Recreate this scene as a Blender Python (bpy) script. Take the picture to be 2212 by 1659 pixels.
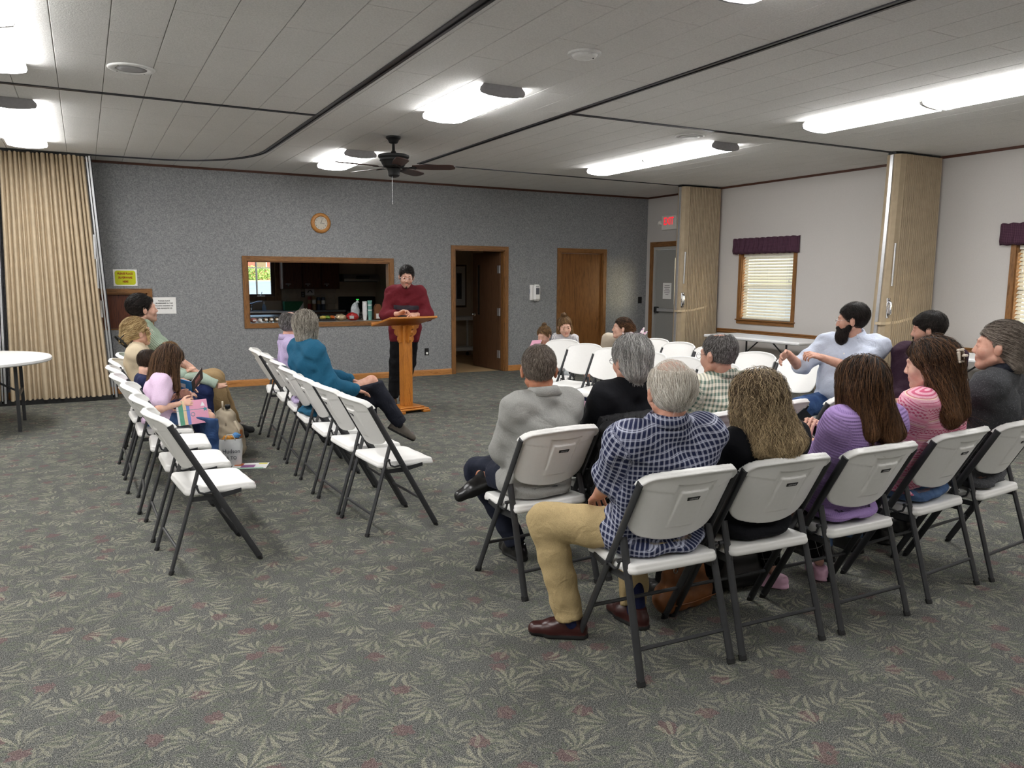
import bpy, bmesh, math, random
import numpy as np
from mathutils import Vector, Matrix, Euler

for o in list(bpy.data.objects):
    bpy.data.objects.remove(o, do_unlink=True)
scene = bpy.context.scene
COL = scene.collection
PI = math.pi
rnd = random.Random(7)

# ------------------------------------------------------------------ camera
CAM_YAW, CAM_PITCH, CAM_ROLL, CAM_H, F_PX = 0.5003, 0.1343, 0.0050, 1.5627, 1681.07
cam_data = bpy.data.cameras.new('camera')
cam_data.sensor_fit = 'HORIZONTAL'
cam_data.sensor_width = 36.0
cam_data.lens = F_PX * 36.0 / 2212.0
cam_data.clip_start = 0.05
cam_data.clip_end = 400
camera = bpy.data.objects.new('camera', cam_data)
COL.objects.link(camera)
_f = Vector((math.sin(CAM_YAW) * math.cos(CAM_PITCH), math.cos(CAM_YAW) * math.cos(CAM_PITCH), -math.sin(CAM_PITCH)))
_r = Vector((math.cos(CAM_YAW), -math.sin(CAM_YAW), 0))
_u = _r.cross(_f)
_r2 = _r * math.cos(CAM_ROLL) + _u * math.sin(CAM_ROLL)
_u2 = -_r * math.sin(CAM_ROLL) + _u * math.cos(CAM_ROLL)
camera.matrix_world = Matrix(((_r2.x, _u2.x, -_f.x, 0), (_r2.y, _u2.y, -_f.y, 0), (_r2.z, _u2.z, -_f.z, CAM_H), (0, 0, 0, 1)))
scene.camera = camera

# ------------------------------------------------------------------ world, exposure
world = bpy.data.worlds.new('world')
scene.world = world
world.use_nodes = True
wn = world.node_tree
wn.nodes.clear()
w_out = wn.nodes.new('ShaderNodeOutputWorld')
w_bg = wn.nodes.new('ShaderNodeBackground')
w_sky = wn.nodes.new('ShaderNodeTexSky')
w_sky.sky_type = 'HOSEK_WILKIE'
w_sky.turbidity = 6.0
w_sky.sun_direction = (0.43, -0.85, 0.30)
w_bg.inputs['Strength'].default_value = 22.0
wn.links.new(w_sky.outputs['Color'], w_bg.inputs['Color'])
wn.links.new(w_bg.outputs['Background'], w_out.inputs['Surface'])

sun_data = bpy.data.lights.new('sun', 'SUN')
sun_data.energy = 5.0
sun_data.angle = math.radians(9)
sun_data.color = (0.92, 0.96, 1.0)
sun = bpy.data.objects.new('sun', sun_data)
COL.objects.link(sun)
sun.rotation_euler = Vector((-0.43, 0.85, -0.26)).to_track_quat('-Z', 'Y').to_euler()

LIGHT_W = 30.0          # emission of the fluorescent lenses
vs = scene.view_settings
vs.view_transform = 'Standard'
try:
    vs.look = 'None'
except Exception:
    pass
vs.gamma = 1.0
vs.use_curve_mapping = False
vs.exposure = 0.0

# ------------------------------------------------------------------ room constants
DY, RX, HZ = 11.663, 9.219, 3.056      # back wall, right wall, ceiling
LX, FY = -4.6, -3.2                    # left wall, wall behind the camera

# ------------------------------------------------------------------ materials
def lin(c):
    c = c / 255.0
    return c / 12.92 if c <= 0.04045 else ((c + 0.055) / 1.055) ** 2.4
def rgb(r, g, b):
    return (lin(r), lin(g), lin(b), 1.0)

class NT:
    """tiny helper around a node tree"""
    def __init__(self, name):
        self.m = bpy.data.materials.new(name)
        self.m.use_nodes = True
        self.t = self.m.node_tree
        self.t.nodes.clear()
        self.out = self.t.nodes.new('ShaderNodeOutputMaterial')
        self.b = self.t.nodes.new('ShaderNodeBsdfPrincipled')
        self.t.links.new(self.b.outputs[0], self.out.inputs['Surface'])
    def n(self, kind, **kw):
        nd = self.t.nodes.new('ShaderNode' + kind)
        for k, v in kw.items():
            setattr(nd, k, v)
        return nd
    def l(self, a, b):
        self.t.links.new(a, b)
    def val(self, nd, **kw):
        for k, v in kw.items():
            nd.inputs[k.replace('_', ' ')].default_value = v
        return nd
    def math(self, op, a, b=None, c=None, clamp=False):
        nd = self.n('Math', operation=op)
        nd.use_clamp = clamp
        for i, x in enumerate((a, b, c)):
            if x is None:
                continue
            if hasattr(x, 'is_linked'):
                self.l(x, nd.inputs[i])
            else:
                nd.inputs[i].default_value = x
        return nd.outputs[0]
    def vmath(self, op, a, b=None):
        nd = self.n('VectorMath', operation=op)
        for i, x in enumerate((a, b)):
            if x is None:
                continue
            if hasattr(x, 'is_linked'):
                self.l(x, nd.inputs[i])
            elif isinstance(x, (int, float)):
                nd.inputs[i].default_value = (x, x, x)
            else:
                nd.inputs[i].default_value = x
        return nd
    def coord(self, kind='Object'):
        return self.n('TexCoord').outputs[kind]
    def attr(self, name, out='Vector'):
        nd = self.n('Attribute')
        nd.attribute_name = name
        return nd.outputs[out]
    def noise(self, co, scale=5, detail=2, rough=0.5, dist=0.0, out=0):
        nd = self.n('TexNoise')
        self.l(co, nd.inputs['Vector'])
        self.val(nd, Scale=scale, Detail=detail, Roughness=rough, Distortion=dist)
        return nd.outputs[out]
    def ramp(self, fac, stops, interp='LINEAR'):
        nd = self.n('ValToRGB')
        nd.color_ramp.interpolation = interp
        el = nd.color_ramp.elements
        while len(el) < len(stops):
            el.new(0.5)
        for e, (p, c) in zip(el, stops):
            e.position = p
            e.color = c if len(c) == 4 else (*c, 1)
        self.l(fac, nd.inputs['Fac'])
        return nd.outputs['Color']
    def mix(self, fac, a, b, blend='MIX'):
        nd = self.n('MixRGB', blend_type=blend)
        for i, x in enumerate((fac, a, b)):
            if hasattr(x, 'is_linked'):
                self.l(x, nd.inputs[i])
            elif i == 0:
                nd.inputs[0].default_value = x
            else:
                nd.inputs[i].default_value = x
        return nd.outputs['Color']
    def bump(self, h, strength=0.3, dist=0.01):
        nd = self.n('Bump')
        self.val(nd, Strength=strength, Distance=dist)
        self.l(h, nd.inputs['Height'])
        self.l(nd.outputs[0], self.b.inputs['Normal'])
        return nd
    def base(self, x):
        if hasattr(x, 'is_linked'):
            self.l(x, self.b.inputs['Base Color'])
        else:
            self.b.inputs['Base Color'].default_value = x
    def set(self, rough=0.6, metal=0.0, spec=0.5):
        self.b.inputs['Roughness'].default_value = rough
        self.b.inputs['Metallic'].default_value = metal
        self.b.inputs['Specular IOR Level'].default_value = spec

MATS = {}
def simple(name, col, rough=0.6, metal=0.0, spec=0.5, var=0.06, scale=40, bump=0.0):
    """plain surface with a little procedural variation"""
    if name in MATS:
        return MATS[name]
    t = NT(name)
    co = t.coord()
    n = t.noise(co, scale, 3)
    c2 = tuple(min(1, x * (1 + var)) for x in col[:3]) + (1,)
    c1 = tuple(x * (1 - var) for x in col[:3]) + (1,)
    t.base(t.ramp(n, [(0.3, c1), (0.7, c2)]))
    t.set(rough, metal, spec)
    if bump:
        t.bump(n, bump, 0.004)
    MATS[name] = t.m
    return t.m

def emit(name, col, strength):
    t = NT(name)
    t.base((0.8, 0.8, 0.8, 1))
    t.b.inputs['Emission Color'].default_value = col
    t.b.inputs['Emission Strength'].default_value = strength
    MATS[name] = t.m
    return t.m

def wood(name, dark, light, scale=1.0, rough=0.45, axis='Z', spec=0.4):
    """grain runs along the given object axis"""
    t = NT(name)
    co = t.coord()
    mp = t.n('Mapping')
    s = {'X': (1.2, 14, 14), 'Y': (14, 1.2, 14), 'Z': (14, 14, 1.2)}[axis]
    mp.inputs['Scale'].default_value = tuple(scale * x for x in s)
    t.l(co, mp.inputs['Vector'])
    n = t.noise(mp.outputs[0], 2.2, 5, 0.6, 1.2)
    fine = t.noise(mp.outputs[0], 14, 2, 0.5)
    f = t.math('ADD', t.math('MULTIPLY', n, 0.75), t.math('MULTIPLY', fine, 0.25))
    t.base(t.ramp(f, [(0.32, dark), (0.52, light), (0.62, dark), (0.75, light)]))
    t.set(rough, 0, spec)
    t.bump(f, 0.08, 0.003)
    MATS[name] = t.m
    return t.m

# carpet ------------------------------------------------------------
def carpet():
    t = NT('carpet')
    co = t.coord()
    sep = t.n('SeparateXYZ'); t.l(co, sep.inputs[0])
    flat = t.n('CombineXYZ'); t.l(sep.outputs[0], flat.inputs[0]); t.l(sep.outputs[1], flat.inputs[1])
    p = flat.outputs[0]
    sp = t.noise(p, 290, 2, 0.85)
    sp2 = t.noise(p, 130, 2, 0.6)
    big = t.noise(p, 2.2, 3, 0.6)
    spk = t.math('ADD', t.math('MULTIPLY', sp, 0.8), t.math('MULTIPLY', sp2, 0.2))
    ground = t.ramp(spk, [(0.36, rgb(24, 26, 27)), (0.50, rgb(80, 82, 80)), (0.64, rgb(166, 165, 158))])
    frond_c = t.ramp(spk, [(0.36, rgb(92, 91, 80)), (0.50, rgb(140, 138, 122)), (0.64, rgb(196, 193, 174))])
    green_c = t.ramp(spk, [(0.38, rgb(56, 62, 54)), (0.52, rgb(100, 106, 92)), (0.66, rgb(152, 154, 136))])
    red_c = t.ramp(spk, [(0.38, rgb(66, 48, 50)), (0.52, rgb(116, 86, 87)), (0.66, rgb(164, 136, 134))])
    wob = t.noise(p, 16, 2, 0.5, out=1)
    pw = t.vmath('ADD', p, t.vmath('MULTIPLY', t.vmath('SUBTRACT', wob, (0.5, 0.5, 0.5)).outputs[0], 0.02).outputs[0]).outputs[0]
    def fronds(offset, cell, leaves, swirl, width):
        q = t.vmath('ADD', t.vmath('MULTIPLY', pw, 1.0 / cell).outputs[0], offset).outputs[0]
        v = t.n('TexVoronoi'); v.voronoi_dimensions = '2D'; v.feature = 'F1'
        t.l(q, v.inputs['Vector']); v.inputs['Scale'].default_value = 1.0; v.inputs['Randomness'].default_value = 0.8
        loc = t.vmath('SUBTRACT', q, v.outputs['Position']).outputs[0]
        cs = t.n('SeparateColor'); t.l(v.outputs['Color'], cs.inputs[0])
        rot = t.n('VectorRotate'); rot.rotation_type = 'Z_AXIS'
        t.l(loc, rot.inputs['Vector'])
        t.l(t.math('MULTIPLY', cs.outputs[0], 6.283), rot.inputs['Angle'])
        s = t.n('SeparateXYZ'); t.l(rot.outputs[0], s.inputs[0])
        x, y = t.math('ADD', s.outputs[0], 0.35), s.outputs[1]
        r2 = t.math('SQRT', t.math('ADD', t.math('MULTIPLY', x, x), t.math('MULTIPLY', y, y)))
        a = t.math('ARCTAN2', y, x)
        # every leaflet curls outwards from the middle of the fan
        aa = t.math('ADD', a, t.math('MULTIPLY', t.math('MULTIPLY', r2, swirl), t.math('MULTIPLY', a, -0.35)))
        aa = t.math('ADD', aa, t.math('MULTIPLY', r2, t.math('SUBTRACT', cs.outputs[1], 0.5)))
        ph = t.math('FRACT', t.math('MULTIPLY', aa, leaves / 6.283))
        k = t.math('ABSOLUTE', t.math('SUBTRACT', ph, 0.5))
        # leaflets are widest in the middle of their length
        prof = t.math('MULTIPLY', t.math('SINE', t.math('MULTIPLY', t.math('SUBTRACT', r2, 0.12), 4.4)), width)
        fan = t.math('LESS_THAN', t.math('ABSOLUTE', a), 0.85)
        rng = t.math('MULTIPLY', t.math('GREATER_THAN', r2, 0.16), t.math('LESS_THAN', r2, 0.8))
        edge = t.math('MULTIPLY', t.math('SUBTRACT', t.noise(p, 150, 2, 0.6), 0.5), 0.30)
        m = t.math('LESS_THAN', t.math('ADD', k, edge), prof)
        return t.math('MULTIPLY', m, t.math('MULTIPLY', fan, rng)), cs.outputs[2]
    m1, k1 = fronds((0.3, 0.7, 0), 0.165, 21.0, 1.6, 0.26)
    m2, k2 = fronds((5.3, 9.1, 0), 0.105, 18.0, 1.9, 0.24)
    m3, k3 = fronds((15.7, 2.4, 0), 0.13, 17.0, 1.5, 0.32)
    # rosy blossoms
    vr = t.n('TexVoronoi'); vr.voronoi_dimensions = '2D'
    t.l(pw, vr.inputs['Vector']); vr.inputs['Scale'].default_value = 3.4
    rr = t.math('ADD', vr.outputs['Distance'], t.math('MULTIPLY', t.math('SUBTRACT', t.noise(p, 40, 2), 0.5), 0.22))
    rm = t.math('MULTIPLY', t.math('LESS_THAN', rr, 0.12), 0.55)
    spm = t.math('GREATER_THAN', t.noise(p, 210, 2, 0.7), 0.44)
    m1 = t.math('MULTIPLY', m1, spm); m2 = t.math('MULTIPLY', m2, spm)
    c = t.mix(t.math('MULTIPLY', m3, 0.55), ground, green_c)
    c = t.mix(t.math('MULTIPLY', m2, t.math('ADD', 0.2, t.math('MULTIPLY', k2, 0.45))), c, frond_c)
    c = t.mix(rm, c, red_c)
    c = t.mix(t.math('MULTIPLY', m1, t.math('ADD', 0.35, t.math('MULTIPLY', k1, 0.6))), c, frond_c)
    c = t.mix(0.25, c, t.ramp(big, [(0.35, (0.62, 0.62, 0.62)), (0.65, (1, 1, 1))]), 'MULTIPLY')
    t.base(c)
    t.set(0.95, 0, 0.1)
    t.bump(sp, 0.5, 0.004)
    MATS['carpet'] = t.m
carpet()

def wall_vinyl():
    t = NT('wall_vinyl')
    co = t.coord()
    n = t.noise(co, 70, 3, 0.65)
    n2 = t.noise(co, 26, 2, 0.6)
    f = t.math('ADD', t.math('MULTIPLY', n, 0.85), t.math('MULTIPLY', n2, 0.15))
    t.base(t.ramp(f, [(0.30, rgb(108, 110, 113)), (0.5, rgb(136, 137, 139)), (0.70, rgb(164, 165, 165))]))
    t.set(0.55, 0, 0.35)
    t.bump(n, 0.25, 0.004)
    MATS['wall_vinyl'] = t.m
wall_vinyl()

def tile_mat():
    t = NT('ceiling_tile')
    co = t.n('NewGeometry').outputs['Position']
    n = t.noise(co, 95, 3, 0.75)
    big = t.noise(co, 1.3, 2)
    c = t.ramp(n, [(0.3, rgb(216, 215, 212)), (0.6, rgb(234, 233, 230))])
    t.base(t.mix(0.5, c, t.ramp(big, [(0.3, (0.9, 0.9, 0.9)), (0.7, (1, 1, 1))]), 'MULTIPLY'))
    t.set(0.8, 0, 0.2)
    t.bump(n, 0.45, 0.006)
    MATS['ceiling_tile'] = t.m
tile_mat()

simple('wall_paint', rgb(194, 190, 186), 0.7, var=0.02, scale=90, bump=0.06)
simple('kitchen_wall', rgb(196, 180, 158), 0.7, var=0.03)
simple('joint_dark', rgb(120, 118, 112), 0.9)
simple('track_metal', rgb(58, 58, 62), 0.35, 0.6)
simple('white_plastic', rgb(244, 243, 240), 0.38, var=0.012, scale=60, bump=0.04, spec=0.45)
simple('grey_steel', rgb(62, 63, 65), 0.42, 0.35, var=0.08)
simple('black_rubber', rgb(22, 22, 22), 0.7)
simple('aluminium', rgb(205, 206, 208), 0.3, 0.75, var=0.05)
simple('fixture_white', rgb(226, 226, 224), 0.5)
simple('fixture_end', rgb(150, 148, 150), 0.5)
simple('black_metal', rgb(24, 25, 26), 0.5, 0.2)
simple('black_plate', rgb(18, 18, 20), 0.4)
simple('chrome', rgb(220, 220, 224), 0.12, 1.0, var=0.02)
simple('stainless', rgb(190, 194, 200), 0.25, 0.9, var=0.05)
simple('paper', rgb(240, 239, 236), 0.8, var=0.02)
simple('ink', rgb(30, 28, 30), 0.8)
simple('red_ink', rgb(150, 24, 22), 0.8)
simple('sign_yellow', rgb(198, 202, 26), 0.7, var=0.03)
wood('oak_trim', rgb(92, 60, 30), rgb(140, 97, 54), axis='X')
wood('oak_trim_v', rgb(92, 60, 30), rgb(140, 97, 54), axis='Z')
wood('oak_trim_y', rgb(92, 60, 30), rgb(140, 97, 54), axis='Y')
wood('baseboard_oak', rgb(150, 96, 48), rgb(196, 136, 76), axis='X')
wood('baseboard_oak_y', rgb(150, 96, 48), rgb(196, 136, 76), axis='Y')
wood('dark_trim', rgb(60, 34, 24), rgb(86, 52, 38), axis='X', rough=0.5)
wood('dark_trim_y', rgb(60, 34, 24), rgb(86, 52, 38), axis='Y', rough=0.5)
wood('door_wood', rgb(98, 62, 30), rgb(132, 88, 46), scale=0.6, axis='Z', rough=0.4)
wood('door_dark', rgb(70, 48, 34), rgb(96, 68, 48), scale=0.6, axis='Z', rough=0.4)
wood('cabinet_wood', rgb(70, 34, 22), rgb(104, 56, 36), scale=0.7, axis='Z', rough=0.35)
wood('lectern_oak', rgb(150, 88, 28), rgb(196, 126, 52), scale=1.4, axis='Z', rough=0.35)
wood('lectern_oak_x', rgb(150, 88, 28), rgb(196, 126, 52), scale=1.4, axis='X', rough=0.35)
wood('clock_oak', rgb(150, 96, 44), rgb(190, 134, 72), scale=2, axis='X', rough=0.35)
wood('fan_blade', rgb(44, 26, 22), rgb(70, 42, 34), axis='X', rough=0.4)

# ------------------------------------------------------------------ mesh helpers
class MB:
    def __init__(self):
        self.v = []; self.f = []; self.mi = []
    def add(self, vs, fs, mi=0):
        b = len(self.v)
        self.v += [tuple(x) for x in vs]
        self.f += [tuple(i + b for i in f) for f in fs]
        self.mi += [mi] * len(fs)
        return self
    def box(self, x0, x1, y0, y1, z0, z1, mi=0, M=None):
        vs = [Vector((x, y, z)) for z in (z0, z1) for y in (y0, y1) for x in (x0, x1)]
        if M is not None:
            vs = [M @ v for v in vs]
        return self.add(vs, [(0, 2, 3, 1), (4, 5, 7, 6), (0, 1, 5, 4), (2, 6, 7, 3), (0, 4, 6, 2), (1, 3, 7, 5)], mi)
    def bbox(self, x0, x1, y0, y1, z0, z1, b=0.005, mi=0, M=None):
        """box with chamfered edges"""
        c = Vector(((x0 + x1) / 2, (y0 + y1) / 2, (z0 + z1) / 2))
        h = Vector(((x1 - x0) / 2, (y1 - y0) / 2, (z1 - z0) / 2))
        b = min(b, h.x * 0.9, h.y * 0.9, h.z * 0.9)
        vs = []; idx = {}
        for sx in (-1, 1):
            for sy in (-1, 1):
                for sz in (-1, 1):
                    for ax in range(3):
                        o = [h.x - b, h.y - b, h.z - b]
                        o[ax] += b
                        idx[(sx, sy, sz, ax)] = len(vs)
                        vs.append(c + Vector((sx * o[0], sy * o[1], sz * o[2])))
        fs = []
        for ax in range(3):
            a1, a2 = (ax + 1) % 3, (ax + 2) % 3
            for s in (-1, 1):
                q = []
                for t1, t2 in ((-1, -1), (1, -1), (1, 1), (-1, 1)):
                    k = [0, 0, 0]; k[ax] = s; k[a1] = t1; k[a2] = t2
                    q.append(idx[(*k, ax)])
                fs.append(tuple(q) if s > 0 else tuple(reversed(q)))
        for ax in range(3):
            a1, a2 = (ax + 1) % 3, (ax + 2) % 3
            for t1 in (-1, 1):
                for t2 in (-1, 1):
                    k0 = [0, 0, 0]; k0[ax] = -1; k0[a1] = t1; k0[a2] = t2
                    k1 = list(k0); k1[ax] = 1
                    q = [idx[(*k0, a1)], idx[(*k1, a1)], idx[(*k1, a2)], idx[(*k0, a2)]]
                    fs.append(tuple(q) if t1 * t2 < 0 else tuple(reversed(q)))
        for sx in (-1, 1):
            for sy in (-1, 1):
                for sz in (-1, 1):
                    q = [idx[(sx, sy, sz, a)] for a in range(3)]
                    fs.append(tuple(q) if sx * sy * sz > 0 else tuple(reversed(q)))
        if M is not None:
            vs = [M @ v for v in vs]
        return self.add(vs, fs, mi)
    def tube(self, pts, r, n=8, r2=None, cap=True, mi=0, ry=None, closed=False):
        """swept tube; r may be a list; ry = second half axis of an oval section"""
        pts = [Vector(p) for p in pts]
        rs = r if isinstance(r, (list, tuple)) else [r] * len(pts)
        k = len(pts)
        vs = []; prev = None
        for i, p in enumerate(pts):
            if closed:
                d = (pts[(i + 1) % k] - pts[i - 1]).normalized()
            elif i == 0:
                d = (pts[1] - p).normalized()
            elif i == k - 1:
                d = (p - pts[-2]).normalized()
            else:
                d = ((pts[i + 1] - p).normalized() + (p - pts[i - 1]).normalized()).normalized()
            if prev is None:
                a = Vector((0, 0, 1)) if abs(d.z) < 0.9 else Vector((1, 0, 0))
                u = d.cross(a).normalized()
            else:
                u = (prev - d * prev.dot(d)).normalized()
            w = d.cross(u).normalized()
            prev = u
            for j in range(n):
                t = 2 * PI * j / n
                vs.append(p + u * (rs[i] * math.cos(t)) + w * ((ry if ry else rs[i]) * math.sin(t)))
        fs = []
        for i in range(k if closed else k - 1):
            for j in range(n):
                a = i * n + j; b = i * n + (j + 1) % n
                c = ((i + 1) % k) * n + (j + 1) % n; d2 = ((i + 1) % k) * n + j
                fs.append((a, b, c, d2))
        if cap and not closed:
            fs.append(tuple(range(n - 1, -1, -1)))
            fs.append(tuple((k - 1) * n + j for j in range(n)))
        return self.add(vs, fs, mi)
    def lathe(self, prof, n=24, c=(0, 0, 0), mi=0, sx=1, sy=1, M=None):
        """prof = [(r, z), ...] bottom to top about z"""
        vs = []
        for r, z in prof:
            for j in range(n):
                t = 2 * PI * j / n
                vs.append(Vector((c[0] + r * sx * math.cos(t), c[1] + r * sy * math.sin(t), c[2] + z)))
        if M is not None:
            vs = [M @ v for v in vs]
        fs = []
        for i in range(len(prof) - 1):
            for j in range(n):
                a = i * n + j; b = i * n + (j + 1) % n
                fs.append((a, b, b + n, a + n))
        if prof[0][0] > 1e-5:
            fs.append(tuple(range(n - 1, -1, -1)))
        if prof[-1][0] > 1e-5:
            fs.append(tuple((len(prof) - 1) * n + j for j in range(n)))
        return self.add(vs, fs, mi)
    def prism(self, poly, y0, y1, mi=0, M=None, plane='XZ'):
        """polygon extruded along the remaining axis"""
        n = len(poly)
        def P(a, b, c):
            return Vector((a, c, b)) if plane == 'XZ' else (Vector((a, b, c)) if plane == 'XY' else Vector((c, a, b)))
        vs = [P(a, b, y0) for a, b in poly] + [P(a, b, y1) for a, b in poly]
        if M is not None:
            vs = [M @ v for v in vs]
        fs = [tuple(range(n)), tuple(range(2 * n - 1, n - 1, -1))]
        for i in range(n):
            j = (i + 1) % n
            fs.append((i, i + n, j + n, j))
        return self.add(vs, fs, mi)
    def grid(self, rows, mi=0, closed=False):
        """rows of equal length points"""
        n = len(rows[0]); vs = [p for r in rows for p in r]; fs = []
        for i in range(len(rows) - 1):
            for j in range(n if closed else n - 1):
                a = i * n + j; b = i * n + (j + 1) % n
                fs.append((a, b, b + n, a + n))
        return self.add(vs, fs, mi)
    def mesh(self, name, mats, smooth=False):
        me = bpy.data.meshes.new(name)
        me.from_pydata([tuple(v) for v in self.v], [], self.f)
        if not isinstance(mats, (list, tuple)):
            mats = [mats]
        for m in mats:
            me.materials.append(MATS[m] if isinstance(m, str) else m)
        if len(mats) > 1:
            me.polygons.foreach_set('material_index', self.mi)
        bm = bmesh.new(); bm.from_mesh(me)
        bmesh.ops.recalc_face_normals(bm, faces=bm.faces)
        bm.to_mesh(me); bm.free()
        if smooth:
            me.polygons.foreach_set('use_smooth', [True] * len(me.polygons))
            if smooth is not True:
                me.set_sharp_from_angle(angle=smooth)
        me.update()
        return me

def link(name, data, parent=None, loc=None, rot=None):
    o = bpy.data.objects.new(name, data)
    COL.objects.link(o)
    if parent is not None:
        o.parent = parent
    if loc is not None:
        o.location = loc
    if rot is not None:
        o.rotation_euler = rot
    return o
def ob(name, mb, mats, parent=None, smooth=False, loc=None, rot=None):
    return link(name, mb.mesh(name, mats, smooth), parent, loc, rot)
def tag(o, label, cat, group=None):
    o['label'] = label
    o['category'] = cat
    if group:
        o['group'] = group
    return o
def struct(o):
    o['kind'] = 'structure'
    return o
def thing(name, label, cat, loc=(0, 0, 0), rotz=0.0, group=None):
    o = link(name, None, None, loc, (0, 0, rotz))
    o.empty_display_size = 0.1
    return tag(o, label, cat, group)
def sroot(name):
    return struct(link(name, None))
def copy_tree(o, parent=None):
    c = o.copy()
    COL.objects.link(c)
    c.parent = parent
    for ch in list(o.children):
        copy_tree(ch, c)
    return c
def text_mesh(s, size, mat, extrude=0.0008, align='CENTER', sx=1.0, bold=0.0):
    cu = bpy.data.curves.new('lettering', 'FONT')
    cu.body = s
    cu.size = size
    cu.align_x = align
    cu.align_y = 'CENTER'
    cu.extrude = extrude
    cu.offset = bold
    cu.space_line = 1.0
    cu.resolution_u = 2
    o = bpy.data.objects.new('lettering', cu)
    COL.objects.link(o)
    dg = bpy.context.evaluated_depsgraph_get()
    me = bpy.data.meshes.new_from_object(o.evaluated_get(dg))
    bpy.data.objects.remove(o, do_unlink=True)
    me.materials.clear()
    me.materials.append(MATS[mat])
    if sx != 1.0:
        me.transform(Matrix.Diagonal((sx, 1, 1, 1)))
    return me
R90 = PI / 2
# =================================================================== the room shell
def wall_cells(a0, a1, z0, z1, holes):
    """rectangles covering a wall minus its holes (a = horizontal coordinate)"""
    xs = sorted({a0, a1, *[h[0] for h in holes], *[h[1] for h in holes]})
    zs = sorted({z0, z1, *[h[2] for h in holes], *[h[3] for h in holes]})
    out = []
    for i in range(len(xs) - 1):
        for k in range(len(zs) - 1):
            cx, cz = (xs[i] + xs[i + 1]) / 2, (zs[k] + zs[k + 1]) / 2
            if a0 <= cx <= a1 and z0 <= cz <= z1 and not any(h[0] < cx < h[1] and h[2] < cz < h[3] for h in holes):
                out.append((xs[i], xs[i + 1], zs[k], zs[k + 1]))
    return out
def wall_y(name, y0, y1, x0, x1, z0, z1, holes, mat):
    mb = MB()
    for a, b, c, d in wall_cells(x0, x1, z0, z1, holes):
        mb.box(a, b, y0, y1, c, d)
    return struct(ob(name, mb, mat))
def wall_x(name, x0, x1, y0, y1, z0, z1, holes, mat):
    mb = MB()
    for a, b, c, d in wall_cells(y0, y1, z0, z1, holes):
        mb.box(x0, x1, a, b, c, d)
    return struct(ob(name, mb, mat))

# floor
struct(ob('floor', MB().box(LX, RX, FY, DY + 0.12, -0.12, 0.0), 'carpet'))
simple('vinyl_floor', rgb(190, 160, 118), 0.45, var=0.06, scale=6)
struct(ob('floor_hall', MB().box(5.34, 7.6, DY + 0.12, 16.0, -0.12, 0.0), 'vinyl_floor'))
struct(ob('floor_kitchen', MB().box(0.6, 5.3, DY + 0.12, 15.7, -0.12, 0.0), 'vinyl_floor'))
simple('asphalt', rgb(150, 155, 162), 0.9, var=0.12, scale=1.2)
struct(ob('ground_outside', MB().box(-60, 60, -30, 90, -0.5, -0.2), 'asphalt'))

# walls
OPEN = (2.060, 4.190, 0.905, 1.800)        # serving hatch
D1 = (5.305, 6.222, 0.0, 2.030)            # open door
D2 = (7.329, 8.230, 0.0, 2.027)            # closed door
PW = (0.10, 0.745, 0.86, 1.345)            # shuttered pass-through
wall_y('wall_back', DY, DY + 0.12, LX, RX + 0.15, 0, HZ + 0.1, [OPEN, D1, D2, PW], 'wall_vinyl')
W1 = (8.205, 9.245, 0.945, 1.985)
W2 = (4.02, 5.06, 0.945, 1.985)
W3 = (0.6, 1.64, 0.945, 1.985)
DX = (10.36, 11.455, 0.0, 2.15)
wall_x('wall_right', RX, RX + 0.15, FY, DY, 0, HZ + 0.1, [W1, W2, W3, DX], 'wall_paint')
wall_x('wall_left', LX - 0.15, LX, FY, DY, 0, HZ + 0.1, [], 'wall_paint')
wall_y('wall_front', FY - 0.15, FY, LX - 0.15, RX + 0.15, 0, HZ + 0.1, [], 'wall_paint')

# kitchen and hall shells
KY = 15.6
wall_y('wall_kitchen_back', KY, KY + 0.12, 0.5, 5.34, 0, 2.7, [(2.30, 3.285, 1.195, 1.95)], 'kitchen_wall')
wall_x('wall_kitchen_left', 0.48, 0.6, DY + 0.12, KY, 0, 2.7, [], 'kitchen_wall')
wall_x('wall_kitchen_right', 5.3, 5.34, DY + 0.12, KY + 0.4, 0, 2.7, [], 'kitchen_wall')
struct(ob('ceiling_kitchen', MB().box(0.48, 5.34, DY + 0.12, KY + 0.12, 2.6, 2.7), 'wall_paint'))
wall_y('wall_hall_back', 14.55, 14.65, 5.34, 7.6, 0, 2.7, [], 'kitchen_wall')
wall_x('wall_hall_right', 6.98, 7.08, DY + 0.12, 14.55, 0, 2.7, [], 'kitchen_wall')
struct(ob('ceiling_hall', MB().box(5.34, 7.6, DY + 0.12, 16.0, 2.6, 2.7), 'wall_paint'))

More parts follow.
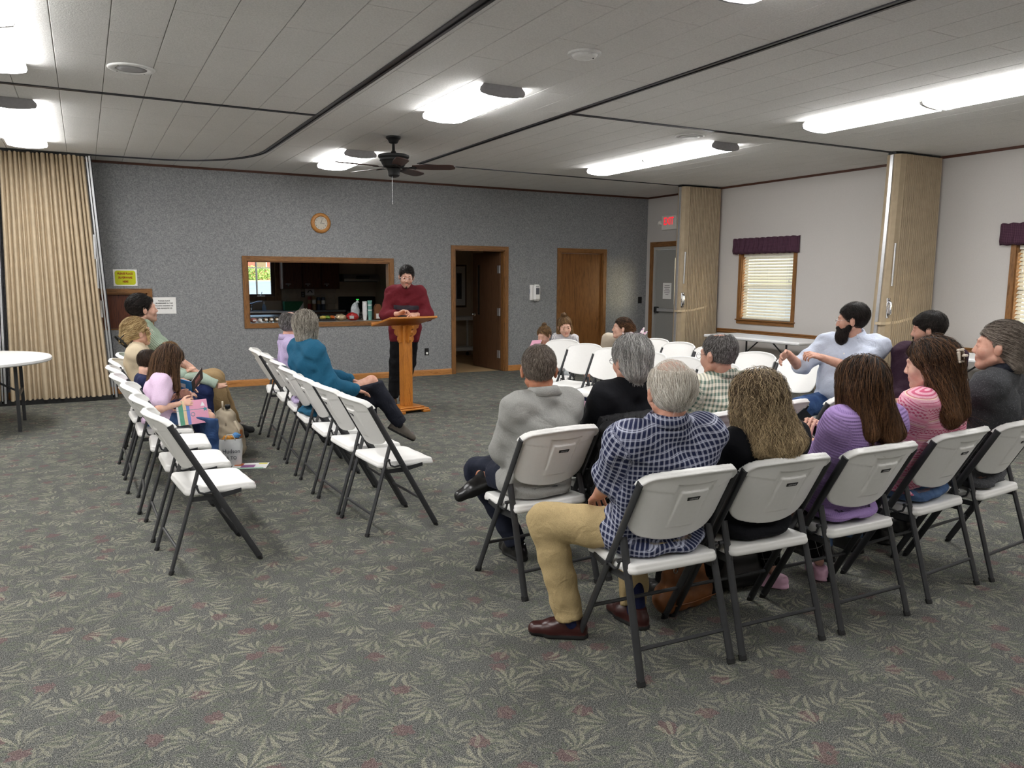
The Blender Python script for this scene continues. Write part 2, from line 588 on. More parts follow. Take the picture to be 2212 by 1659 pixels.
# ceiling: a backing slab with separate 12 inch planks below it
ceil = struct(ob('ceiling', MB().box(LX, RX, FY, DY, HZ + 0.012, HZ + 0.11), 'joint_dark'))
TW, TL = 0.3085, 1.234
gap = 0.0035
tm = MB().bbox(gap / 2, TW - gap / 2, gap / 2, TL - gap / 2, 0.0, 0.012, 0.003).mesh('ceiling_tile', 'ceiling_tile')
x_first = -0.39 - TW * 13
ntile = 0
rest = MB()
_inv = camera.matrix_world.inverted()
def in_view(x, y, z, m=0.04):
    q = _inv @ Vector((x, y, z))
    if q.z > -0.2:
        return False
    u = q.x / -q.z * F_PX / 2212 * 2; v = q.y / -q.z * F_PX / 1659 * 2
    return abs(u) < 1 + m and abs(v) < 1 + m
ix = 0
while True:
    x0 = x_first + ix * TW
    if x0 > RX - 0.02:
        break
    off = 0.0 if ix % 2 == 0 else TL / 2
    y0 = 7.44 - TL * 9 + off
    while y0 < DY - 0.02:
        xa, xb, ya, yb = max(x0, LX), min(x0 + TW, RX), max(y0, FY), min(y0 + TL, DY)
        if xb - xa > 0.02 and yb - ya > 0.02:
            vis = any(in_view(px, py, HZ) for px in (xa, (xa + xb) / 2, xb) for py in (ya, (ya + yb) / 2, yb))
            whole = xb - xa > TW - 0.01 and yb - ya > TL - 0.01
            if vis and ntile < 300:
                if whole:
                    o = link('ceiling_tile', tm, ceil, (x0, y0, HZ))
                else:
                    o = ob('ceiling_tile', MB().bbox(xa + gap / 2, xb - gap / 2, ya + gap / 2, yb - gap / 2, HZ, HZ + 0.012, 0.003), 'ceiling_tile', ceil)
                ntile += 1
            else:
                rest.bbox(xa + gap / 2, xb - gap / 2, ya + gap / 2, yb - gap / 2, HZ, HZ + 0.012, 0.003)
        y0 += TL
    ix += 1
o = ob('ceiling_tiles', rest, 'ceiling_tile', ceil)
o['kind'] = 'stuff'

# ------------------------------------------------------------------ trims
_tn = [0]
def trim_name():
    _tn[0] += 1
    return 'trim_%d' % _tn[0]
def frame_y(x0, x1, z0, z1, w, y, d, mats=('oak_trim', 'oak_trim_v'), bottom=True, name='casing_board', root=None):
    """mitred casing round a hole in a wall facing -y (x0.. are the hole edges)"""
    root = root or sroot(trim_name())
    zb = z0 - w if bottom else z0
    def piece(poly, m):
        return ob(name, MB().prism(poly, y - d, y), m, root)
    piece([(x0 - w, z1 + w), (x1 + w, z1 + w), (x1, z1), (x0, z1)], mats[0])
    piece([(x0 - w, zb), (x0 - w, z1 + w), (x0, z1), (x0, z0)], mats[1])
    piece([(x1 + w, zb), (x1, z0), (x1, z1), (x1 + w, z1 + w)], mats[1])
    if bottom:
        piece([(x0 - w, zb), (x0, z0), (x1, z0), (x1 + w, zb)], mats[0])
    return root
def frame_x(y0, y1, z0, z1, w, x, d, mats=('oak_trim_y', 'oak_trim_v'), bottom=True, root=None, name='casing_board'):
    """same on a wall facing -x (right wall)"""
    root = root or sroot(trim_name())
    zb = z0 - w if bottom else z0
    def piece(poly, m):
        return ob(name, MB().prism(poly, x - d, x, plane='YZ'), m, root)
    piece([(y0 - w, z1 + w), (y1 + w, z1 + w), (y1, z1), (y0, z1)], mats[0])
    piece([(y0 - w, zb), (y0 - w, z1 + w), (y0, z1), (y0, z0)], mats[1])
    piece([(y1 + w, zb), (y1, z0), (y1, z1), (y1 + w, z1 + w)], mats[1])
    if bottom:
        piece([(y0 - w, zb), (y0, z0), (y1, z0), (y1 + w, zb)], mats[0])
    return root
def jambs_y(root, x0, x1, z0, z1, ya, yb, bottom=True, t=0.016):
    ob('jamb', MB().box(x0, x0 + t, ya, yb, z0, z1), 'oak_trim_v', root)
    ob('jamb', MB().box(x1 - t, x1, ya, yb, z0, z1), 'oak_trim_v', root)
    ob('head_jamb', MB().box(x0, x1, ya, yb, z1 - t, z1), 'oak_trim', root)
    if bottom:
        ob('sill_board', MB().box(x0, x1, ya, yb, z0, z0 + t), 'oak_trim', root)

r = frame_y(OPEN[0], OPEN[1], OPEN[2], OPEN[3], 0.068, DY, 0.02)
jambs_y(r, *OPEN, DY - 0.005, DY + 0.12, bottom=False)
r = frame_y(D1[0], D1[1], D1[2], D1[3], 0.066, DY, 0.02, bottom=False)
jambs_y(r, *D1, DY - 0.004, DY + 0.12, bottom=False)
r = frame_y(D2[0], D2[1], D2[2], D2[3], 0.07, DY, 0.02, bottom=False)
jambs_y(r, *D2, DY - 0.004, DY + 0.12, bottom=False)
r = frame_y(PW[0], PW[1], PW[2], PW[3], 0.062, DY, 0.02, bottom=False)
jambs_y(r, *PW, DY - 0.004, DY + 0.12)
r = frame_x(DX[0], DX[1], DX[2], DX[3], 0.09, RX, 0.022, bottom=False)

bb = sroot('baseboard_back')
for a, b in ((LX, 5.239), (6.288, 7.259), (8.300, RX)):
    mb = MB().prism([(DY, 0), (DY - 0.014, 0), (DY - 0.014, 0.078), (DY - 0.008, 0.094), (DY, 0.096)], a, b, plane='YZ')
    ob('baseboard_length', mb, 'baseboard_oak', bb)
bb = sroot('baseboard_right')
for a, b in ((FY, 10.27),):
    ob('baseboard_length', MB().box(RX - 0.014, RX, a, b, 0, 0.095), 'baseboard_oak_y', bb)
struct(ob(trim_name(), MB().box(LX, RX, DY - 0.018, DY, HZ - 0.03, HZ), 'dark_trim'))
struct(ob(trim_name(), MB().box(RX - 0.018, RX, FY, DY - 0.018, HZ - 0.03, HZ), 'dark_trim_y'))
# chair rail on the right wall
for a, b in ((FY, 6.02), (6.14, 9.74)):
    mb = MB().prism([(RX, 0.70), (RX - 0.012, 0.705), (RX - 0.026, 0.725), (RX - 0.016, 0.745), (RX - 0.024, 0.76), (RX - 0.012, 0.775), (RX, 0.775)], a, b, plane='XZ')
    struct(ob(trim_name(), mb, 'oak_trim_y'))

# ------------------------------------------------------------------ doors
def glass_mat(name, tint=(0.9, 0.95, 0.95, 1)):
    t = NT(name)
    t.base(tint)
    t.set(0.02)
    t.b.inputs['Transmission Weight'].default_value = 1.0
    t.b.inputs['IOR'].default_value = 1.02
    MATS[name] = t.m
glass_mat('window_glass')
d = sroot('door_1')            # opened into the dark hall, hinged on its right jamb
d.location = (6.205, DY + 0.10, 0)
d.rotation_euler = (0, 0, math.radians(95))
mb = MB()
for a, b, c, e in wall_cells(0.0, 0.89, 0.01, 2.01, [(0.66, 0.745, 0.93, 1.80)]):
    mb.box(a, b, -0.02, 0.02, c, e)
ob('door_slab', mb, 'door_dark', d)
t = NT('dark_glass'); t.base((0.02, 0.02, 0.02, 1)); t.set(0.08); MATS['dark_glass'] = t.m
ob('vision_glass', MB().box(0.655, 0.75, -0.008, 0.008, 0.925, 1.805), 'dark_glass', d)
for z in (0.28, 1.0, 1.72):
    ob('hinge', MB().box(-0.012, 0.075, 0.019, 0.026, z - 0.065, z + 0.065).tube([(-0.008, 0.026, z - 0.065), (-0.008, 0.026, z + 0.065)], 0.008), 'aluminium', d)
ob('door_knob', MB().lathe([(0.0, 0.07), (0.02, 0.068), (0.027, 0.055), (0.024, 0.04), (0.011, 0.032), (0.011, 0.006), (0.032, 0.004), (0.032, 0)][::-1], 14, M=Matrix.Translation((0.82, 0.02, 0.93)) @ Matrix.Rotation(-R90, 4, 'X')), 'chrome', d, True)

d = sroot('door_2')
ob('door_slab', MB().bbox(D2[0] + 0.018, D2[1] - 0.018, DY + 0.03, DY + 0.07, 0.008, D2[3] - 0.018, 0.003), 'door_wood', d)
ob('door_knob', MB().lathe([(0.032, 0.0), (0.032, 0.004), (0.011, 0.008), (0.011, 0.034), (0.024, 0.042), (0.028, 0.056), (0.02, 0.07), (0.0, 0.072)], 16, M=Matrix.Translation((7.405, DY + 0.03, 0.925)) @ Matrix.Rotation(R90, 4, 'X')), 'chrome', d, True)

simple('steel_door', rgb(150, 150, 146), 0.5, 0.1, var=0.03)
simple('steel_frame', rgb(172, 172, 168), 0.5, 0.1, var=0.03)
d = sroot('door_3')            # steel exit door in the right wall
ob('door_frame', MB().box(RX - 0.006, RX + 0.13, DX[1] - 0.05, DX[1], 0, DX[3]).box(RX - 0.006, RX + 0.13, DX[0], DX[0] + 0.05, 0, DX[3]).box(RX - 0.006, RX + 0.13, DX[0] + 0.05, DX[1] - 0.05, DX[3] - 0.05, DX[3]), 'steel_frame', d)
mb = MB()
for a, b, c, e in wall_cells(DX[0] + 0.055, DX[1] - 0.055, 0.012, DX[3] - 0.055, [(DX[0] + 0.12, DX[0] + 0.54, 1.12, 1.95)]):
    mb.box(RX + 0.03, RX + 0.075, a, b, c, e)
ob('door_slab', mb, 'steel_door', d)
ob('vision_glass', MB().box(RX + 0.05, RX + 0.056, DX[0] + 0.115, DX[0] + 0.545, 1.115, 1.955), 'window_glass', d)  # unseen pane and opening, added to let daylight onto the back wall
ob('push_bar', MB().bbox(RX - 0.035, RX + 0.0, 10.55, 11.30, 0.985, 1.045, 0.008), 'aluminium', d)
ob('push_bar_end', MB().bbox(RX - 0.045, RX + 0.03, 11.30, 11.375, 0.96, 1.07, 0.01), 'black_metal', d)
ob('push_bar_end', MB().bbox(RX - 0.045, RX + 0.03, 10.47, 10.55, 0.96, 1.07, 0.01), 'black_metal', d)

# shutter of the small pass-through
ob('shutter_panel', MB().bbox(PW[0] + 0.017, PW[1] - 0.017, DY + 0.05, DY + 0.075, PW[2] + 0.017, PW[3] - 0.017, 0.003), 'cabinet_wood', bpy.data.objects['trim_4'])

# ------------------------------------------------------------------ windows with blinds in the right wall
def slat_mat():
    t = NT('blind_slat')
    co = t.coord()
    t.base(t.ramp(t.noise(co, 30, 2), [(0.3, rgb(232, 228, 214)), (0.7, rgb(244, 240, 228))]))
    t.set(0.45)
    tr = t.n('BsdfTranslucent'); tr.inputs['Color'].default_value = rgb(250, 246, 228)
    mx = t.n('MixShader'); mx.inputs[0].default_value = 0.22
    t.l(t.b.outputs[0], mx.inputs[1]); t.l(tr.outputs[0], mx.inputs[2]); t.l(mx.outputs[0], t.out.inputs['Surface'])
    MATS['blind_slat'] = t.m
slat_mat()
def plum_mat():
    t = NT('plum_cloth')
    co = t.coord()
    s = t.n('SeparateXYZ'); t.l(co, s.inputs[0])
    g = t.math('MAXIMUM', t.math('GREATER_THAN', t.math('FRACT', t.math('MULTIPLY', s.outputs[1], 55)), 0.86), t.math('GREATER_THAN', t.math('FRACT', t.math('MULTIPLY', s.outputs[2], 55)), 0.86))
    t.base(t.mix(t.math('MULTIPLY', g, 0.6), rgb(66, 40, 56), rgb(108, 78, 92)))
    t.set(0.85, 0, 0.2)
    t.bump(t.noise(co, 200, 2), 0.2, 0.002)
    MATS['plum_cloth'] = t.m
plum_mat()
def window_right(name, hole):
    y0, y1, z0, z1 = hole
    w = sroot(name)
    frame_x(y0, y1, z0, z1, 0.058, RX, 0.02, root=w, bottom=False)
    ob('window_stool', MB().bbox(RX - 0.045, RX + 0.03, y0 - 0.075, y1 + 0.075, z0 - 0.02, z0, 0.004), 'oak_trim_y', w)
    ob('window_apron', MB().box(RX - 0.018, RX, y0 - 0.06, y1 + 0.06, z0 - 0.075, z0 - 0.02), 'oak_trim_y', w)
    for a, b in ((y0, y0 + 0.014), (y1 - 0.014, y1)):
        ob('jamb', MB().box(RX - 0.002, RX + 0.15, a, b, z0, z1), 'oak_trim_v', w)
    ob('head_jamb', MB().box(RX - 0.002, RX + 0.15, y0, y1, z1 - 0.014, z1), 'oak_trim_y', w)
    zm = (z0 + z1) / 2
    ob('sash', MB().box(RX + 0.09, RX + 0.12, y0 + 0.014, y1 - 0.014, z0, z0 + 0.04).box(RX + 0.09, RX + 0.12, y0 + 0.014, y1 - 0.014, z1 - 0.05, z1 - 0.014).box(RX + 0.09, RX + 0.12, y0 + 0.014, y1 - 0.014, zm - 0.02, zm + 0.02).box(RX + 0.09, RX + 0.12, y0 + 0.014, y0 + 0.05, z0, z1 - 0.014).box(RX + 0.09, RX + 0.12, y1 - 0.05, y1 - 0.014, z0, z1 - 0.014), 'white_plastic', w)
    ob('pane', MB().box(RX + 0.102, RX + 0.106, y0 + 0.03, y1 - 0.03, z0 + 0.02, z1 - 0.03), 'window_glass', w)
    return w
def blind(hole, label):
    y0, y1, z0, z1 = hole[0] + 0.02, hole[1] - 0.02, hole[2] + 0.004, hole[3] - 0.02
    b = thing('window_blind', label, 'blind', (RX + 0.045, (y0 + y1) / 2, z0), 0, 'slatted window blinds on the right wall')
    hw = (y1 - y0) / 2; H = z1 - z0
    ob('headrail', MB().box(-0.028, 0.028, -hw, hw, H - 0.045, H), 'blind_slat', b)
    ob('bottom_rail', MB().bbox(-0.026, 0.026, -hw, hw, 0.0, 0.018, 0.004), 'blind_slat', b)
    n = 21
    rows = []
    for k in range(5):
        t = k / 4 - 0.5
        rows.append([(0.05 * t * math.cos(0.80), y, 0.05 * t * math.sin(0.80) + 0.006 * (1 - 4 * t * t)) for y in (-hw, hw)])
    sm = MB(); sm.grid(rows)
    rows2 = [[(x + 0.0022, y, z - 0.0012) for x, y, z in r] for r in rows]
    sm.grid(rows2)
    me = sm.mesh('slat', 'blind_slat', True)
    for i in range(n):
        link('slat', me, b, (0, 0, 0.035 + (H - 0.10) * i / (n - 1)))
    for y in (-hw + 0.12, 0.0, hw - 0.12):
        ob('ladder_cord', MB().tube([(-0.026, y, 0.01), (-0.026, y, H - 0.04)], 0.0016, 4), 'paper', b)
    for y, zz in ((-hw + 0.07, 0.62), (hw - 0.05, 0.75)):
        ob('tassel', MB().tube([(-0.032, y, zz), (-0.032, y, H - 0.04)], 0.0014, 4).lathe([(0.004, -0.035), (0.009, -0.03), (0.005, 0.0), (0.002, 0.004)], 8, (-0.032, y, zz)), 'paper', b)
    return b
def valance(hole, label):
    y0, y1 = hole[0] - 0.10, hole[1] + 0.19
    z0, z1 = 1.968, 2.21
    v = thing('window_valance', label, 'valance', (RX - 0.004, (y0 + y1) / 2, z0), 0, 'gathered plum valances over the windows')
    hw = (y1 - y0) / 2; H = z1 - z0
    rr = random.Random(int(y0 * 10))
    prof = [(-0.02, 0.0), (-0.075, 0.006), (-0.098, 0.045), (-0.088, 0.10), (-0.082, 0.15), (-0.09, 0.2), (-0.085, 0.232), (-0.05, 0.242), (0.0, 0.242)]
    n = 120
    ph = [rr.uniform(0, 6.28) for _ in range(4)]
    rows = []
    for x, z in prof:
        row = []
        for i in range(n + 1):
            s = i / n
            y = -hw + 2 * hw * s
            e = min(1.0, min(s, 1 - s) * 14) ** 0.5
            g = 0.008 * math.sin(s * 88 + ph[0] + 14 * z) + 0.007 * math.sin(s * 53 + ph[1] - 9 * z) + 0.004 * math.sin(s * 171 + ph[2])
            g *= 1.0 if 0.01 < z < 0.235 else 0.4
            row.append((min(0.0, (x - g) * (0.15 + 0.85 * e)), y, z + 0.006 * math.sin(s * 70 + ph[3])))
        rows.append(row)
    ob('valance_cloth', MB().grid(rows), 'plum_cloth', v, True)
    ob('rod', MB().tube([(-0.03, -hw + 0.03, 0.215), (-0.03, hw - 0.03, 0.215)], 0.012, 8).box(-0.03, 0.0, -hw + 0.03, -hw + 0.05, 0.2, 0.23).box(-0.03, 0.0, hw - 0.05, hw - 0.03, 0.2, 0.23), 'fixture_white', v)
window_right('window_1', W1)
window_right('window_2', W2)
window_right('window_3', W3)
blind(W1, 'closed cream slatted blind in the full window between the two folding partitions')
blind(W2, 'cream slatted blind in the window cut off by the right photo edge')
blind(W3, 'cream slatted blind in the window farthest from the grey wall')
valance(W1, 'gathered plum valance above the full window between the folding partitions')
valance(W2, 'gathered plum valance at the right photo edge')

# kitchen window frame and pane
kw = sroot('window_4')
ob('casing', MB().box(3.285, 3.37, KY - 0.02, KY, 1.12, 2.0).box(2.2, 3.285, KY - 0.02, KY, 1.12, 1.195), 'oak_trim_v', kw)
ob('casing_return', MB().box(3.27, 3.285, KY - 0.01, KY + 0.12, 1.195, 1.95), 'oak_trim_v', kw)
ob('sash', MB().box(3.2, 3.27, KY + 0.05, KY + 0.09, 1.195, 1.95).box(2.3, 3.2, KY + 0.05, KY + 0.09, 1.195, 1.245), 'door_dark', kw)
ob('crank_handle', MB().tube([(2.98, KY + 0.04, 1.215), (3.0, KY + 0.0, 1.235), (3.01, KY - 0.02, 1.29)], 0.006, 6).box(2.93, 3.07, KY + 0.0, KY + 0.05, 1.2, 1.22), 'aluminium', kw)
ob('pane', MB().box(2.31, 3.2, KY + 0.066, KY + 0.07, 1.24, 1.94), 'window_glass', kw)
# =================================================================== implicit surfaces (numpy)
class Field:
    """distance field on a regular grid, meshed with surface nets"""
    def __init__(self, lo, hi, h):
        self.lo = np.array(lo, np.float32); self.h = float(h)
        self.n = np.maximum(4, np.ceil((np.array(hi) - self.lo) / h).astype(int) + 1)
        self.d = np.full(self.n, 0.2, np.float32)
        self.ax = [(self.lo[i] + np.arange(self.n[i]) * h).astype(np.float32) for i in range(3)]
    def sub(self, lo, hi):
        a = np.clip(np.floor((np.array(lo) - self.lo) / self.h).astype(int), 0, self.n)
        b = np.clip(np.ceil((np.array(hi) - self.lo) / self.h).astype(int) + 1, 0, self.n)
        if np.any(b - a < 1):
            return None
        sl = tuple(slice(a[i], b[i]) for i in range(3))
        g = [self.ax[i][sl[i]].reshape([-1 if j == i else 1 for j in range(3)]) for i in range(3)]
        return sl, g
    def smin(self, sl, d, k):
        a = self.d[sl]
        if k > 0:
            hh = np.clip(0.5 + 0.5 * (a - d) / k, 0, 1)
            self.d[sl] = a + (d - a) * hh - k * hh * (1 - hh)
        else:
            self.d[sl] = np.minimum(a, d)
    def smax(self, sl, d, k):
        a = self.d[sl]
        if k > 0:
            hh = np.clip(0.5 - 0.5 * (a - d) / k, 0, 1)
            self.d[sl] = a + (d - a) * hh + k * hh * (1 - hh)
        else:
            self.d[sl] = np.maximum(a, d)
    def cone(self, a, b, ra, rb, k=0.02, sx=(1, 1, 1), grow=0.0, M=None):
        """round cone from a to b; sx stretches space about the axis midpoint"""
        a = np.array(a, np.float32); b = np.array(b, np.float32)
        ra += grow; rb += grow
        rm = max(ra, rb) * max(sx) + k + 2.5 * self.h
        r = self.sub(np.minimum(a, b) - rm, np.maximum(a, b) + rm)
        if r is None:
            return
        sl, (X, Y, Z) = r
        c = (a + b) / 2
        ix, iy, iz = 1 / sx[0], 1 / sx[1], 1 / sx[2]
        px, py, pz = (X - c[0]) * ix, (Y - c[1]) * iy, (Z - c[2]) * iz
        s = np.array([ix, iy, iz], np.float32)
        A = (a - c) * s; B = (b - c) * s
        D = B - A; L2 = float(D @ D)
        if L2 < 1e-10:
            d = np.sqrt((px - A[0]) ** 2 + (py - A[1]) ** 2 + (pz - A[2]) ** 2) - ra
        else:
            t = np.clip(((px - A[0]) * D[0] + (py - A[1]) * D[1] + (pz - A[2]) * D[2]) / L2, 0, 1)
            d = np.sqrt((px - A[0] - t * D[0]) ** 2 + (py - A[1] - t * D[1]) ** 2 + (pz - A[2] - t * D[2]) ** 2) - (ra + (rb - ra) * t)
        self.smin(sl, d * min(sx), k)
    def ell(self, c, r, k=0.015, R=None, cut=False):
        """ellipsoid with half axes r, optional 3x3 rotation (columns = axes)"""
        c = np.array(c, np.float32); r = np.array(r, np.float32)
        rm = float(max(r)) + k + 2.5 * self.h
        q = self.sub(c - rm, c + rm)
        if q is None:
            return
        sl, (X, Y, Z) = q
        x, y, z = X - c[0], Y - c[1], Z - c[2]
        if R is not None:
            R = np.array(R, np.float32)
            x, y, z = (x * R[0, 0] + y * R[1, 0] + z * R[2, 0], x * R[0, 1] + y * R[1, 1] + z * R[2, 1], x * R[0, 2] + y * R[1, 2] + z * R[2, 2])
        k0 = np.sqrt((x / r[0]) ** 2 + (y / r[1]) ** 2 + (z / r[2]) ** 2)
        k1 = np.sqrt((x / r[0] ** 2) ** 2 + (y / r[1] ** 2) ** 2 + (z / r[2] ** 2) ** 2) + 1e-6
        d = k0 * (k0 - 1) / k1
        if cut:
            self.smax(sl, -d, k)
        else:
            self.smin(sl, d, k)
    def plane(self, p, n, k=0.004):
        """keep only the side the normal points away from"""
        n = np.array(n, np.float32); n /= np.linalg.norm(n)
        sl, (X, Y, Z) = self.sub(self.lo, self.lo + self.n * self.h)
        d = (X - p[0]) * n[0] + (Y - p[1]) * n[1] + (Z - p[2]) * n[2]
        self.smax(sl, d, k)
    def func(self, fn, k=0.0, op='max'):
        sl, (X, Y, Z) = self.sub(self.lo, self.lo + self.n * self.h)
        d = fn(X, Y, Z)
        (self.smax if op == 'max' else self.smin)(sl, d, k)
    def warp(self, fn):
        sl, (X, Y, Z) = self.sub(self.lo, self.lo + self.n * self.h)
        self.d[sl] = self.d[sl] + fn(X, Y, Z)
    def mesh(self):
        d = self.d
        d[0] = d[-1] = 0.1; d[:, 0] = d[:, -1] = 0.1; d[:, :, 0] = d[:, :, -1] = 0.1
        ins = d < 0
        nx, ny, nz = d.shape
        cnt = np.zeros((nx - 1, ny - 1, nz - 1), np.uint8)
        for i in (0, 1):
            for j in (0, 1):
                for k in (0, 1):
                    cnt += ins[i:nx - 1 + i, j:ny - 1 + j, k:nz - 1 + k]
        act = (cnt > 0) & (cnt < 8)
        ci = np.argwhere(act)
        if len(ci) == 0:
            return np.zeros((0, 3)), np.zeros((0, 4), int)
        idx = np.full(act.shape, -1, np.int64)
        idx[act] = np.arange(len(ci))
        cor = {}
        for i in (0, 1):
            for j in (0, 1):
                for k in (0, 1):
                    cor[(i, j, k)] = d[ci[:, 0] + i, ci[:, 1] + j, ci[:, 2] + k]
        s = np.zeros((len(ci), 3), np.float64); w = np.zeros(len(ci))
        for a in cor:
            for ax in range(3):
                if a[ax] == 0:
                    b = list(a); b[ax] = 1; b = tuple(b)
                    da, db = cor[a], cor[b]
                    m = (da < 0) != (db < 0)
                    t = np.where(m, da / np.where(m, da - db, 1), 0)
                    for q in range(3):
                        s[:, q] += np.where(m, a[q] + (t if q == ax else 0), 0)
                    w += m
        v = (ci + s / w[:, None]) * self.h + self.lo
        quads = []
        for ax in range(3):
            a1, a2 = (ax + 1) % 3, (ax + 2) % 3
            sa = [slice(None)] * 3; sb = [slice(None)] * 3
            sa[ax] = slice(0, -1); sb[ax] = slice(1, None)
            A, B = ins[tuple(sa)], ins[tuple(sb)]
            e = np.argwhere(A != B)
            e = e[(e[:, a1] > 0) & (e[:, a2] > 0)]
            if len(e) == 0:
                continue
            flip = A[e[:, 0], e[:, 1], e[:, 2]]
            def cell(o1, o2):
                c = e.copy(); c[:, a1] -= o1; c[:, a2] -= o2
                return idx[c[:, 0], c[:, 1], c[:, 2]]
            q = np.stack([cell(1, 1), cell(0, 1), cell(0, 0), cell(1, 0)], 1)
            q[~flip] = q[~flip][:, ::-1]
            quads.append(q)
        return v, np.concatenate(quads)

def np_mesh(name, v, q, mats, smooth=True, attrs=None):
    """numpy vertices + quads to a mesh"""
    me = bpy.data.meshes.new(name)
    v = np.asarray(v, np.float32); q = np.asarray(q, np.int32)
    me.vertices.add(len(v)); me.vertices.foreach_set('co', v.ravel())
    k = q.shape[1]
    me.loops.add(q.size); me.loops.foreach_set('vertex_index', q.ravel())
    me.polygons.add(len(q)); me.polygons.foreach_set('loop_start', np.arange(0, q.size, k, dtype=np.int32))
    for m in (mats if isinstance(mats, (list, tuple)) else [mats]):
        me.materials.append(MATS[m] if isinstance(m, str) else m)
    if smooth:
        me.polygons.foreach_set('use_smooth', np.ones(len(q), bool))
    me.update(calc_edges=True)
    me.validate()
    if attrs:
        for nm, arr in attrs.items():
            arr = np.asarray(arr, np.float32)
            if arr.ndim == 2:
                at = me.attributes.new(nm, 'FLOAT_VECTOR', 'POINT'); at.data.foreach_set('vector', arr.ravel())
            else:
                at = me.attributes.new(nm, 'FLOAT', 'POINT'); at.data.foreach_set('value', arr)
    return me

# =================================================================== folding chair
SL = 0.547                      # the front tubes lean back this much per metre of height
def tube_y(z):
    return 0.237 - SL * z
_es = np.array([0, -0.4799, 0.8773]); _en = np.array([0, 0.8773, 0.4799])
def chair_back_mesh():
    f = Field((-0.27, -0.36, 0.51), (0.27, 0.06, 0.9), 0.0055)
    def sdf(X, Y, Z):
        y = Y - tube_y(0.7); z = Z - 0.7
        s = y * _es[1] + z * _es[2]; n = y * _en[1] + z * _en[2]
        n = n + 0.062 * (1 - (X / 0.235) ** 2) - 0.012
        # lower sheet between the tubes
        hw = 0.214 + 0 * s
        top, bot = 0.136 + 0.072 * (1 - (X / 0.244) ** 2), -0.168 + 0.02 * (X / 0.2) ** 2
        qx = np.abs(X) - (hw - 0.06); qs = np.maximum(s - (top - 0.06), (bot + 0.06) - s)
        r2 = np.sqrt(np.maximum(qx, 0) ** 2 + np.maximum(qs, 0) ** 2) + np.minimum(np.maximum(qx, qs), 0) - 0.06
        th = np.abs(n) - 0.009
        sheet = np.sqrt(np.maximum(r2 + 0.006, 0) ** 2 + np.maximum(th + 0.006, 0) ** 2) + np.minimum(np.maximum(r2 + 0.006, th + 0.006), 0) - 0.006
        # the top is wrapped over the tubes and rolled thicker along its outline
        hw2 = 0.244
        qx = np.abs(X) - (hw2 - 0.06); qs = np.maximum(s - (top - 0.06), (0.0 - 0.1) - s)
        r3 = np.sqrt(np.maximum(qx, 0) ** 2 + np.maximum(qs, 0) ** 2) + np.minimum(np.maximum(qx, qs), 0) - 0.06
        thick = 0.009 + 0.019 * np.clip(1 + r3 / 0.032, 0, 1) ** 1.3
        th3 = np.abs(n + 0.002) - thick
        rim = np.sqrt(np.maximum(r3 + 0.016, 0) ** 2 + np.maximum(th3 + 0.01, 0) ** 2) + np.minimum(np.maximum(r3 + 0.016, th3 + 0.01), 0) - 0.01
        rim = np.maximum(rim * 0.75, 0.088 - s)
        d = np.minimum(sheet, rim)
        # handle recess and raised label field on the rear face
        rec = np.maximum(np.maximum(np.abs(X) - 0.085 - 0.12 * (s - 0.1), np.abs(s - 0.03) - 0.10), np.abs(n + 0.013) - 0.0085)
        raised = np.maximum(np.maximum(np.abs(X + 0.0) - 0.066, np.abs(s - 0.0) - 0.095), np.abs(n + 0.008) - 0.004)
        d = np.maximum(d, -rec)
        d = np.minimum(d, np.maximum(raised, -0.02))
        return d.astype(np.float32)
    f.func(sdf, 0, 'min')
    return f.mesh()
def chair_seat_mesh():
    f = Field((-0.23, -0.17, 0.38), (0.23, 0.27, 0.47), 0.006)
    def sdf(X, Y, Z):
        y = Y - 0.05
        hw = 0.208 - 0.05 * (y / 0.19) * 0.2
        qx = np.abs(X) - (hw - 0.035); qy = np.abs(y) - (0.188 - 0.035)
        r2 = np.sqrt(np.maximum(qx, 0) ** 2 + np.maximum(qy, 0) ** 2) + np.minimum(np.maximum(qx, qy), 0) - 0.035
        dish = 0.017 * np.exp(-((X / 0.13) ** 2 + ((y + 0.03) / 0.12) ** 2)) + 0.010 * np.exp(-(((y - 0.12) / 0.06) ** 2)) * np.exp(-((np.abs(X) - 0.09) / 0.05) ** 2) + 0.014 * np.clip((y - 0.12) / 0.07, 0, 1) ** 2
        zc = Z - (0.424 + 0.006 * (-y / 0.19)) + dish * 0.75
        th = np.abs(zc) - 0.022
        lip = np.where((zc < 0.004) & (zc > -0.03), 0.004, 0.0)
        d = np.sqrt(np.maximum(r2 - lip + 0.012, 0) ** 2 + np.maximum(th + 0.012, 0) ** 2) + np.minimum(np.maximum(r2 - lip + 0.012, th + 0.012), 0) - 0.012
        return d.astype(np.float32)
    f.func(sdf, 0, 'min')
    return f.mesh()
_v, _q = chair_back_mesh(); CB = np_mesh('backrest', _v, _q, 'white_plastic')
_v, _q = chair_seat_mesh(); CS = np_mesh('seat', _v, _q, 'white_plastic')
def _m(mb, name, mat, smooth=0.7):
    return mb.mesh(name, mat, smooth)
FT = {}
for s in (-1, 1):
    x = 0.231 * s
    FT[s] = _m(MB().tube([(x, tube_y(0.012), 0.012), (x, tube_y(0.40), 0.40), (x * 0.995, tube_y(0.80), 0.80)], 0.0105, 10, ry=0.0175), 'front_leg', 'grey_steel')
RT = {}
for s in (-1, 1):
    x = 0.222 * s
    RT[s] = _m(MB().tube([(x * 1.0, -0.231, 0.012), (x * 0.965, -0.112, 0.40), (x * 0.955, -0.068, 0.548)], 0.0105, 10, ry=0.0175), 'rear_leg', 'grey_steel')
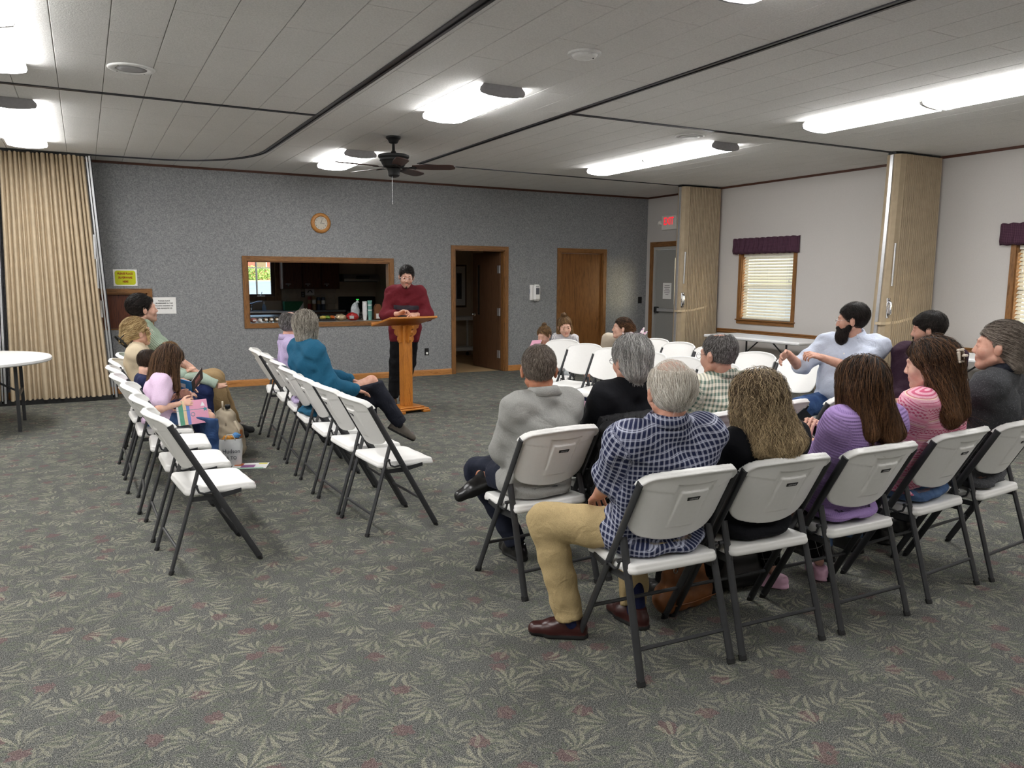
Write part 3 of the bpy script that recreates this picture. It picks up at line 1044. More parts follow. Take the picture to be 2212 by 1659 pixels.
FOOT = _m(MB().tube([(0, 0.003, 0.0), (0, -0.007, 0.022)], 0.0125, 10, ry=0.0195), 'foot_cap', 'black_rubber')
FBAR = _m(MB().tube([(-0.226, tube_y(0.185), 0.185), (0.226, tube_y(0.185), 0.185)], 0.0085, 8), 'front_crossbar', 'grey_steel')
RBAR = _m(MB().tube([(-0.215, -0.193, 0.13), (0.215, -0.193, 0.13)], 0.0085, 8), 'rear_crossbar', 'grey_steel')
RAIL = {}
LNK = {}
for s in (-1, 1):
    xs = sorted((0.203 * s, 0.214 * s))
    RAIL[s] = _m(MB().prism([(-0.125, 0.398), (-0.125, 0.375), (0.02, 0.371), (0.15, 0.395), (0.15, 0.416), (0.02, 0.398)], xs[0], xs[1], plane='YZ'), 'seat_rail', 'grey_steel', False)
    x = 0.238 * s
    LNK[s] = _m(MB().tube([(x, -0.088, 0.462), (x, -0.075, 0.428), (x, -0.05, 0.417), (x, 0.0, 0.424)], 0.0055, 6).tube([(x - 0.012, 0.0, 0.424), (x + 0.006, 0.0, 0.424)], 0.009, 8).tube([(x - 0.012, -0.088, 0.462), (x + 0.006, -0.088, 0.462)], 0.009, 8), 'fold_link', 'grey_steel')
# label slot on the rear of the backrest
def panel_pt(x, s, n):
    n = n - 0.062 * (1 - (x / 0.235) ** 2) + 0.012
    p = np.array([x, tube_y(0.7), 0.7]) + s * _es + n * _en
    return Vector(p)
mb = MB()
q = [panel_pt(-0.027, 0.052, -0.0125), panel_pt(0.027, 0.052, -0.0125), panel_pt(0.03, 0.068, -0.0125), panel_pt(-0.03, 0.068, -0.0125)]
q2 = [p - Vector(_en) * 0.002 for p in q]
mb.add(q + q2, [(0, 1, 2, 3), (4, 7, 6, 5), (0, 4, 5, 1), (1, 5, 6, 2), (2, 6, 7, 3), (3, 7, 4, 0)])
SLOT = _m(mb, 'label_plate', 'black_plate', False)
simple('label_grey', rgb(196, 196, 196), 0.5)
LET = text_mesh('LIFETIME', 0.0105, 'label_grey', 0.0003)
_a = Vector((1, 0, 0)); _b = Vector(_es); _c = -Vector(_en)
_M = Matrix(((_a.x, _b.x, _c.x, 0), (_a.y, _b.y, _c.y, 0), (_a.z, _b.z, _c.z, 0), (0, 0, 0, 1)))
LET.transform(Matrix.Translation(panel_pt(0, 0.06, -0.0152)) @ _M)
LET.name = 'label_lettering'
def chair(x, y, deg, label):
    """deg = compass of the sitter's forward direction, 0 = +x"""
    t = thing('folding_chair', label, 'chair', (x, y, 0), math.radians(deg - 90), 'white folding chairs')
    link('seat', CS, t); b = link('backrest', CB, t)
    for s in (-1, 1):
        l = link('front_leg', FT[s], t); link('foot_cap', FOOT, l, (0.231 * s, 0.232, 0))
        l = link('rear_leg', RT[s], t); link('foot_cap', FOOT, l, (0.222 * s, -0.232, 0), (0, 0, PI))
        link('seat_rail', RAIL[s], t); link('fold_link', LNK[s], t)
    link('front_crossbar', FBAR, t); link('rear_crossbar', RBAR, t)
    p = link('label_plate', SLOT, b); link('label_lettering', LET, p)
    return t

def feet(n, f, label):
    """chair from its two rear feet: n on the sitter's right, f on the left"""
    n, f = Vector(n), Vector(f)
    m = (n + f) / 2
    lat = (n - f).normalized()
    fw = Vector((-lat.y, lat.x))
    c = m + fw * 0.233
    a = math.degrees(math.atan2(fw.y, fw.x))
    chair(c.x, c.y, a, label)
    return c, a
CH = {}
left_rows = [
    ('L1', (0.314, 4.328), (0.277, 4.776), 'empty white folding chair nearest the camera in the left-hand row, nobody beside it'),
    ('L2', (0.268, 4.934), (0.26, 5.383), 'empty white folding chair second from the camera in the left-hand row'),
    ('L3', (0.231, 5.571), (0.25, 6.03), 'empty white folding chair next to the girl reading in the left-hand row'),
    ('L4', (0.188, 6.157), (0.19, 6.61), 'white folding chair the long-haired girl with the picture book sits on'),
    ('L5', (0.186, 6.754), (0.17, 7.21), 'white folding chair of the small dark-haired boy in the left-hand row'),
    ('L6', (0.19, 7.36), (0.24, 7.81), 'white folding chair under the blonde woman with the black hair clip'),
    ('L7', (0.255, 7.92), (0.325, 8.37), 'white folding chair farthest away in the left-hand row, under the dark-haired man'),
    ('M1', (1.423, 4.433), (1.396, 4.888), 'empty white folding chair nearest the camera in the middle row'),
    ('M2', (1.397, 4.962), (1.381, 5.41), 'empty white folding chair second from the camera in the middle row'),
    ('M3', (1.374, 5.532), (1.394, 5.99), 'empty white folding chair just this side of the woman in teal'),
    ('M4', (1.386, 6.119), (1.419, 6.58), 'white folding chair the grey-haired woman in teal sits on'),
    ('M5', (1.433, 6.715), (1.472, 7.17), 'white folding chair of the balding man in the lilac striped shirt'),
    ('M6', (1.467, 7.326), (1.509, 7.79), 'empty white folding chair just beyond the man in the lilac striped shirt'),
    ('M7', (1.458, 7.941), (1.53, 8.386), 'empty white folding chair farthest from the camera in the middle row'),
    ('A', (2.247, 2.216), (1.802, 2.241), 'white folding chair under the white-haired man in the navy checked shirt'),
    ('B', (2.752, 2.183), (2.308, 2.213), 'white folding chair the woman with long frizzy fair hair sits on'),
    ('C', (3.318, 2.167), (2.868, 2.177), 'white folding chair under the woman in the lavender knit sweater'),
    ('D', (3.988, 2.235), (3.530, 2.205), 'white folding chair under the woman in the pink striped sweater'),
    ('E', (4.545, 2.262), (4.088, 2.222), 'white folding chair under the man in the charcoal sweater at the right edge'),
    ('F', (2.255, 3.178), (1.801, 3.159), 'white folding chair under the man in the pale grey polo shirt'),
    ('G', (2.775, 3.19), (2.32, 3.18), 'white folding chair with a black jacket over its back'),
    ('I', (3.33, 3.165), (2.88, 3.14), 'white folding chair of the man in the green and white checked shirt'),
    ('J', (3.90, 3.28), (3.455, 3.23), 'empty white folding chair directly in front of the frizzy-haired woman\'s phone side'),
    ('K', (4.50, 3.33), (4.05, 3.24), 'white folding chair hidden behind the long-haired woman in lavender'),
]
for k, n, f, lab in left_rows:
    CH[k] = feet(n, f, lab)
right_rows = [
    ('P1', 4.72, 7.64, 203, 'empty white chair at the far end of the near right-hand row, before the standing girl'),
    ('P2', 4.62, 7.04, 202, 'empty white chair second from the girl in the near right-hand row'),
    ('P3', 4.58, 6.50, 199, 'empty white chair left of the grey-haired woman in black, near right-hand row'),
    ('P4', 4.62, 5.98, 195, 'empty white chair just right of the grey-haired woman in black, near right-hand row'),
    ('P5', 4.60, 5.46, 191, 'empty white chair above the bald crown of the white-haired man, near right-hand row'),
    ('P6', 4.54, 4.94, 187, 'empty white chair mostly hidden by the man in green checks, near right-hand row'),
    ('P7', 4.47, 4.42, 184, 'empty white chair just above the frizzy-haired woman, near right-hand row'),
    ('Q0', 5.76, 7.90, 212, 'white folding chair on which the young mother with the bun sits'),
    ('Q1', 5.79, 7.34, 190, 'empty white chair just right of the young mother, back right-hand row'),
    ('Q2', 5.70, 6.80, 190, 'empty white chair second from the young mother, back right-hand row'),
    ('Q3', 5.68, 6.22, 190, 'empty white chair right of the head of the man in green checks, back right-hand row'),
    ('Q4', 5.58, 5.52, 190, 'empty white chair left of the bearded man\'s moving hand, back right-hand row'),
    ('Q5', 5.62, 5.00, 191, 'empty white chair next to the bearded man, under his outstretched hands'),
    ('Q6', 5.62, 4.34, 192, 'white folding chair under the bearded man in the pale blue shirt'),
    ('Q7', 5.78, 3.76, 195, 'white folding chair under the young man in the dark plum sweater'),
]
for k, x, y, a, lab in right_rows:
    chair(x, y, a, lab)
    CH[k] = (Vector((x, y)), a)
# =================================================================== ceiling fittings
def lens_mat():
    t = NT('light_lens')
    co = t.coord()
    s = t.n('SeparateXYZ'); t.l(co, s.inputs[0])
    rib = t.math('ADD', 0.94, t.math('MULTIPLY', t.math('SINE', t.math('MULTIPLY', s.outputs[1], 240)), 0.06))
    tube = t.math('ADD', 0.82, t.math('MULTIPLY', t.math('COSINE', t.math('MULTIPLY', s.outputs[0], 34)), -0.18))
    t.base((0.9, 0.9, 0.9, 1))
    t.b.inputs['Emission Color'].default_value = (1.0, 0.99, 0.98, 1)
    t.l(t.math('MULTIPLY', t.math('MULTIPLY', rib, tube), LIGHT_W), t.b.inputs['Emission Strength'])
    t.set(0.3)
    MATS['light_lens'] = t.m
lens_mat()
LP = [(-0.165, 0.0), (-0.192, -0.03), (-0.195, -0.048), (-0.185, -0.068), (-0.12, -0.082), (0, -0.09), (0.12, -0.082), (0.185, -0.068), (0.195, -0.048), (0.192, -0.03), (0.165, 0.0)]
def light(x, y0, y1, n, label):
    t = thing('ceiling_light', label, 'light', (x, (y0 + y1) / 2, HZ), 0, 'fluorescent wrap ceiling lights')
    L = (y1 - y0)
    ob('housing', MB().box(-0.15, 0.15, -L / 2 + 0.004, L / 2 - 0.004, -0.03, 0.0), 'fixture_white', t)
    seg = L / n
    for k in range(n):
        a = -L / 2 + k * seg + 0.012; b = a + seg - 0.024
        rows = [[(px, yy, pz) for px, pz in LP] for yy in (a, b)]
        ob('lens', MB().grid(rows), 'light_lens', t)
        if k < n - 1:
            ob('lens_joint', MB().prism([(px * 1.02, pz * 1.03) for px, pz in LP], b - 0.002, b + 0.026), 'fixture_white', t)
    for s in (-1, 1):
        ya, yb = sorted((s * (L / 2 - 0.016), s * L / 2))
        ob('end_cap', MB().prism([(px * 1.01, pz * 1.03) for px, pz in LP], ya, yb), 'fixture_end', t)
light(2.958, 5.578, 6.765, 1, 'lit ceiling light with grey end nearest the fan, on the camera side of it')
light(2.958, 9.16, 10.385, 1, 'lit ceiling light partly behind the fan blades, nearest the grey wall')
light(2.958, 1.97, 3.16, 1, 'lit ceiling light just touching the top edge of the photo')
light(6.265, 6.60, 9.03, 2, 'long lit double ceiling light near the exit sign')
light(6.265, 2.98, 5.395, 2, 'long lit double ceiling light running out of the right photo edge')
light(-0.455, 8.0, 10.36, 2, 'lit double ceiling light at the left edge above the folding partition')
light(-0.455, 4.32, 6.70, 2, 'lit double ceiling light in the top left corner of the photo')
light(2.958, -1.6, -0.4, 1, 'ceiling light behind the camera over the middle of the room')
light(6.265, -0.6, 1.8, 2, 'long double ceiling light beside the camera on the right')
light(-0.455, 0.6, 3.0, 2, 'double ceiling light above the left of the camera')
light(-3.4, 6.0, 8.4, 2, 'double ceiling light beyond the left photo edge')
light(-3.4, 1.0, 3.4, 2, 'double ceiling light far left of the camera')

# partition tracks let into the ceiling
def track(pts, w, label_root):
    mb = MB()
    pts = [Vector((*p, 0)) for p in pts]
    rows = []
    for off, z in ((-w, HZ - 0.001), (-w, HZ - 0.010), (-w * 0.35, HZ - 0.010), (-w * 0.35, HZ - 0.002), (w * 0.35, HZ - 0.002), (w * 0.35, HZ - 0.010), (w, HZ - 0.010), (w, HZ - 0.001)):
        row = []
        for i, p in enumerate(pts):
            a = pts[max(0, i - 1)]; b = pts[min(len(pts) - 1, i + 1)]
            d = (b - a).normalized()
            nrm = Vector((d.y, -d.x, 0))
            q = p + nrm * off
            row.append((q.x, q.y, z))
        rows.append(row)
    mb.grid(rows)
    return struct(ob(label_root, mb, 'track_metal'))
arc = [(2.0, FY), (2.0, 9.75)]
for k in range(1, 13):
    a = k / 12 * R90
    arc.append((2.0 - 1.15 * (1 - math.cos(a)), 9.75 + 1.40 * math.sin(a)))
arc += [(0.3, 11.17), (LX, 11.17)]
track(arc, 0.034, trim_name())
track([(3.955, FY), (3.955, 9.80)], 0.034, trim_name())
track([(3.955, 9.80), (RX, 9.93)], 0.012, trim_name())
track([(3.955, 6.19), (RX, 6.10)], 0.022, trim_name())
track([(2.0, 7.42), (LX, 7.44)], 0.022, trim_name())

# round ceiling fittings
t = thing('ceiling_speaker', 'round white perforated speaker flush in the ceiling, upper left', 'speaker', (0.395, 6.48, HZ))
ob('rim', MB().lathe([(0.160, 0.0), (0.160, -0.004), (0.150, -0.012), (0.105, -0.009), (0.104, -0.006)][::-1], 40), 'fixture_white', t, True)
simple('speaker_grey', rgb(168, 168, 170), 0.6, var=0.2, scale=300)
ob('grille', MB().lathe([(0.001, -0.012), (0.06, -0.011), (0.105, -0.007)], 40), 'speaker_grey', t, True)
for k in range(4):
    a = PI / 4 + k * R90
    ob('screw', MB().lathe([(0.005, -0.012), (0.005, -0.006)], 8, (0.128 * math.cos(a), 0.128 * math.sin(a), 0)), 'grey_steel', t)
t = thing('smoke_detector', 'round white detector on the ceiling above the lit fixture by the fan', 'detector', (3.02, 4.54, HZ))
ob('base', MB().lathe([(0.112, -0.014), (0.112, 0.0)], 36), 'fixture_white', t, 0.6)
ob('cover', MB().lathe([(0.001, -0.036), (0.045, -0.036), (0.075, -0.03), (0.088, -0.014)], 36), 'fixture_white', t, True)
ob('indicator', MB().lathe([(0.006, -0.037), (0.006, -0.03)], 8, (0.05, -0.03, 0)), 'grey_steel', t)
t = thing('air_diffuser', 'round white slotted ceiling diffuser near the long double light', 'vent', (5.66, 6.50, HZ))
ob('rim', MB().lathe([(0.155, 0.0), (0.155, -0.005), (0.14, -0.014), (0.12, -0.008)][::-1], 40), 'fixture_white', t, True)
ob('centre_disc', MB().lathe([(0.001, -0.02), (0.05, -0.019), (0.06, -0.01)], 30), 'fixture_white', t, True)
for k, rr in enumerate((0.078, 0.10)):
    ob('ring_blade', MB().lathe([(rr, -0.017), (rr + 0.012, -0.008)], 36), 'fixture_white', t, True)
for k in range(4):
    ob('spoke', MB().box(0.05, 0.135, -0.004, 0.004, -0.016, -0.008, M=Matrix.Rotation(PI / 4 + k * R90, 4, 'Z')), 'fixture_white', t)

# ceiling fan
t = thing('ceiling_fan', 'dark bronze ceiling fan with brown wooden blades', 'fan', (2.985, 8.12, HZ))
ob('canopy', MB().lathe([(0.03, -0.072), (0.045, -0.066), (0.06, -0.035), (0.078, -0.02), (0.078, 0.0)], 24), 'black_metal', t, 0.6)
ob('downrod', MB().lathe([(0.05, -0.185), (0.03, -0.165), (0.016, -0.14), (0.014, -0.07)], 16), 'black_metal', t, 0.6)
ob('motor', MB().lathe([(0.06, -0.335), (0.11, -0.31), (0.128, -0.28), (0.135, -0.262), (0.15, -0.25), (0.15, -0.232), (0.165, -0.215), (0.165, -0.195), (0.14, -0.185), (0.05, -0.18)], 32), 'black_metal', t, 0.5)
ob('switch_housing', MB().lathe([(0.02, -0.425), (0.05, -0.415), (0.062, -0.40), (0.062, -0.36), (0.075, -0.335)], 24), 'black_metal', t, 0.5)
for k in range(5):
    a = math.radians(330 - 72 * k)
    M = Matrix.Rotation(a, 4, 'Z')
    Mb = M @ Matrix.Translation((0, 0, -0.325)) @ Matrix.Rotation(math.radians(-12), 4, 'X')
    br = ob('blade_arm', MB().prism([(0.08, -0.02), (0.16, -0.012), (0.23, -0.04), (0.245, 0.0), (0.23, 0.04), (0.16, 0.012), (0.08, 0.02)], -0.004, 0.003, plane='XY', M=Mb), 'black_metal', t)
    poly = [(0.20, -0.05), (0.40, -0.068), (0.60, -0.068), (0.648, -0.05), (0.66, 0.0), (0.648, 0.05), (0.60, 0.068), (0.40, 0.068), (0.20, 0.05), (0.185, 0.0)]
    ob('blade', MB().prism(poly, 0.004, 0.011, plane='XY', M=Mb), 'fan_blade', t)
ob('pull_chain', MB().tube([(-0.03, -0.03, -0.41), (-0.03, -0.03, -0.69)], 0.0009, 5).lathe([(0.002, -0.02), (0.006, -0.012), (0.003, 0.0)], 8, (-0.03, -0.03, -0.69)).lathe([(0.004, -0.004), (0.004, 0.004)], 8, (-0.03, -0.03, -0.56)), 'aluminium', t)

# =================================================================== folding partitions
def cloth_mat(name, c, s=500):
    t = NT(name)
    co = t.coord()
    n = t.noise(co, s, 2, 0.6); n2 = t.noise(co, 12, 2)
    c1 = tuple(x * 0.78 for x in c[:3]) + (1,)
    t.base(t.mix(0.5, t.ramp(n, [(0.35, c1), (0.65, c)]), t.ramp(n2, [(0.3, c1), (0.7, c)])))
    t.set(0.85, 0, 0.15)
    t.bump(n, 0.2, 0.002)
    MATS[name] = t.m
cloth_mat('partition_tan', rgb(206, 188, 160))
cloth_mat('partition_tan_r', rgb(176, 159, 134))
# left: loose pleats hung across the end of the curved track
t = thing('folding_partition', 'tan pleated accordion partition with metal lead posts at the left edge', 'partition', (0, 11.17, 0))
def pleats(x_top0, x_top1, x_bot0, x_bot1, n, amp, z0, z1, jit, seed):
    rr = random.Random(seed)
    ks = []
    for i in range(n + 1):
        ks.append((i / n) + rr.uniform(-jit, jit) / n)
    ks[0], ks[-1] = 0, 1
    cols = []
    per = 8
    for i in range(n):
        a_ = amp * rr.uniform(0.75, 1.15)
        for j in range(per):
            f = j / per
            s = ks[i] + (ks[i + 1] - ks[i]) * f
            y = -a_ * (abs(math.sin(PI * f)) ** 0.34) + amp * 0.5
            cols.append((s, y))
    cols.append((1.0, amp * 0.5))
    rows = []
    for k in range(9):
        f = k / 8
        z = z0 + (z1 - z0) * f
        rows.append([(x_bot0 + (x_bot1 - x_bot0) * s + ((x_top0 - x_bot0) + ((x_top1 - x_top0) - (x_bot1 - x_bot0)) * s) * (f ** 0.9), y * (1.0 - 0.25 * f), z) for s, y in cols])
    return MB().grid(rows)
ob('pleated_cloth', pleats(-0.79, 0.10, -0.87, 0.235, 19, 0.15, 0.055, 3.03, 0.22, 3), 'partition_tan', t, True)
ob('pleated_cloth', pleats(-2.3, -0.86, -2.3, -0.96, 22, 0.15, 0.055, 3.03, 0.2, 4), 'partition_tan', t, True)
def leaning(xb, xt, w, y0, y1, mat, name):
    mb = MB()
    vs = [(x + dx, y, z) for z, x in ((0.03, xb), (3.03, xt)) for y in (y0, y1) for dx in (-w / 2, w / 2)]
    mb.add(vs, [(0, 2, 3, 1), (4, 5, 7, 6), (0, 1, 5, 4), (2, 6, 7, 3), (0, 4, 6, 2), (1, 3, 7, 5)])
    return ob(name, mb, mat, t)
for xb, xt in ((0.285, 0.15), (-0.915, -0.825)):
    leaning(xb, xt, 0.022, -0.065, 0.06, 'aluminium', 'lead_post')
    leaning(xb - 0.032, xt - 0.03, 0.016, -0.05, 0.05, 'aluminium', 'lead_post')
    leaning(xb + 0.02, xt + 0.018, 0.01, -0.03, 0.03, 'track_metal', 'post_seal')
    fx = lambda z: xb + (xt - xb) * z / 3.03 - 0.055
    ob('latch_rod', MB().box(fx(1.9) - 0.01, fx(1.9) + 0.012, -0.1, -0.08, 1.78, 2.08).box(fx(1.6) - 0.008, fx(1.6) + 0.006, -0.1, -0.08, 1.42, 1.80), 'aluminium', t)
    ob('pull_handle', MB().bbox(fx(1.15) - 0.014, fx(1.15) + 0.014, -0.115, -0.07, 1.05, 1.27, 0.008), 'chrome', t)
ob('sweep_seal', MB().box(-2.3, 0.27, -0.05, 0.05, 0.004, 0.06), 'black_rubber', t)
ob('header', MB().box(-2.3, 0.16, -0.05, 0.04, 3.025, 3.05), 'black_metal', t)
# stacked partitions against the right wall
def stack(yc, x_lead, label, lean):
    t = thing('folding_partition', label, 'partition', (RX, yc, 0))
    n = 21
    xl = x_lead - RX
    cols = []
    rr = random.Random(int(yc * 10))
    for i in range(n):
        dep = rr.uniform(0.022, 0.04)
        for j in range(6):
            f_ = j / 6
            cols.append((-0.055 + (xl + 0.15) * (i + f_) / n, -0.112 + dep * (1 - abs(math.sin(PI * f_)) ** 0.5)))
    path = [(-0.055, 0.10)] + cols + [(xl + 0.09, -0.10), (xl + 0.04, -0.09), (xl + 0.012, -0.05), (xl + 0.012, 0.05), (xl + 0.04, 0.09), (xl + 0.09, 0.10), (-0.055, 0.10)]
    rows = []
    for k in range(7):
        f = k / 6
        z = 0.03 + 2.995 * f
        dx = -lean * (1 - f) ** 1.4
        rows.append([(x + dx * (x / xl), y * (1 + 0.12 * (1 - f)), z) for x, y in path])
    ob('pleated_cloth', MB().grid(rows), 'partition_tan_r', t)
    ob('wall_jamb', MB().box(-0.055, -0.001, -0.05, 0.05, 0.0, 3.025), 'oak_trim_v', t)
    def lx(z):
        return xl - lean * (1 - z / 3.03) ** 1.4
    rows = []
    for k in range(9):
        z = 0.03 + 2.99 * k / 8
        a = lx(z)
        rows.append([(a - 0.004, -0.02, z), (a + 0.035, -0.022, z), (a + 0.035, 0.022, z), (a - 0.004, 0.02, z), (a - 0.004, -0.02, z)])
    ob('lead_post', MB().grid(rows), 'aluminium', t)
    mb = MB()
    for k in range(9):
        z = 0.03 + 2.99 * k / 8
    rows = [[(lx(z) - 0.016, -0.05 + 0.0, z), (lx(z) - 0.016, -0.03, z)] for z in [0.03 + 2.99 * k / 8 for k in range(9)]]
    a = lx(1.75)
    ob('latch_rod', MB().tube([(a + 0.045, -0.115, 1.5), (a + 0.06, -0.115, 2.0)], 0.011, 8), 'aluminium', t)
    a = lx(1.25)
    ob('pull_handle', MB().tube([(a + 0.05, -0.1, 1.15), (a + 0.05, -0.135, 1.18), (a + 0.055, -0.135, 1.30), (a + 0.055, -0.1, 1.33)], 0.014, 8).bbox(a + 0.02, a + 0.085, -0.105, -0.098, 1.12, 1.36, 0.004), 'chrome', t, True)
    a = lx(1.05)
    mb = MB()
    pts = [(a - 0.02, 0.0, 1.06), (a - 0.018, -0.075, 1.06), (a + 0.02, -0.108, 1.06), (a + 0.25, -0.118, 1.075), (a + 0.5, -0.115, 1.115), (-0.06, -0.075, 1.2), (-0.045, -0.055, 1.21)]
    mb.grid([[Vector(p) + Vector((0, 0, -0.016)) for p in pts], [Vector(p) + Vector((0, -0.002, 0.016)) for p in pts]])
    ob('tie_strap', mb, 'partition_tan', t)
    ob('header', MB().box(xl, -0.0, -0.05, 0.05, 3.025, 3.05), 'black_metal', t)
stack(9.83, 8.40, 'tan folded partition stacked beside the exit door', 0.03)
stack(6.09, 8.37, 'tan folded partition stacked behind the bearded man', 0.16)

# =================================================================== things on the back wall
t = thing('wall_clock', 'round oak wall clock with cream dial above the serving hatch', 'clock', (3.133, DY, 2.366))
Mc = Matrix.Rotation(R90, 4, 'X')
ob('case', MB().lathe([(0.096, 0.017), (0.097, 0.03), (0.11, 0.036), (0.135, 0.03), (0.148, 0.014), (0.148, 0.0)][::-1], 40, M=Mc), 'clock_oak', t, True)
simple('clock_dial', rgb(196, 190, 176), 0.5, var=0.03)
dl = ob('dial', MB().lathe([(0.098, 0.0), (0.098, 0.02), (0.0, 0.0201)], 40, M=Mc), 'clock_dial', t)
for k in range(12):
    me = text_mesh(str((k - 1) % 12 + 1), 0.026, 'ink', 0.0006)
    a = R90 - k * PI / 6
    me.transform(Matrix.Translation((0.078 * math.cos(a), -0.0212, 0.078 * math.sin(a))) @ Matrix.Rotation(R90, 4, 'X'))
    me.name = 'numeral'
    link('numeral', me, dl)
def hand(name, ang, L, w, mat, y):
    M = Matrix.Rotation(ang, 4, 'Y')
    ob(name, MB().prism([(-w, -0.015), (w, -0.015), (w * 0.4, L), (-w * 0.4, L)], y, y - 0.0015, M=M), mat, t)
hand('minute_hand', math.radians(17), 0.085, 0.003, 'ink', -0.024)
hand('hour_hand', math.radians(102), 0.055, 0.0045, 'ink', -0.023)
hand('second_hand', math.radians(88), 0.082, 0.0018, 'paper', -0.026)
glass_mat('clock_glass', (0.98, 0.98, 0.98, 1))

def sign(name, label, x0, x1, z0, z1, lines, ink, size, panel=None, bold=0.0, sx=1.0, tilt=0.0):
    t = thing(name, label, 'sign', ((x0 + x1) / 2, DY, (z0 + z1) / 2))
    hw, hh = (x1 - x0) / 2, (z1 - z0) / 2
    ob('sheet', MB().box(-hw, hw, -0.003, -0.0005, -hh, hh), 'paper', t)
    if panel:
        w, h, c = hw - 0.018, hh - 0.016, 0.03
        poly = []
        for cx, cz, a0 in ((w - c, h - c, 0), (-w + c, h - c, 1), (-w + c, -h + c, 2), (w - c, -h + c, 3)):
            for k in range(5):
                a = (a0 + k / 4) * R90
                poly.append((cx + c * math.cos(a), cz + c * math.sin(a)))
        ob('colour_panel', MB().prism(poly, -0.004, -0.003), panel, t)
    n = len(lines)
    for i, s in enumerate(lines):
        me = text_mesh(s, size, ink, 0.0005, sx=sx, bold=bold)
        me.transform(Matrix.Translation((0, -0.0052, (n / 2 - 0.5 - i) * size * 1.45 + (hh * 0.12 if not panel else 0))) @ Matrix.Rotation(R90, 4, 'X'))
        link('lettering', me, t)
    return t
sign('paper_sign', 'yellow and white paper sign with red lettering beside the left partition', 0.349, 0.634, 1.443, 1.662, ['PLEASE PLACE', 'SILVERWARE', 'HERE'], 'red_ink', 0.036, 'sign_yellow', 0.0012, 0.82)
sign('paper_sign', 'white paper sign with black lettering behind the dark-haired man', 0.80, 1.099, 1.065, 1.289, ['PLEASE PLACE', 'SILVERWARE IN THE', 'PLASTIC DISHPAN IN', 'THIS WINDOW \u263a'], 'ink', 0.0235, None, 0.0003)

t = thing('soap_dispenser', 'white wall-mounted hand sanitizer dispenser between the two wooden doors', 'dispenser', (6.79, DY, 1.33))
ob('back_plate', MB().bbox(-0.085, 0.04, -0.03, 0.0, -0.135, 0.135, 0.01), 'white_plastic', t)
ob('cover', MB().bbox(-0.045, 0.085, -0.11, -0.02, -0.14, 0.14, 0.03), 'white_plastic', t)
simple('dispenser_grey', rgb(92, 94, 100), 0.3)
ob('sight_window', MB().bbox(-0.015, 0.055, -0.113, -0.106, -0.03, 0.08, 0.004), 'dispenser_grey', t)
ob('nozzle', MB().lathe([(0.008, -0.01), (0.02, 0.012)], 10, (0.02, -0.06, -0.145)), 'dispenser_grey', t)
me = text_mesh('PURELL', 0.022, 'dispenser_grey', 0.0005, bold=0.0004)
me.transform(Matrix.Translation((0.02, -0.1115, 0.10)) @ Matrix.Rotation(R90, 4, 'X'))
link('lettering', me, t)
simple('blue_ink', rgb(30, 50, 120), 0.6)
me = text_mesh('PURELL', 0.024, 'blue_ink', 0.0005, bold=0.0004)
me.transform(Matrix.Translation((-0.086, -0.016, 0.02)) @ Matrix.Rotation(R90, 4, 'Y').to_4x4() @ Matrix.Rotation(PI, 4, 'X') @ Matrix.Rotation(0, 4, 'Z'))
link('lettering', me, t)
t = thing('wall_outlet', 'black electrical outlet low on the grey wall beside the speaker', 'outlet', (4.80, DY, 0.388))
ob('plate', MB().bbox(-0.036, 0.036, -0.006, 0.0, -0.057, 0.057, 0.002), 'black_plate', t)
ob('white_plug_cover', MB().lathe([(0.018, -0.0), (0.018, 0.01), (0.0, 0.0101)], 14, M=Matrix.Translation((0.002, -0.006, -0.022)) @ Mc), 'white_plastic', t)
ob('socket_face', MB().bbox(-0.017, 0.017, -0.0085, -0.005, 0.006, 0.036, 0.002), 'black_metal', t)
t = thing('light_switch', 'black light switch near the corner beside the exit door', 'switch', (9.082, DY, 1.182))
ob('plate', MB().bbox(-0.044, 0.044, -0.006, 0.0, -0.059, 0.059, 0.002), 'black_plate', t)
ob('toggle', MB().bbox(-0.008, 0.008, -0.016, -0.005, -0.012, 0.012, 0.002), 'black_metal', t)

# exit sign on the right wall
emit('exit_red', (1.0, 0.02, 0.04, 1), 0.9)
MATS['exit_red'].node_tree.nodes['Principled BSDF'].inputs['Base Color'].default_value = (0.6, 0.01, 0.02, 1)
t = thing('exit_sign', 'white exit sign with glowing red letters above the steel door', 'sign', (RX, 11.02, 2.567))
simple('exit_white', rgb(228, 226, 218), 0.5)
ob('case', MB().bbox(-0.045, 0.0, -0.19, 0.19, -0.125, 0.125, 0.006), 'exit_white', t)
me = text_mesh('EXIT', 0.185, 'exit_red', 0.001, bold=0.003, sx=0.72)
me.transform(Matrix.Translation((-0.0465, 0.0, 0.02)) @ Matrix(((0, 0, -1, 0), (-1, 0, 0, 0), (0, 1, 0, 0), (0, 0, 0, 1))))
link('lettering', me, t)
ob('emergency_lamp', MB().lathe([(0.012, 0), (0.02, 0.02), (0.045, 0.05), (0.05, 0.06), (0.0, 0.062)], 14, M=Matrix.Translation((-0.03, 0.20, -0.02)) @ Matrix.Rotation(-1.1, 4, 'X')), 'exit_white', t, True)
t = thing('paper_notice', 'white paper notice taped to the steel exit door', 'notice', (RX + 0.03, 11.09, 1.36))
ob('sheet', MB().box(-0.004, -0.001, -0.115, 0.115, -0.145, 0.145), 'paper', t)
for k in range(6):
    wdt = (0.07, 0.08, 0.06, 0.085, 0.075, 0.04)[k]
    ob('printed_line', MB().box(-0.0048, -0.004, -wdt, wdt, 0.095 - k * 0.032 - 0.004, 0.095 - k * 0.032 + 0.004), 'ink', t)

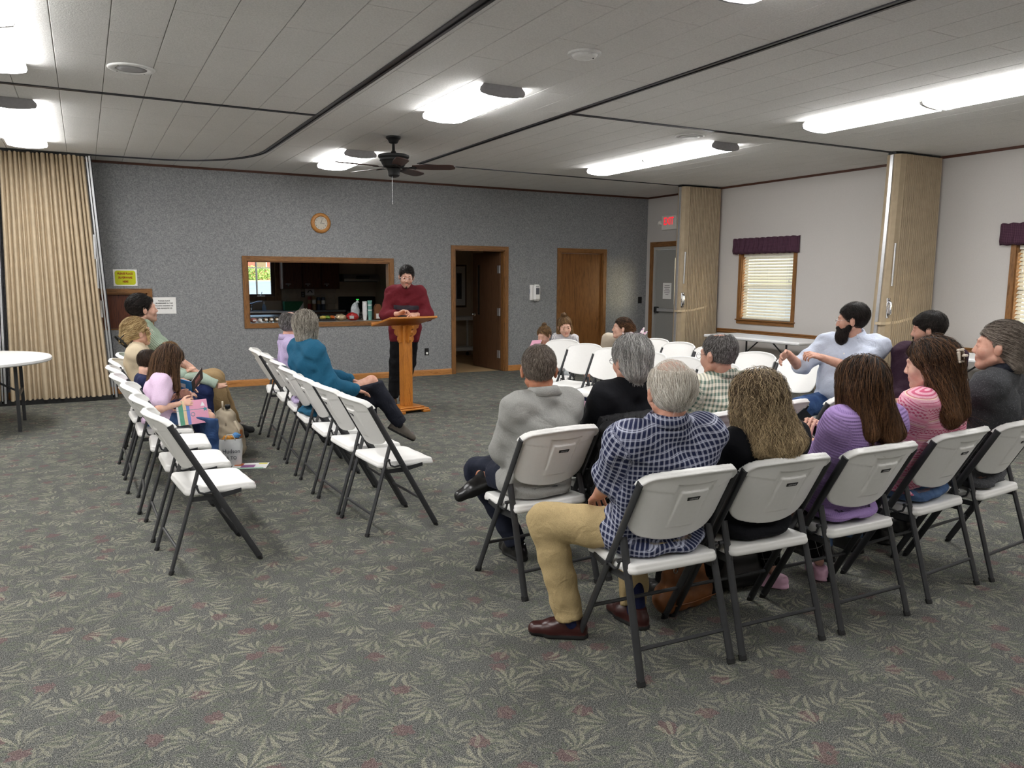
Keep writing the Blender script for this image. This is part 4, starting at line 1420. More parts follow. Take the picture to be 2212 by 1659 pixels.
# =================================================================== lectern
t = thing('lectern', 'oak lectern with slanted top, square post and stepped base', 'lectern', (3.275, 8.60, 0), math.radians(10))
ob('base', MB().bbox(-0.205, 0.205, -0.185, 0.185, 0.03, 0.052, 0.008).bbox(-0.165, 0.165, -0.145, 0.145, 0.05, 0.07, 0.008), 'lectern_oak_x', t)
for sx in (-1, 1):
    for sy in (-1, 1):
        a, b = sorted((sx * 0.215, sx * 0.12)); c, d = sorted((sy * 0.195, sy * 0.12))
        ob('foot', MB().bbox(a, b, c, d, 0.0, 0.032, 0.006), 'lectern_oak_x', t)
ob('post', MB().bbox(-0.058, 0.058, -0.058, 0.058, 0.068, 1.02, 0.006), 'lectern_oak', t)
sc = [(0.0, 0.0), (0.035, -0.0), (0.05, 0.03), (0.045, 0.07), (0.075, 0.09), (0.09, 0.12), (0.085, 0.15), (0.115, 0.165), (0.125, 0.2), (0.0, 0.2)]
for ang in (0, 90, 180, 270):
    M = Matrix.Rotation(math.radians(ang), 4, 'Z') @ Matrix.Translation((0.056, 0, 0.82))
    ob('bracket', MB().prism(sc, -0.014, 0.014, M=M), 'lectern_oak', t)
Mt = Matrix.Translation((0, 0.02, 1.065)) @ Matrix.Rotation(math.radians(-13), 4, 'X')
ob('top_board', MB().bbox(-0.315, 0.315, -0.235, 0.235, -0.012, 0.012, 0.006, M=Mt), 'lectern_oak_x', t)
ob('book_ledge', MB().bbox(-0.315, 0.315, 0.215, 0.235, 0.01, 0.035, 0.005, M=Mt), 'lectern_oak_x', t)

# =================================================================== tables
simple('table_white', rgb(236, 236, 236), 0.4, var=0.02, scale=80, bump=0.05)
t = thing('round_table', 'white round folding table with dark legs by the left partition', 'table', (-1.255, 9.57, 0))
R_ = 0.915
ob('table_top', MB().lathe([(R_ - 0.05, 0.685), (R_ - 0.012, 0.69), (R_, 0.70), (R_, 0.722), (R_ - 0.012, 0.735), (0.0, 0.736)], 64), 'table_white', t, 0.6)
for sx in (-1, 1):
    for sy in (-1, 1):
        x = 0.0
    xx = sx * 0.72
for sx in (-1, 1):
    xx = sx * 0.60
    for sy in (-0.36, 0.36):
        M = 0
        ob('leg', MB().box(xx - 0.016, xx + 0.016, sy - 0.016, sy + 0.016, 0.0, 0.69), 'grey_steel', t)
    ob('leg_crossbar', MB().box(xx - 0.012, xx + 0.012, -0.36, 0.36, 0.34, 0.375), 'grey_steel', t)
    ob('fold_brace', MB().tube([(xx, 0.0, 0.36), (xx * 0.55, 0.0, 0.52), (xx * 0.3, 0.0, 0.67)], 0.011, 8), 'grey_steel', t)
def long_table(cx, cy, L, W, label, cat_y=True):
    t = thing('folding_table', label, 'table', (cx, cy, 0))
    ob('table_top', MB().bbox(-W / 2, W / 2, -L / 2, L / 2, 0.698, 0.742, 0.012), 'table_white', t)
    ob('edge_groove', MB().box(-W / 2 - 0.001, W / 2 + 0.001, -L / 2 - 0.001, L / 2 + 0.001, 0.717, 0.72), 'fixture_end', t)
    for sy in (-1, 1):
        yy = sy * (L / 2 - 0.3)
        for sx in (-1, 1):
            ob('leg', MB().tube([(sx * W * 0.36, yy, 0.0), (sx * W * 0.36, yy, 0.7)], 0.014, 8), 'grey_steel', t)
        ob('leg_crossbar', MB().tube([(-W * 0.36, yy, 0.15), (W * 0.36, yy, 0.15)], 0.011, 8), 'grey_steel', t)
        ob('fold_brace', MB().tube([(0, yy, 0.3), (0, yy - sy * 0.5, 0.69)], 0.010, 8), 'grey_steel', t)
    return t
long_table(8.62, 8.12, 1.83, 0.70, 'long white folding table under the window, behind the empty chairs')
long_table(8.62, 4.86, 1.83, 0.70, 'long white folding table behind the man in the plum sweater')
# =================================================================== kitchen behind the hatch
simple('counter_top', rgb(150, 138, 122), 0.35, var=0.08, scale=120)
simple('counter_base', rgb(84, 50, 34), 0.5)
t = thing('serving_counter', 'brown serving counter inside the hatch', 'counter', (3.12, 12.1, 0))
ob('worktop', MB().bbox(-1.9, 1.9, -0.30, 0.30, 0.865, 0.902, 0.006), 'counter_top', t)
ob('base_cabinet', MB().box(-1.88, 1.88, -0.30, 0.26, 0.0, 0.865), 'counter_base', t)
t = thing('steel_table', 'long stainless steel work table in the middle of the kitchen', 'table', (3.1, 14.05, 0))
ob('table_top', MB().bbox(-1.75, 1.35, -0.36, 0.36, 0.865, 0.905, 0.006), 'stainless', t)
for sx in (-1.7, 1.3):
    for sy in (-0.3, 0.3):
        ob('leg', MB().tube([(sx, sy, 0), (sx, sy, 0.87)], 0.02, 8), 'stainless', t)
ob('lower_shelf', MB().box(-1.72, 1.32, -0.32, 0.32, 0.25, 0.27), 'stainless', t)
t = thing('kitchen_counter', 'far kitchen counter with inset sink below the window', 'counter', (2.5, KY - 0.32, 0))
ob('worktop', MB().bbox(-1.89, 1.97, -0.32, 0.31, 0.905, 0.945, 0.006), 'stainless', t)
ob('base_cabinet', MB().box(-1.88, 1.95, -0.29, 0.31, 0.0, 0.905), 'counter_base', t)
ob('faucet', MB().tube([(0.26, 0.1, 0.945), (0.26, 0.1, 1.04), (0.28, 0.06, 1.08), (0.36, -0.02, 1.11), (0.44, -0.08, 1.115)], 0.013, 8).lathe([(0.035, 0), (0.03, 0.02), (0.025, 0.06), (0.04, 0.09), (0.035, 0.13), (0.0, 0.14)], 14, (0.26, 0.1, 0.945)), 'chrome', t, True)
# tile splashback: separate tiles
sb = struct(ob('wall_tiles_backing', MB().box(3.38, 4.47, KY - 0.008, KY, 0.945, 1.35), 'kitchen_wall'))
simple('splash_tile', rgb(178, 164, 146), 0.35, var=0.12, scale=6)
for r_ in range(4):
    for c_ in range(8):
        x0 = 3.38 + c_ * 0.152 - (0.076 if r_ % 2 else 0); x1 = x0 + 0.148
        x0, x1 = max(x0, 3.382), min(x1, 4.465)
        if x1 - x0 > 0.03:
            ob('tile', MB().bbox(x0, x1, KY - 0.016, KY - 0.008, 0.95 + r_ * 0.1, 1.046 + r_ * 0.1, 0.003), 'splash_tile', sb)
for k, (x0, x1) in enumerate(((3.345, 3.715), (3.72, 4.085), (4.09, 4.455))):
    t = thing('wall_cabinet', ['dark wooden wall cabinet nearest the kitchen window', 'middle dark wooden wall cabinet over the kitchen tiles', 'dark wooden wall cabinet next to the range hood'][k], 'cabinet', ((x0 + x1) / 2, KY - 0.17, 1.35), 0, 'dark kitchen wall cabinets')
    hw = (x1 - x0) / 2
    ob('body', MB().box(-hw, hw, -0.13, 0.17, 0.0, 0.75), 'cabinet_wood', t)
    dr = ob('door', MB().bbox(-hw + 0.006, hw - 0.006, -0.155, -0.13, 0.006, 0.74, 0.006), 'cabinet_wood', t)
    ob('knob', MB().lathe([(0.008, 0), (0.02, 0.012), (0.018, 0.024), (0.0, 0.028)], 12, M=Matrix.Translation((-hw + 0.10, -0.155, 0.06)) @ Mc), 'chrome', dr, True)
    ob('pull_plate', MB().box(-hw + 0.05, -hw + 0.15, -0.158, -0.155, 0.088, 0.098), 'aluminium', dr)
t = thing('range_hood', 'stainless range hood over the dark stove', 'range hood', (4.86, KY - 0.25, 1.5))
ob('canopy', MB().prism([(0.25, 0.0), (-0.25, 0.0), (-0.25, 0.05), (-0.15, 0.14), (0.25, 0.14)], -0.37, 0.37, plane='YZ'), 'stainless', t)
ob('control_slot', MB().bbox(-0.12, 0.16, -0.255, -0.22, 0.085, 0.105, 0.004, M=Matrix.Rotation(0, 4, 'X')), 'black_metal', t)
ob('filter', MB().box(-0.33, 0.33, -0.2, 0.2, -0.012, 0.0), 'black_metal', t)
t = thing('stove', 'dark kitchen stove with black backguard', 'stove', (4.88, KY - 0.33, 0))
ob('body', MB().bbox(-0.38, 0.38, -0.30, 0.32, 0.0, 0.915, 0.006), 'stainless', t)
ob('cooktop', MB().bbox(-0.385, 0.385, -0.31, 0.26, 0.915, 0.935, 0.005), 'black_metal', t)
ob('backguard', MB().bbox(-0.38, 0.38, 0.24, 0.32, 0.93, 1.19, 0.01), 'black_plate', t)
emit('clock_green', (0.05, 1, 0.1, 1), 0.6)
ob('display', MB().box(-0.03, 0.03, 0.236, 0.241, 1.12, 1.14), 'clock_green', t)
ob('oven_handle', MB().tube([(-0.3, -0.33, 0.78), (0.3, -0.33, 0.78)], 0.012, 8), 'stainless', t)
simple('box_green', rgb(28, 108, 66), 0.6)
t = thing('cardboard_box', 'green and white box on the far kitchen counter', 'box', (3.53, KY - 0.3, 0.945))
ob('carton', MB().bbox(-0.18, 0.18, -0.08, 0.08, 0, 0.165, 0.003), 'box_green', t)
ob('white_band', MB().prism([(0.182, 0.0), (0.182, 0.15), (0.08, 0.0)], -0.0815, 0.0815), 'paper', t)
simple('can_red', rgb(150, 60, 50), 0.4); simple('can_blue', rgb(70, 80, 96), 0.35, 0.3); simple('can_tan', rgb(150, 120, 84), 0.5)
for k, (x, m, h) in enumerate(((3.86, 'can_red', 0.26), (3.945, 'can_tan', 0.26), (4.04, 'can_blue', 0.24), (4.13, 'can_blue', 0.24))):
    t = thing('food_can', ['tall red can on the far counter', 'tan canister beside the red can', 'blue-grey can beside the tan canister', 'blue-grey can nearest the stove'][k], 'can', (x, KY - 0.26, 0.945), 0, 'cans on the far kitchen counter')
    ob('can_body', MB().lathe([(0.035, 0), (0.038, 0.005), (0.038, h - 0.01), (0.035, h), (0, h)], 16), m, t, 0.6)
    ob('band', MB().lathe([(0.0385, h * 0.45), (0.0388, h * 0.5), (0.0388, h * 0.7), (0.0385, h * 0.75)], 16), 'paper' if k % 2 else 'can_tan', t, 0.6)
t = thing('soap_bottle', 'clear blue dish soap bottle by the kitchen faucet', 'bottle', (2.98, KY - 0.33, 0.945))
simple('soap_blue', rgb(150, 180, 214), 0.2)
ob('bottle_body', MB().lathe([(0.036, 0), (0.04, 0.02), (0.038, 0.07), (0.02, 0.11), (0.015, 0.12)], 14, sy=0.6), 'soap_blue', t, True)
ob('cap', MB().lathe([(0.014, 0.12), (0.014, 0.15), (0.006, 0.17), (0, 0.17)], 10), 'white_plastic', t, 0.6)
t = thing('wall_outlet', 'black outlet on the kitchen tiles', 'outlet', (3.795, KY - 0.016, 1.235))
ob('plate', MB().bbox(-0.035, 0.035, -0.006, 0, -0.057, 0.057, 0.002), 'black_plate', t)
for z in (-0.025, 0.02):
    ob('socket_face', MB().bbox(-0.014, 0.014, -0.009, -0.005, z - 0.013, z + 0.013, 0.002), 'fixture_end', t)
t = thing('paper_print', 'small framed print leaning above the kitchen cans', 'picture', (3.93, KY - 0.017, 1.285))
ob('sheet', MB().box(-0.09, 0.09, -0.003, 0, -0.065, 0.065), 'paper', t)
ob('drawing', MB().tube([(-0.04, -0.004, -0.02), (-0.02, -0.004, 0.02), (0.02, -0.004, 0.025), (0.05, -0.004, -0.015)], 0.008, 6), 'ink', t)
t = thing('paper_notice', 'white framed notice on the kitchen side wall by the hatch', 'notice', (5.29, 14.05, 1.30))
ob('sheet', MB().box(-0.004, 0, -0.13, 0.13, -0.09, 0.09), 'paper', t)
ob('printed_block', MB().box(-0.0055, -0.004, -0.05, 0.06, -0.05, 0.02), 'ink', t)

# food and tableware on the serving counter
glass_mat('clear_plastic', (0.95, 0.96, 0.97, 1))
simple('cup_white', rgb(240, 240, 240), 0.4); simple('cup_print', rgb(120, 170, 160), 0.5)
for k, (x, m, h, lab) in enumerate(((3.89, 'cup_white', 0.31, 'tall stack of plain white cups on the serving counter'), (3.975, 'cup_print', 0.325, 'tall stack of teal printed cups on the serving counter'))):
    t = thing('cup_stack', lab, 'cups', (x, 12.0, 0.902), 0, 'stacked cups on the serving counter')
    n = 14
    for i in range(n):
        z = i * (h - 0.1) / n
        ob('cup', MB().lathe([(0.026, z), (0.037, z + 0.095), (0.039, z + 0.098), (0.036, z + 0.1), (0.025, z + 0.004), (0, z + 0.004)], 14), m if not (k == 1 and i % 5 == 4) else 'cup_white', t, 0.6)
def blob(seed, rx, ry, rz, amp, n1=14, n2=18):
    rr = random.Random(seed)
    ph = [rr.uniform(0, 6.28) for _ in range(6)]
    rows = []
    for i in range(n1 + 1):
        th = PI * i / n1
        row = []
        for j in range(n2):
            a = 2 * PI * j / n2
            g = 1 + amp * (math.sin(3 * a + ph[0] + 2 * th) + math.sin(5 * a + ph[1] - 3 * th) * 0.7 + math.sin(7 * th + ph[2] + a) * 0.6)
            row.append((rx * g * math.sin(th) * math.cos(a), ry * g * math.sin(th) * math.sin(a), max(0.0, rz + rz * g * -math.cos(th))))
        rows.append(row)
    return MB().grid(rows, closed=True)
simple('bag_red', rgb(168, 34, 34), 0.3, var=0.15, scale=20); simple('bag_gold', rgb(176, 160, 130), 0.25, 0.3, var=0.2, scale=25)
t = thing('chip_bag', 'red and silver crinkled chip bag on the serving counter', 'bag', (3.69, 12.0, 0.902))
ob('bag_body', blob(1, 0.10, 0.06, 0.06, 0.07), 'bag_red', t, True)
ob('silver_panel', MB().box(-0.07, 0.0, -0.071, -0.066, 0.03, 0.075), 'aluminium', t)
t = thing('chip_bag', 'beige crinkled snack bag beside the red one', 'bag', (3.505, 12.02, 0.902))
ob('bag_body', blob(2, 0.09, 0.06, 0.05, 0.08), 'bag_gold', t, True)
ob('crimped_end', MB().prism([(-0.10, 0.03), (-0.06, 0.045), (-0.06, 0.06), (-0.11, 0.075)], -0.01, 0.01), 'aluminium', t)
t = thing('plastic_bag', 'clear crumpled plastic bag beside the stacked cups', 'bag', (3.80, 12.2, 0.902))
simple('film', rgb(190, 196, 200), 0.15, var=0.2, scale=30)
ob('bag_body', blob(3, 0.07, 0.05, 0.13, 0.10), 'film', t, True)
ob('tied_neck', MB().tube([(0.0, 0, 0.24), (0.02, 0, 0.27), (0.05, 0, 0.29)], [0.012, 0.02, 0.03], 8), 'film', t, True)
t = thing('veggie_tray', 'black tray of yellow and green vegetables on the serving counter', 'tray', (3.29, 12.0, 0.902))
ob('tray', MB().prism([(-0.12, 0.03), (-0.10, 0.0), (0.10, 0.0), (0.12, 0.03)], -0.09, 0.09), 'black_plate', t)
simple('veg_green', rgb(120, 150, 60), 0.6); simple('veg_yellow', rgb(200, 180, 90), 0.6); simple('veg_orange', rgb(196, 100, 40), 0.6)
for k, (x, m) in enumerate(((-0.07, 'veg_yellow'), (0.0, 'veg_green'), (0.07, 'veg_orange'))):
    ob('vegetable_heap', blob(10 + k, 0.045, 0.08, 0.028, 0.08), m, t, True, (x, 0, 0.024))
simple('cookie', rgb(170, 140, 100), 0.7, var=0.25, scale=60)
for k, x in enumerate((2.355, 2.435, 2.52)):
    t = thing('food_box', ['leftmost clear clamshell of cookies on the serving counter', 'middle clear clamshell of cookies on the serving counter', 'rightmost clear clamshell of cookies on the serving counter'][k], 'food box', (x, 12.0, 0.902), 0, 'clear boxes of cookies')
    ob('box', MB().bbox(-0.038, 0.038, -0.06, 0.06, 0, 0.075, 0.01), 'clear_plastic', t)
    ob('cookies', blob(20 + k, 0.03, 0.045, 0.028, 0.06), 'cookie', t, True, (0, 0, 0.006))
    ob('label', MB().box(-0.02, 0.02, -0.062, -0.0605, 0.03, 0.055), 'paper', t)
t = thing('foil_dish', 'crumpled foil dish behind the balding man\'s head', 'dish', (2.63, 12.0, 0.902))
ob('foil', blob(31, 0.05, 0.06, 0.035, 0.1), 'aluminium', t, True)
ob('rim', MB().lathe([(0.05, 0.03), (0.06, 0.036), (0.055, 0.04)], 16), 'aluminium', t)
t = thing('foil_dish', 'crumpled foil dish left of the vegetable tray', 'dish', (3.10, 12.0, 0.902))
ob('foil', blob(32, 0.045, 0.05, 0.03, 0.1), 'aluminium', t, True)
ob('rim', MB().lathe([(0.045, 0.026), (0.055, 0.032), (0.05, 0.036)], 16), 'aluminium', t)
t = thing('wrapped_meat', 'red and white wrapped package at the left end of the hatch', 'package', (2.18, 12.0, 0.902))
simple('meat_red', rgb(190, 120, 112), 0.4, var=0.25, scale=25)
ob('package', blob(33, 0.055, 0.06, 0.032, 0.05), 'meat_red', t, True)
ob('label', MB().box(-0.02, 0.03, -0.064, -0.06, 0.02, 0.045), 'paper', t)
t = thing('paper_napkin', 'crumpled white napkin near the left end of the hatch', 'napkin', (2.265, 11.97, 0.902))
ob('folded_sheet', blob(34, 0.035, 0.04, 0.028, 0.12), 'paper', t, True)
ob('loose_corner', MB().add([(0.0, -0.03, 0.01), (0.045, -0.05, 0.0), (0.05, 0.0, 0.0), (0.02, 0.0, 0.05)], [(0, 1, 2), (0, 2, 3), (0, 3, 1), (1, 3, 2)]), 'paper', t)
wood('holder_wood', rgb(110, 66, 40), rgb(140, 92, 60), axis='Z')
t = thing('napkin_holder', 'brown wooden holder at the right end of the hatch', 'holder', (4.12, 12.0, 0.902))
ob('panel', MB().prism([(-0.06, 0), (0.05, 0), (0.05, 0.2), (0.02, 0.25), (-0.03, 0.25), (-0.06, 0.2)], -0.01, 0.01), 'holder_wood', t)
ob('panel', MB().prism([(-0.06, 0), (0.05, 0), (0.05, 0.2), (0.02, 0.25), (-0.03, 0.25), (-0.06, 0.2)], 0.06, 0.08), 'holder_wood', t)
ob('floor_board', MB().box(-0.06, 0.05, -0.01, 0.08, 0, 0.012), 'holder_wood', t)
ob('white_label', MB().box(-0.045, 0.03, -0.012, -0.0105, 0.02, 0.1), 'paper', t)

# =================================================================== hall behind the open door
t = thing('framed_picture', 'framed print on the dark hall wall seen through the open door', 'picture', (6.70, 14.55, 1.41))
simple('mat_white', rgb(214, 216, 216), 0.5)
ob('frame', MB().box(-0.17, 0.17, -0.02, 0, -0.43, 0.43), 'door_dark', t)
ob('mount', MB().box(-0.14, 0.14, -0.023, -0.02, -0.39, 0.40), 'mat_white', t)
simple('print_grey', rgb(70, 70, 76), 0.5, var=0.3, scale=14)
ob('print', MB().box(-0.05, 0.06, -0.025, -0.023, -0.26, 0.26), 'print_grey', t)
t = thing('hall_cart', 'white metal cart in the dark hall', 'cart', (6.62, 14.25, 0))
for z in (0.13, 0.74):
    ob('shelf', MB().bbox(-0.24, 0.24, -0.2, 0.2, z, z + 0.07, 0.01), 'fixture_white', t)
for sx in (-0.22, 0.22):
    for sy in (-0.18, 0.18):
        p_ = ob('post', MB().box(sx - 0.015, sx + 0.015, sy - 0.015, sy + 0.015, 0.08, 0.78), 'fixture_white', t)
        ob('caster', MB().lathe([(0.0, 0), (0.03, 0.01), (0.03, 0.05), (0.01, 0.09)], 10, (sx, sy, 0)), 'black_rubber', p_)
d = sroot('door_4')
ob('door_slab', MB().box(6.94, 6.975, 12.95, 13.85, 0.01, 2.03), 'door_dark', d)
ob('door_frame', MB().box(6.955, 6.98, 12.87, 12.95, 0, 2.1).box(6.955, 6.98, 13.85, 13.93, 0, 2.1).box(6.955, 6.98, 12.95, 13.85, 2.03, 2.1), 'oak_trim_v', d)
ob('door_knob', MB().lathe([(0.03, 0), (0.012, 0.006), (0.012, 0.03), (0.027, 0.045), (0.02, 0.06), (0, 0.062)], 12, M=Matrix.Translation((6.94, 13.02, 0.93)) @ Matrix.Rotation(-R90, 4, 'Y')), 'chrome', d, True)

# =================================================================== outside the kitchen window
def grass_mat():
    t = NT('grass')
    co = t.coord()
    t.base(t.ramp(t.noise(co, 8, 4, 0.7), [(0.3, rgb(150, 170, 116)), (0.7, rgb(186, 200, 150))]))
    t.set(0.9)
    MATS['grass'] = t.m
grass_mat()
mb = MB(); mb.add([(-60, 17, -0.19), (60, 17, -0.19), (60, 60, 1.3), (-60, 60, 1.3), (-60, 17, -0.3), (60, 17, -0.3), (60, 60, -0.3), (-60, 60, -0.3)], [(0, 1, 2, 3), (4, 7, 6, 5), (0, 4, 5, 1), (1, 5, 6, 2), (2, 6, 7, 3), (3, 7, 4, 0)])
simple('car_park', rgb(176, 182, 190), 0.9, var=0.08, scale=0.7)
struct(ob('ground_car_park', mb, 'car_park'))
struct(ob('ground_verge', MB().box(-60, 60, 60, 90, 1.0, 1.36), 'grass'))
def leaf_mat():
    t = NT('leaf_green')
    co = t.coord()
    t.base(t.ramp(t.noise(co, 4, 3, 0.7), [(0.3, rgb(120, 156, 78)), (0.7, rgb(184, 206, 128))]))
    t.set(0.7)
    MATS['leaf_green'] = t.m
leaf_mat()
def bush(x, y, w, h, label, seed, mat='leaf_green'):
    t = thing('bush', label, 'bush', (x, y, 1.33))
    rg = np.random.default_rng(seed)
    n = 1500
    u = rg.normal(size=(n, 3)); u /= np.linalg.norm(u, axis=1)[:, None]
    r_ = rg.uniform(0.75, 1.05, n)[:, None]
    c = u * r_ * np.array([w, w * 0.7, h * 0.55]) * (1 + 0.2 * np.sin(5 * u[:, :1] + seed)) + np.array([0, 0, h * 0.55])
    a = rg.normal(size=(n, 3)); a /= np.linalg.norm(a, axis=1)[:, None]
    b = np.cross(a, rg.normal(size=(n, 3))); b /= np.linalg.norm(b, axis=1)[:, None]
    s = 0.09 * h
    v = np.stack([c - a * s, c - b * s * 0.5, c + a * s, c + b * s * 0.5], 1).reshape(-1, 3)
    q = np.arange(n * 4).reshape(-1, 4)
    link('foliage', np_mesh('foliage', v, q, mat, False), t)
    ob('trunk', MB().tube([(0, 0, 0), (0.05, 0, h * 0.4), (0, 0, h * 0.7)], [0.05, 0.04, 0.02], 8), 'door_dark', t)
bush(12.2, 64.5, 0.95, 1.0, 'bright green leafy bush outside the kitchen window', 4)
bush(10.9, 66, 0.7, 0.8, 'smaller green bush left of the bright one outside the kitchen window', 5)
t = thing('utility_pole', 'thin utility pole seen through the kitchen window', 'pole', (5.62, 30, 0.24))
ob('pole', MB().tube([(0, 0, 0), (0, 0, 6)], 0.035, 8), 'grey_steel', t)
ob('cross_arm', MB().box(-1.5, 1.5, -0.03, 0.03, 1.66, 1.70), 'grey_steel', t)
simple('brick_red', rgb(150, 84, 74), 0.8, var=0.2, scale=3)
t = thing('far_house', 'low brick house beyond the green bush outside', 'building', (16.6, 76, 1.35))
ob('wall', MB().box(-4, 4, -3, 3, 0, 2.6), 'brick_red', t)
ob('roof', MB().prism([(-4.5, 2.6), (4.5, 2.6), (0, 4.2)], -3.4, 3.4), 'speaker_grey', t)
for x in (-2.5, 0.0, 2.5):
    w_ = ob('window', MB().box(x - 0.5, x + 0.5, -3.05, -2.99, 0.9, 2.0), 'fixture_white', t)
    ob('pane', MB().box(x - 0.42, x + 0.42, -3.07, -3.05, 0.98, 1.92), 'dark_glass', w_)
# =================================================================== people
def V3(*a):
    return np.array(a, np.float64)
def unit(v):
    v = np.asarray(v, np.float64)
    return v / (np.linalg.norm(v) + 1e-12)
def rot_head(yaw, pitch, roll=0.0):
    """yaw + = to the sitter's left, pitch + = face down (degrees); columns = right, forward, up"""
    return np.array((Matrix.Rotation(math.radians(yaw), 3, 'Z') @ Matrix.Rotation(math.radians(-pitch), 3, 'X') @ Matrix.Rotation(math.radians(roll), 3, 'Y')))

def skin_mat(name, col, rough=0.5):
    t = NT(name)
    co = t.coord()
    n = t.noise(co, 22, 3, 0.6); n2 = t.noise(co, 180, 2)
    c1 = (col[0] * 0.86, col[1] * 0.76, col[2] * 0.72, 1)
    c2 = (min(1, col[0] * 1.06), col[1] * 1.06, col[2] * 1.06, 1)
    c = t.ramp(n, [(0.3, c1), (0.55, col), (0.75, c2)])
    lip = t.attr('lip', 'Fac'); stub = t.attr('stubble', 'Fac')
    c = t.mix(t.math('MULTIPLY', lip, 0.75), c, (col[0] * 0.72, col[1] * 0.42, col[2] * 0.42, 1))
    c = t.mix(t.math('MULTIPLY', stub, 0.55), c, (0.035, 0.028, 0.025, 1))
    t.base(c)
    t.set(rough, 0, 0.35)
    try:
        t.b.inputs['Subsurface Weight'].default_value = 0.08
        t.b.inputs['Subsurface Radius'].default_value = (0.012, 0.005, 0.003)
    except Exception:
        pass
    t.bump(n2, 0.06, 0.002)
    MATS[name] = t.m
skin_mat('skin_fair', rgb(216, 172, 152)); skin_mat('skin_pink', rgb(208, 160, 140)); skin_mat('skin_tan', rgb(184, 126, 98)); skin_mat('skin_child', rgb(228, 184, 162))
skin_mat('skin_red', rgb(202, 150, 128))

def cloth(name, col, col2=None, kind='plain', sc=1.0, bump=0.35, rough=0.85, fine=260):
    """clothing; pattern coordinates come from the 'pc' attribute (around, along)"""
    t = NT(name)
    co = t.coord()
    pc = t.attr('pc')
    s = t.n('SeparateXYZ'); t.l(pc, s.inputs[0])
    u, v = s.outputs[0], s.outputs[1]
    weave = t.noise(co, fine, 2, 0.6)
    fold = t.noise(co, 9, 3, 0.55, 0.6)
    dark = tuple(x * 0.82 for x in col[:3]) + (1,)
    c = t.ramp(weave, [(0.3, dark), (0.65, col)])
    def band(x, per, lo, hi):
        f = t.math('FRACT', t.math('DIVIDE', x, per))
        return t.math('MULTIPLY', t.math('GREATER_THAN', f, lo), t.math('LESS_THAN', f, hi))
    if kind == 'navy_check':
        P = 0.0235 * sc
        for x in (u, v):
            for lo, hi, w in ((0.10, 0.20, 0.62), (0.28, 0.36, 0.55)):
                c = t.mix(t.math('MULTIPLY', band(x, P, lo, hi), w), c, col2)
            c = t.mix(t.math('MULTIPLY', band(x, P, 0.0, 0.45), 0.10), c, col2)
    elif kind == 'gingham':
        P = 0.030 * sc
        a_, b_ = band(u, P, 0.0, 0.5), band(v, P, 0.0, 0.5)
        c = t.mix(t.math('MULTIPLY', t.math('ADD', a_, b_), 0.47, clamp=True), c, col2)
        c = t.mix(t.math('MULTIPLY', band(u, P * 2, 0.7, 0.73), 0.5), c, rgb(220, 150, 90))
    elif kind == 'stripe_v':
        c = t.mix(t.math('MULTIPLY', band(u, 0.02 * sc, 0.0, 0.35), 0.8), c, col2)
    elif kind == 'pin':
        g = t.math('MAXIMUM', band(u, 0.011 * sc, 0.0, 0.35), band(v, 0.011 * sc, 0.0, 0.3))
        c = t.mix(t.math('MULTIPLY', g, 0.6), c, col2)
    elif kind == 'fairisle':
        for per, lo, hi, k, w in ((0.055, 0.02, 0.10, rgb(196, 60, 104), 0.8), (0.055, 0.30, 0.36, rgb(200, 70, 112), 0.8), (0.11, 0.44, 0.62, rgb(236, 150, 176), 0.7), (0.11, 0.78, 0.84, rgb(240, 222, 196), 0.8), (0.055, 0.62, 0.68, rgb(190, 52, 98), 0.7), (0.11, 0.90, 0.95, rgb(196, 60, 104), 0.75)):
            c = t.mix(t.math('MULTIPLY', band(v, per * sc, lo, hi), w), c, k)
        m = t.math('MULTIPLY', band(v, 0.11 * sc, 0.12, 0.40), t.math('GREATER_THAN', t.math('MULTIPLY', t.math('SINE', t.math('MULTIPLY', u, 260)), t.math('SINE', t.math('MULTIPLY', v, 330))), 0.35))
        c = t.mix(t.math('MULTIPLY', m, 0.8), c, rgb(196, 50, 96))
    elif kind == 'bands':
        for lo, hi in ((0.18, 0.24), (0.285, 0.345)):
            m = t.math('MULTIPLY', t.math('GREATER_THAN', v, lo * sc), t.math('LESS_THAN', v, hi * sc))
            fr = t.math('GREATER_THAN', s.outputs[2], 0.02)
            c = t.mix(t.math('MULTIPLY', m, fr), c, col2)
    elif kind == 'fleck':
        c = t.mix(t.math('MULTIPLY', t.math('GREATER_THAN', t.noise(co, 320, 1), 0.68), 0.55), c, col2)
    elif kind == 'grid':
        g = t.math('MAXIMUM', band(u, 0.055 * sc, 0.0, 0.05), band(v, 0.055 * sc, 0.0, 0.05))
        c = t.mix(t.math('MULTIPLY', g, 0.7), c, col2)
    elif kind == 'rib':
        c = t.mix(t.math('MULTIPLY', band(v, 0.013 * sc, 0.0, 0.4), 0.16), c, col2)
        c = t.mix(t.math('MULTIPLY', t.math('MULTIPLY', band(v, 0.026 * sc, 0.5, 0.75), band(u, 0.012 * sc, 0.0, 0.5)), 0.35), c, col2)
    elif kind == 'denim':
        c = t.mix(t.math('MULTIPLY', t.ramp(fold, [(0.4, (0, 0, 0)), (0.7, (1, 1, 1))]), 0.55), c, col2)
    t.base(c)
    t.set(rough, 0, 0.2)
    hgt = t.math('ADD', t.math('MULTIPLY', fold, 1.0), t.math('MULTIPLY', weave, 0.06))
    if kind == 'rib':
        hgt = t.math('ADD', hgt, t.math('MULTIPLY', t.math('SINE', t.math('MULTIPLY', v, 480 / sc)), 0.08))
    t.bump(hgt, bump, 0.035)
    MATS[name] = t.m
    return name

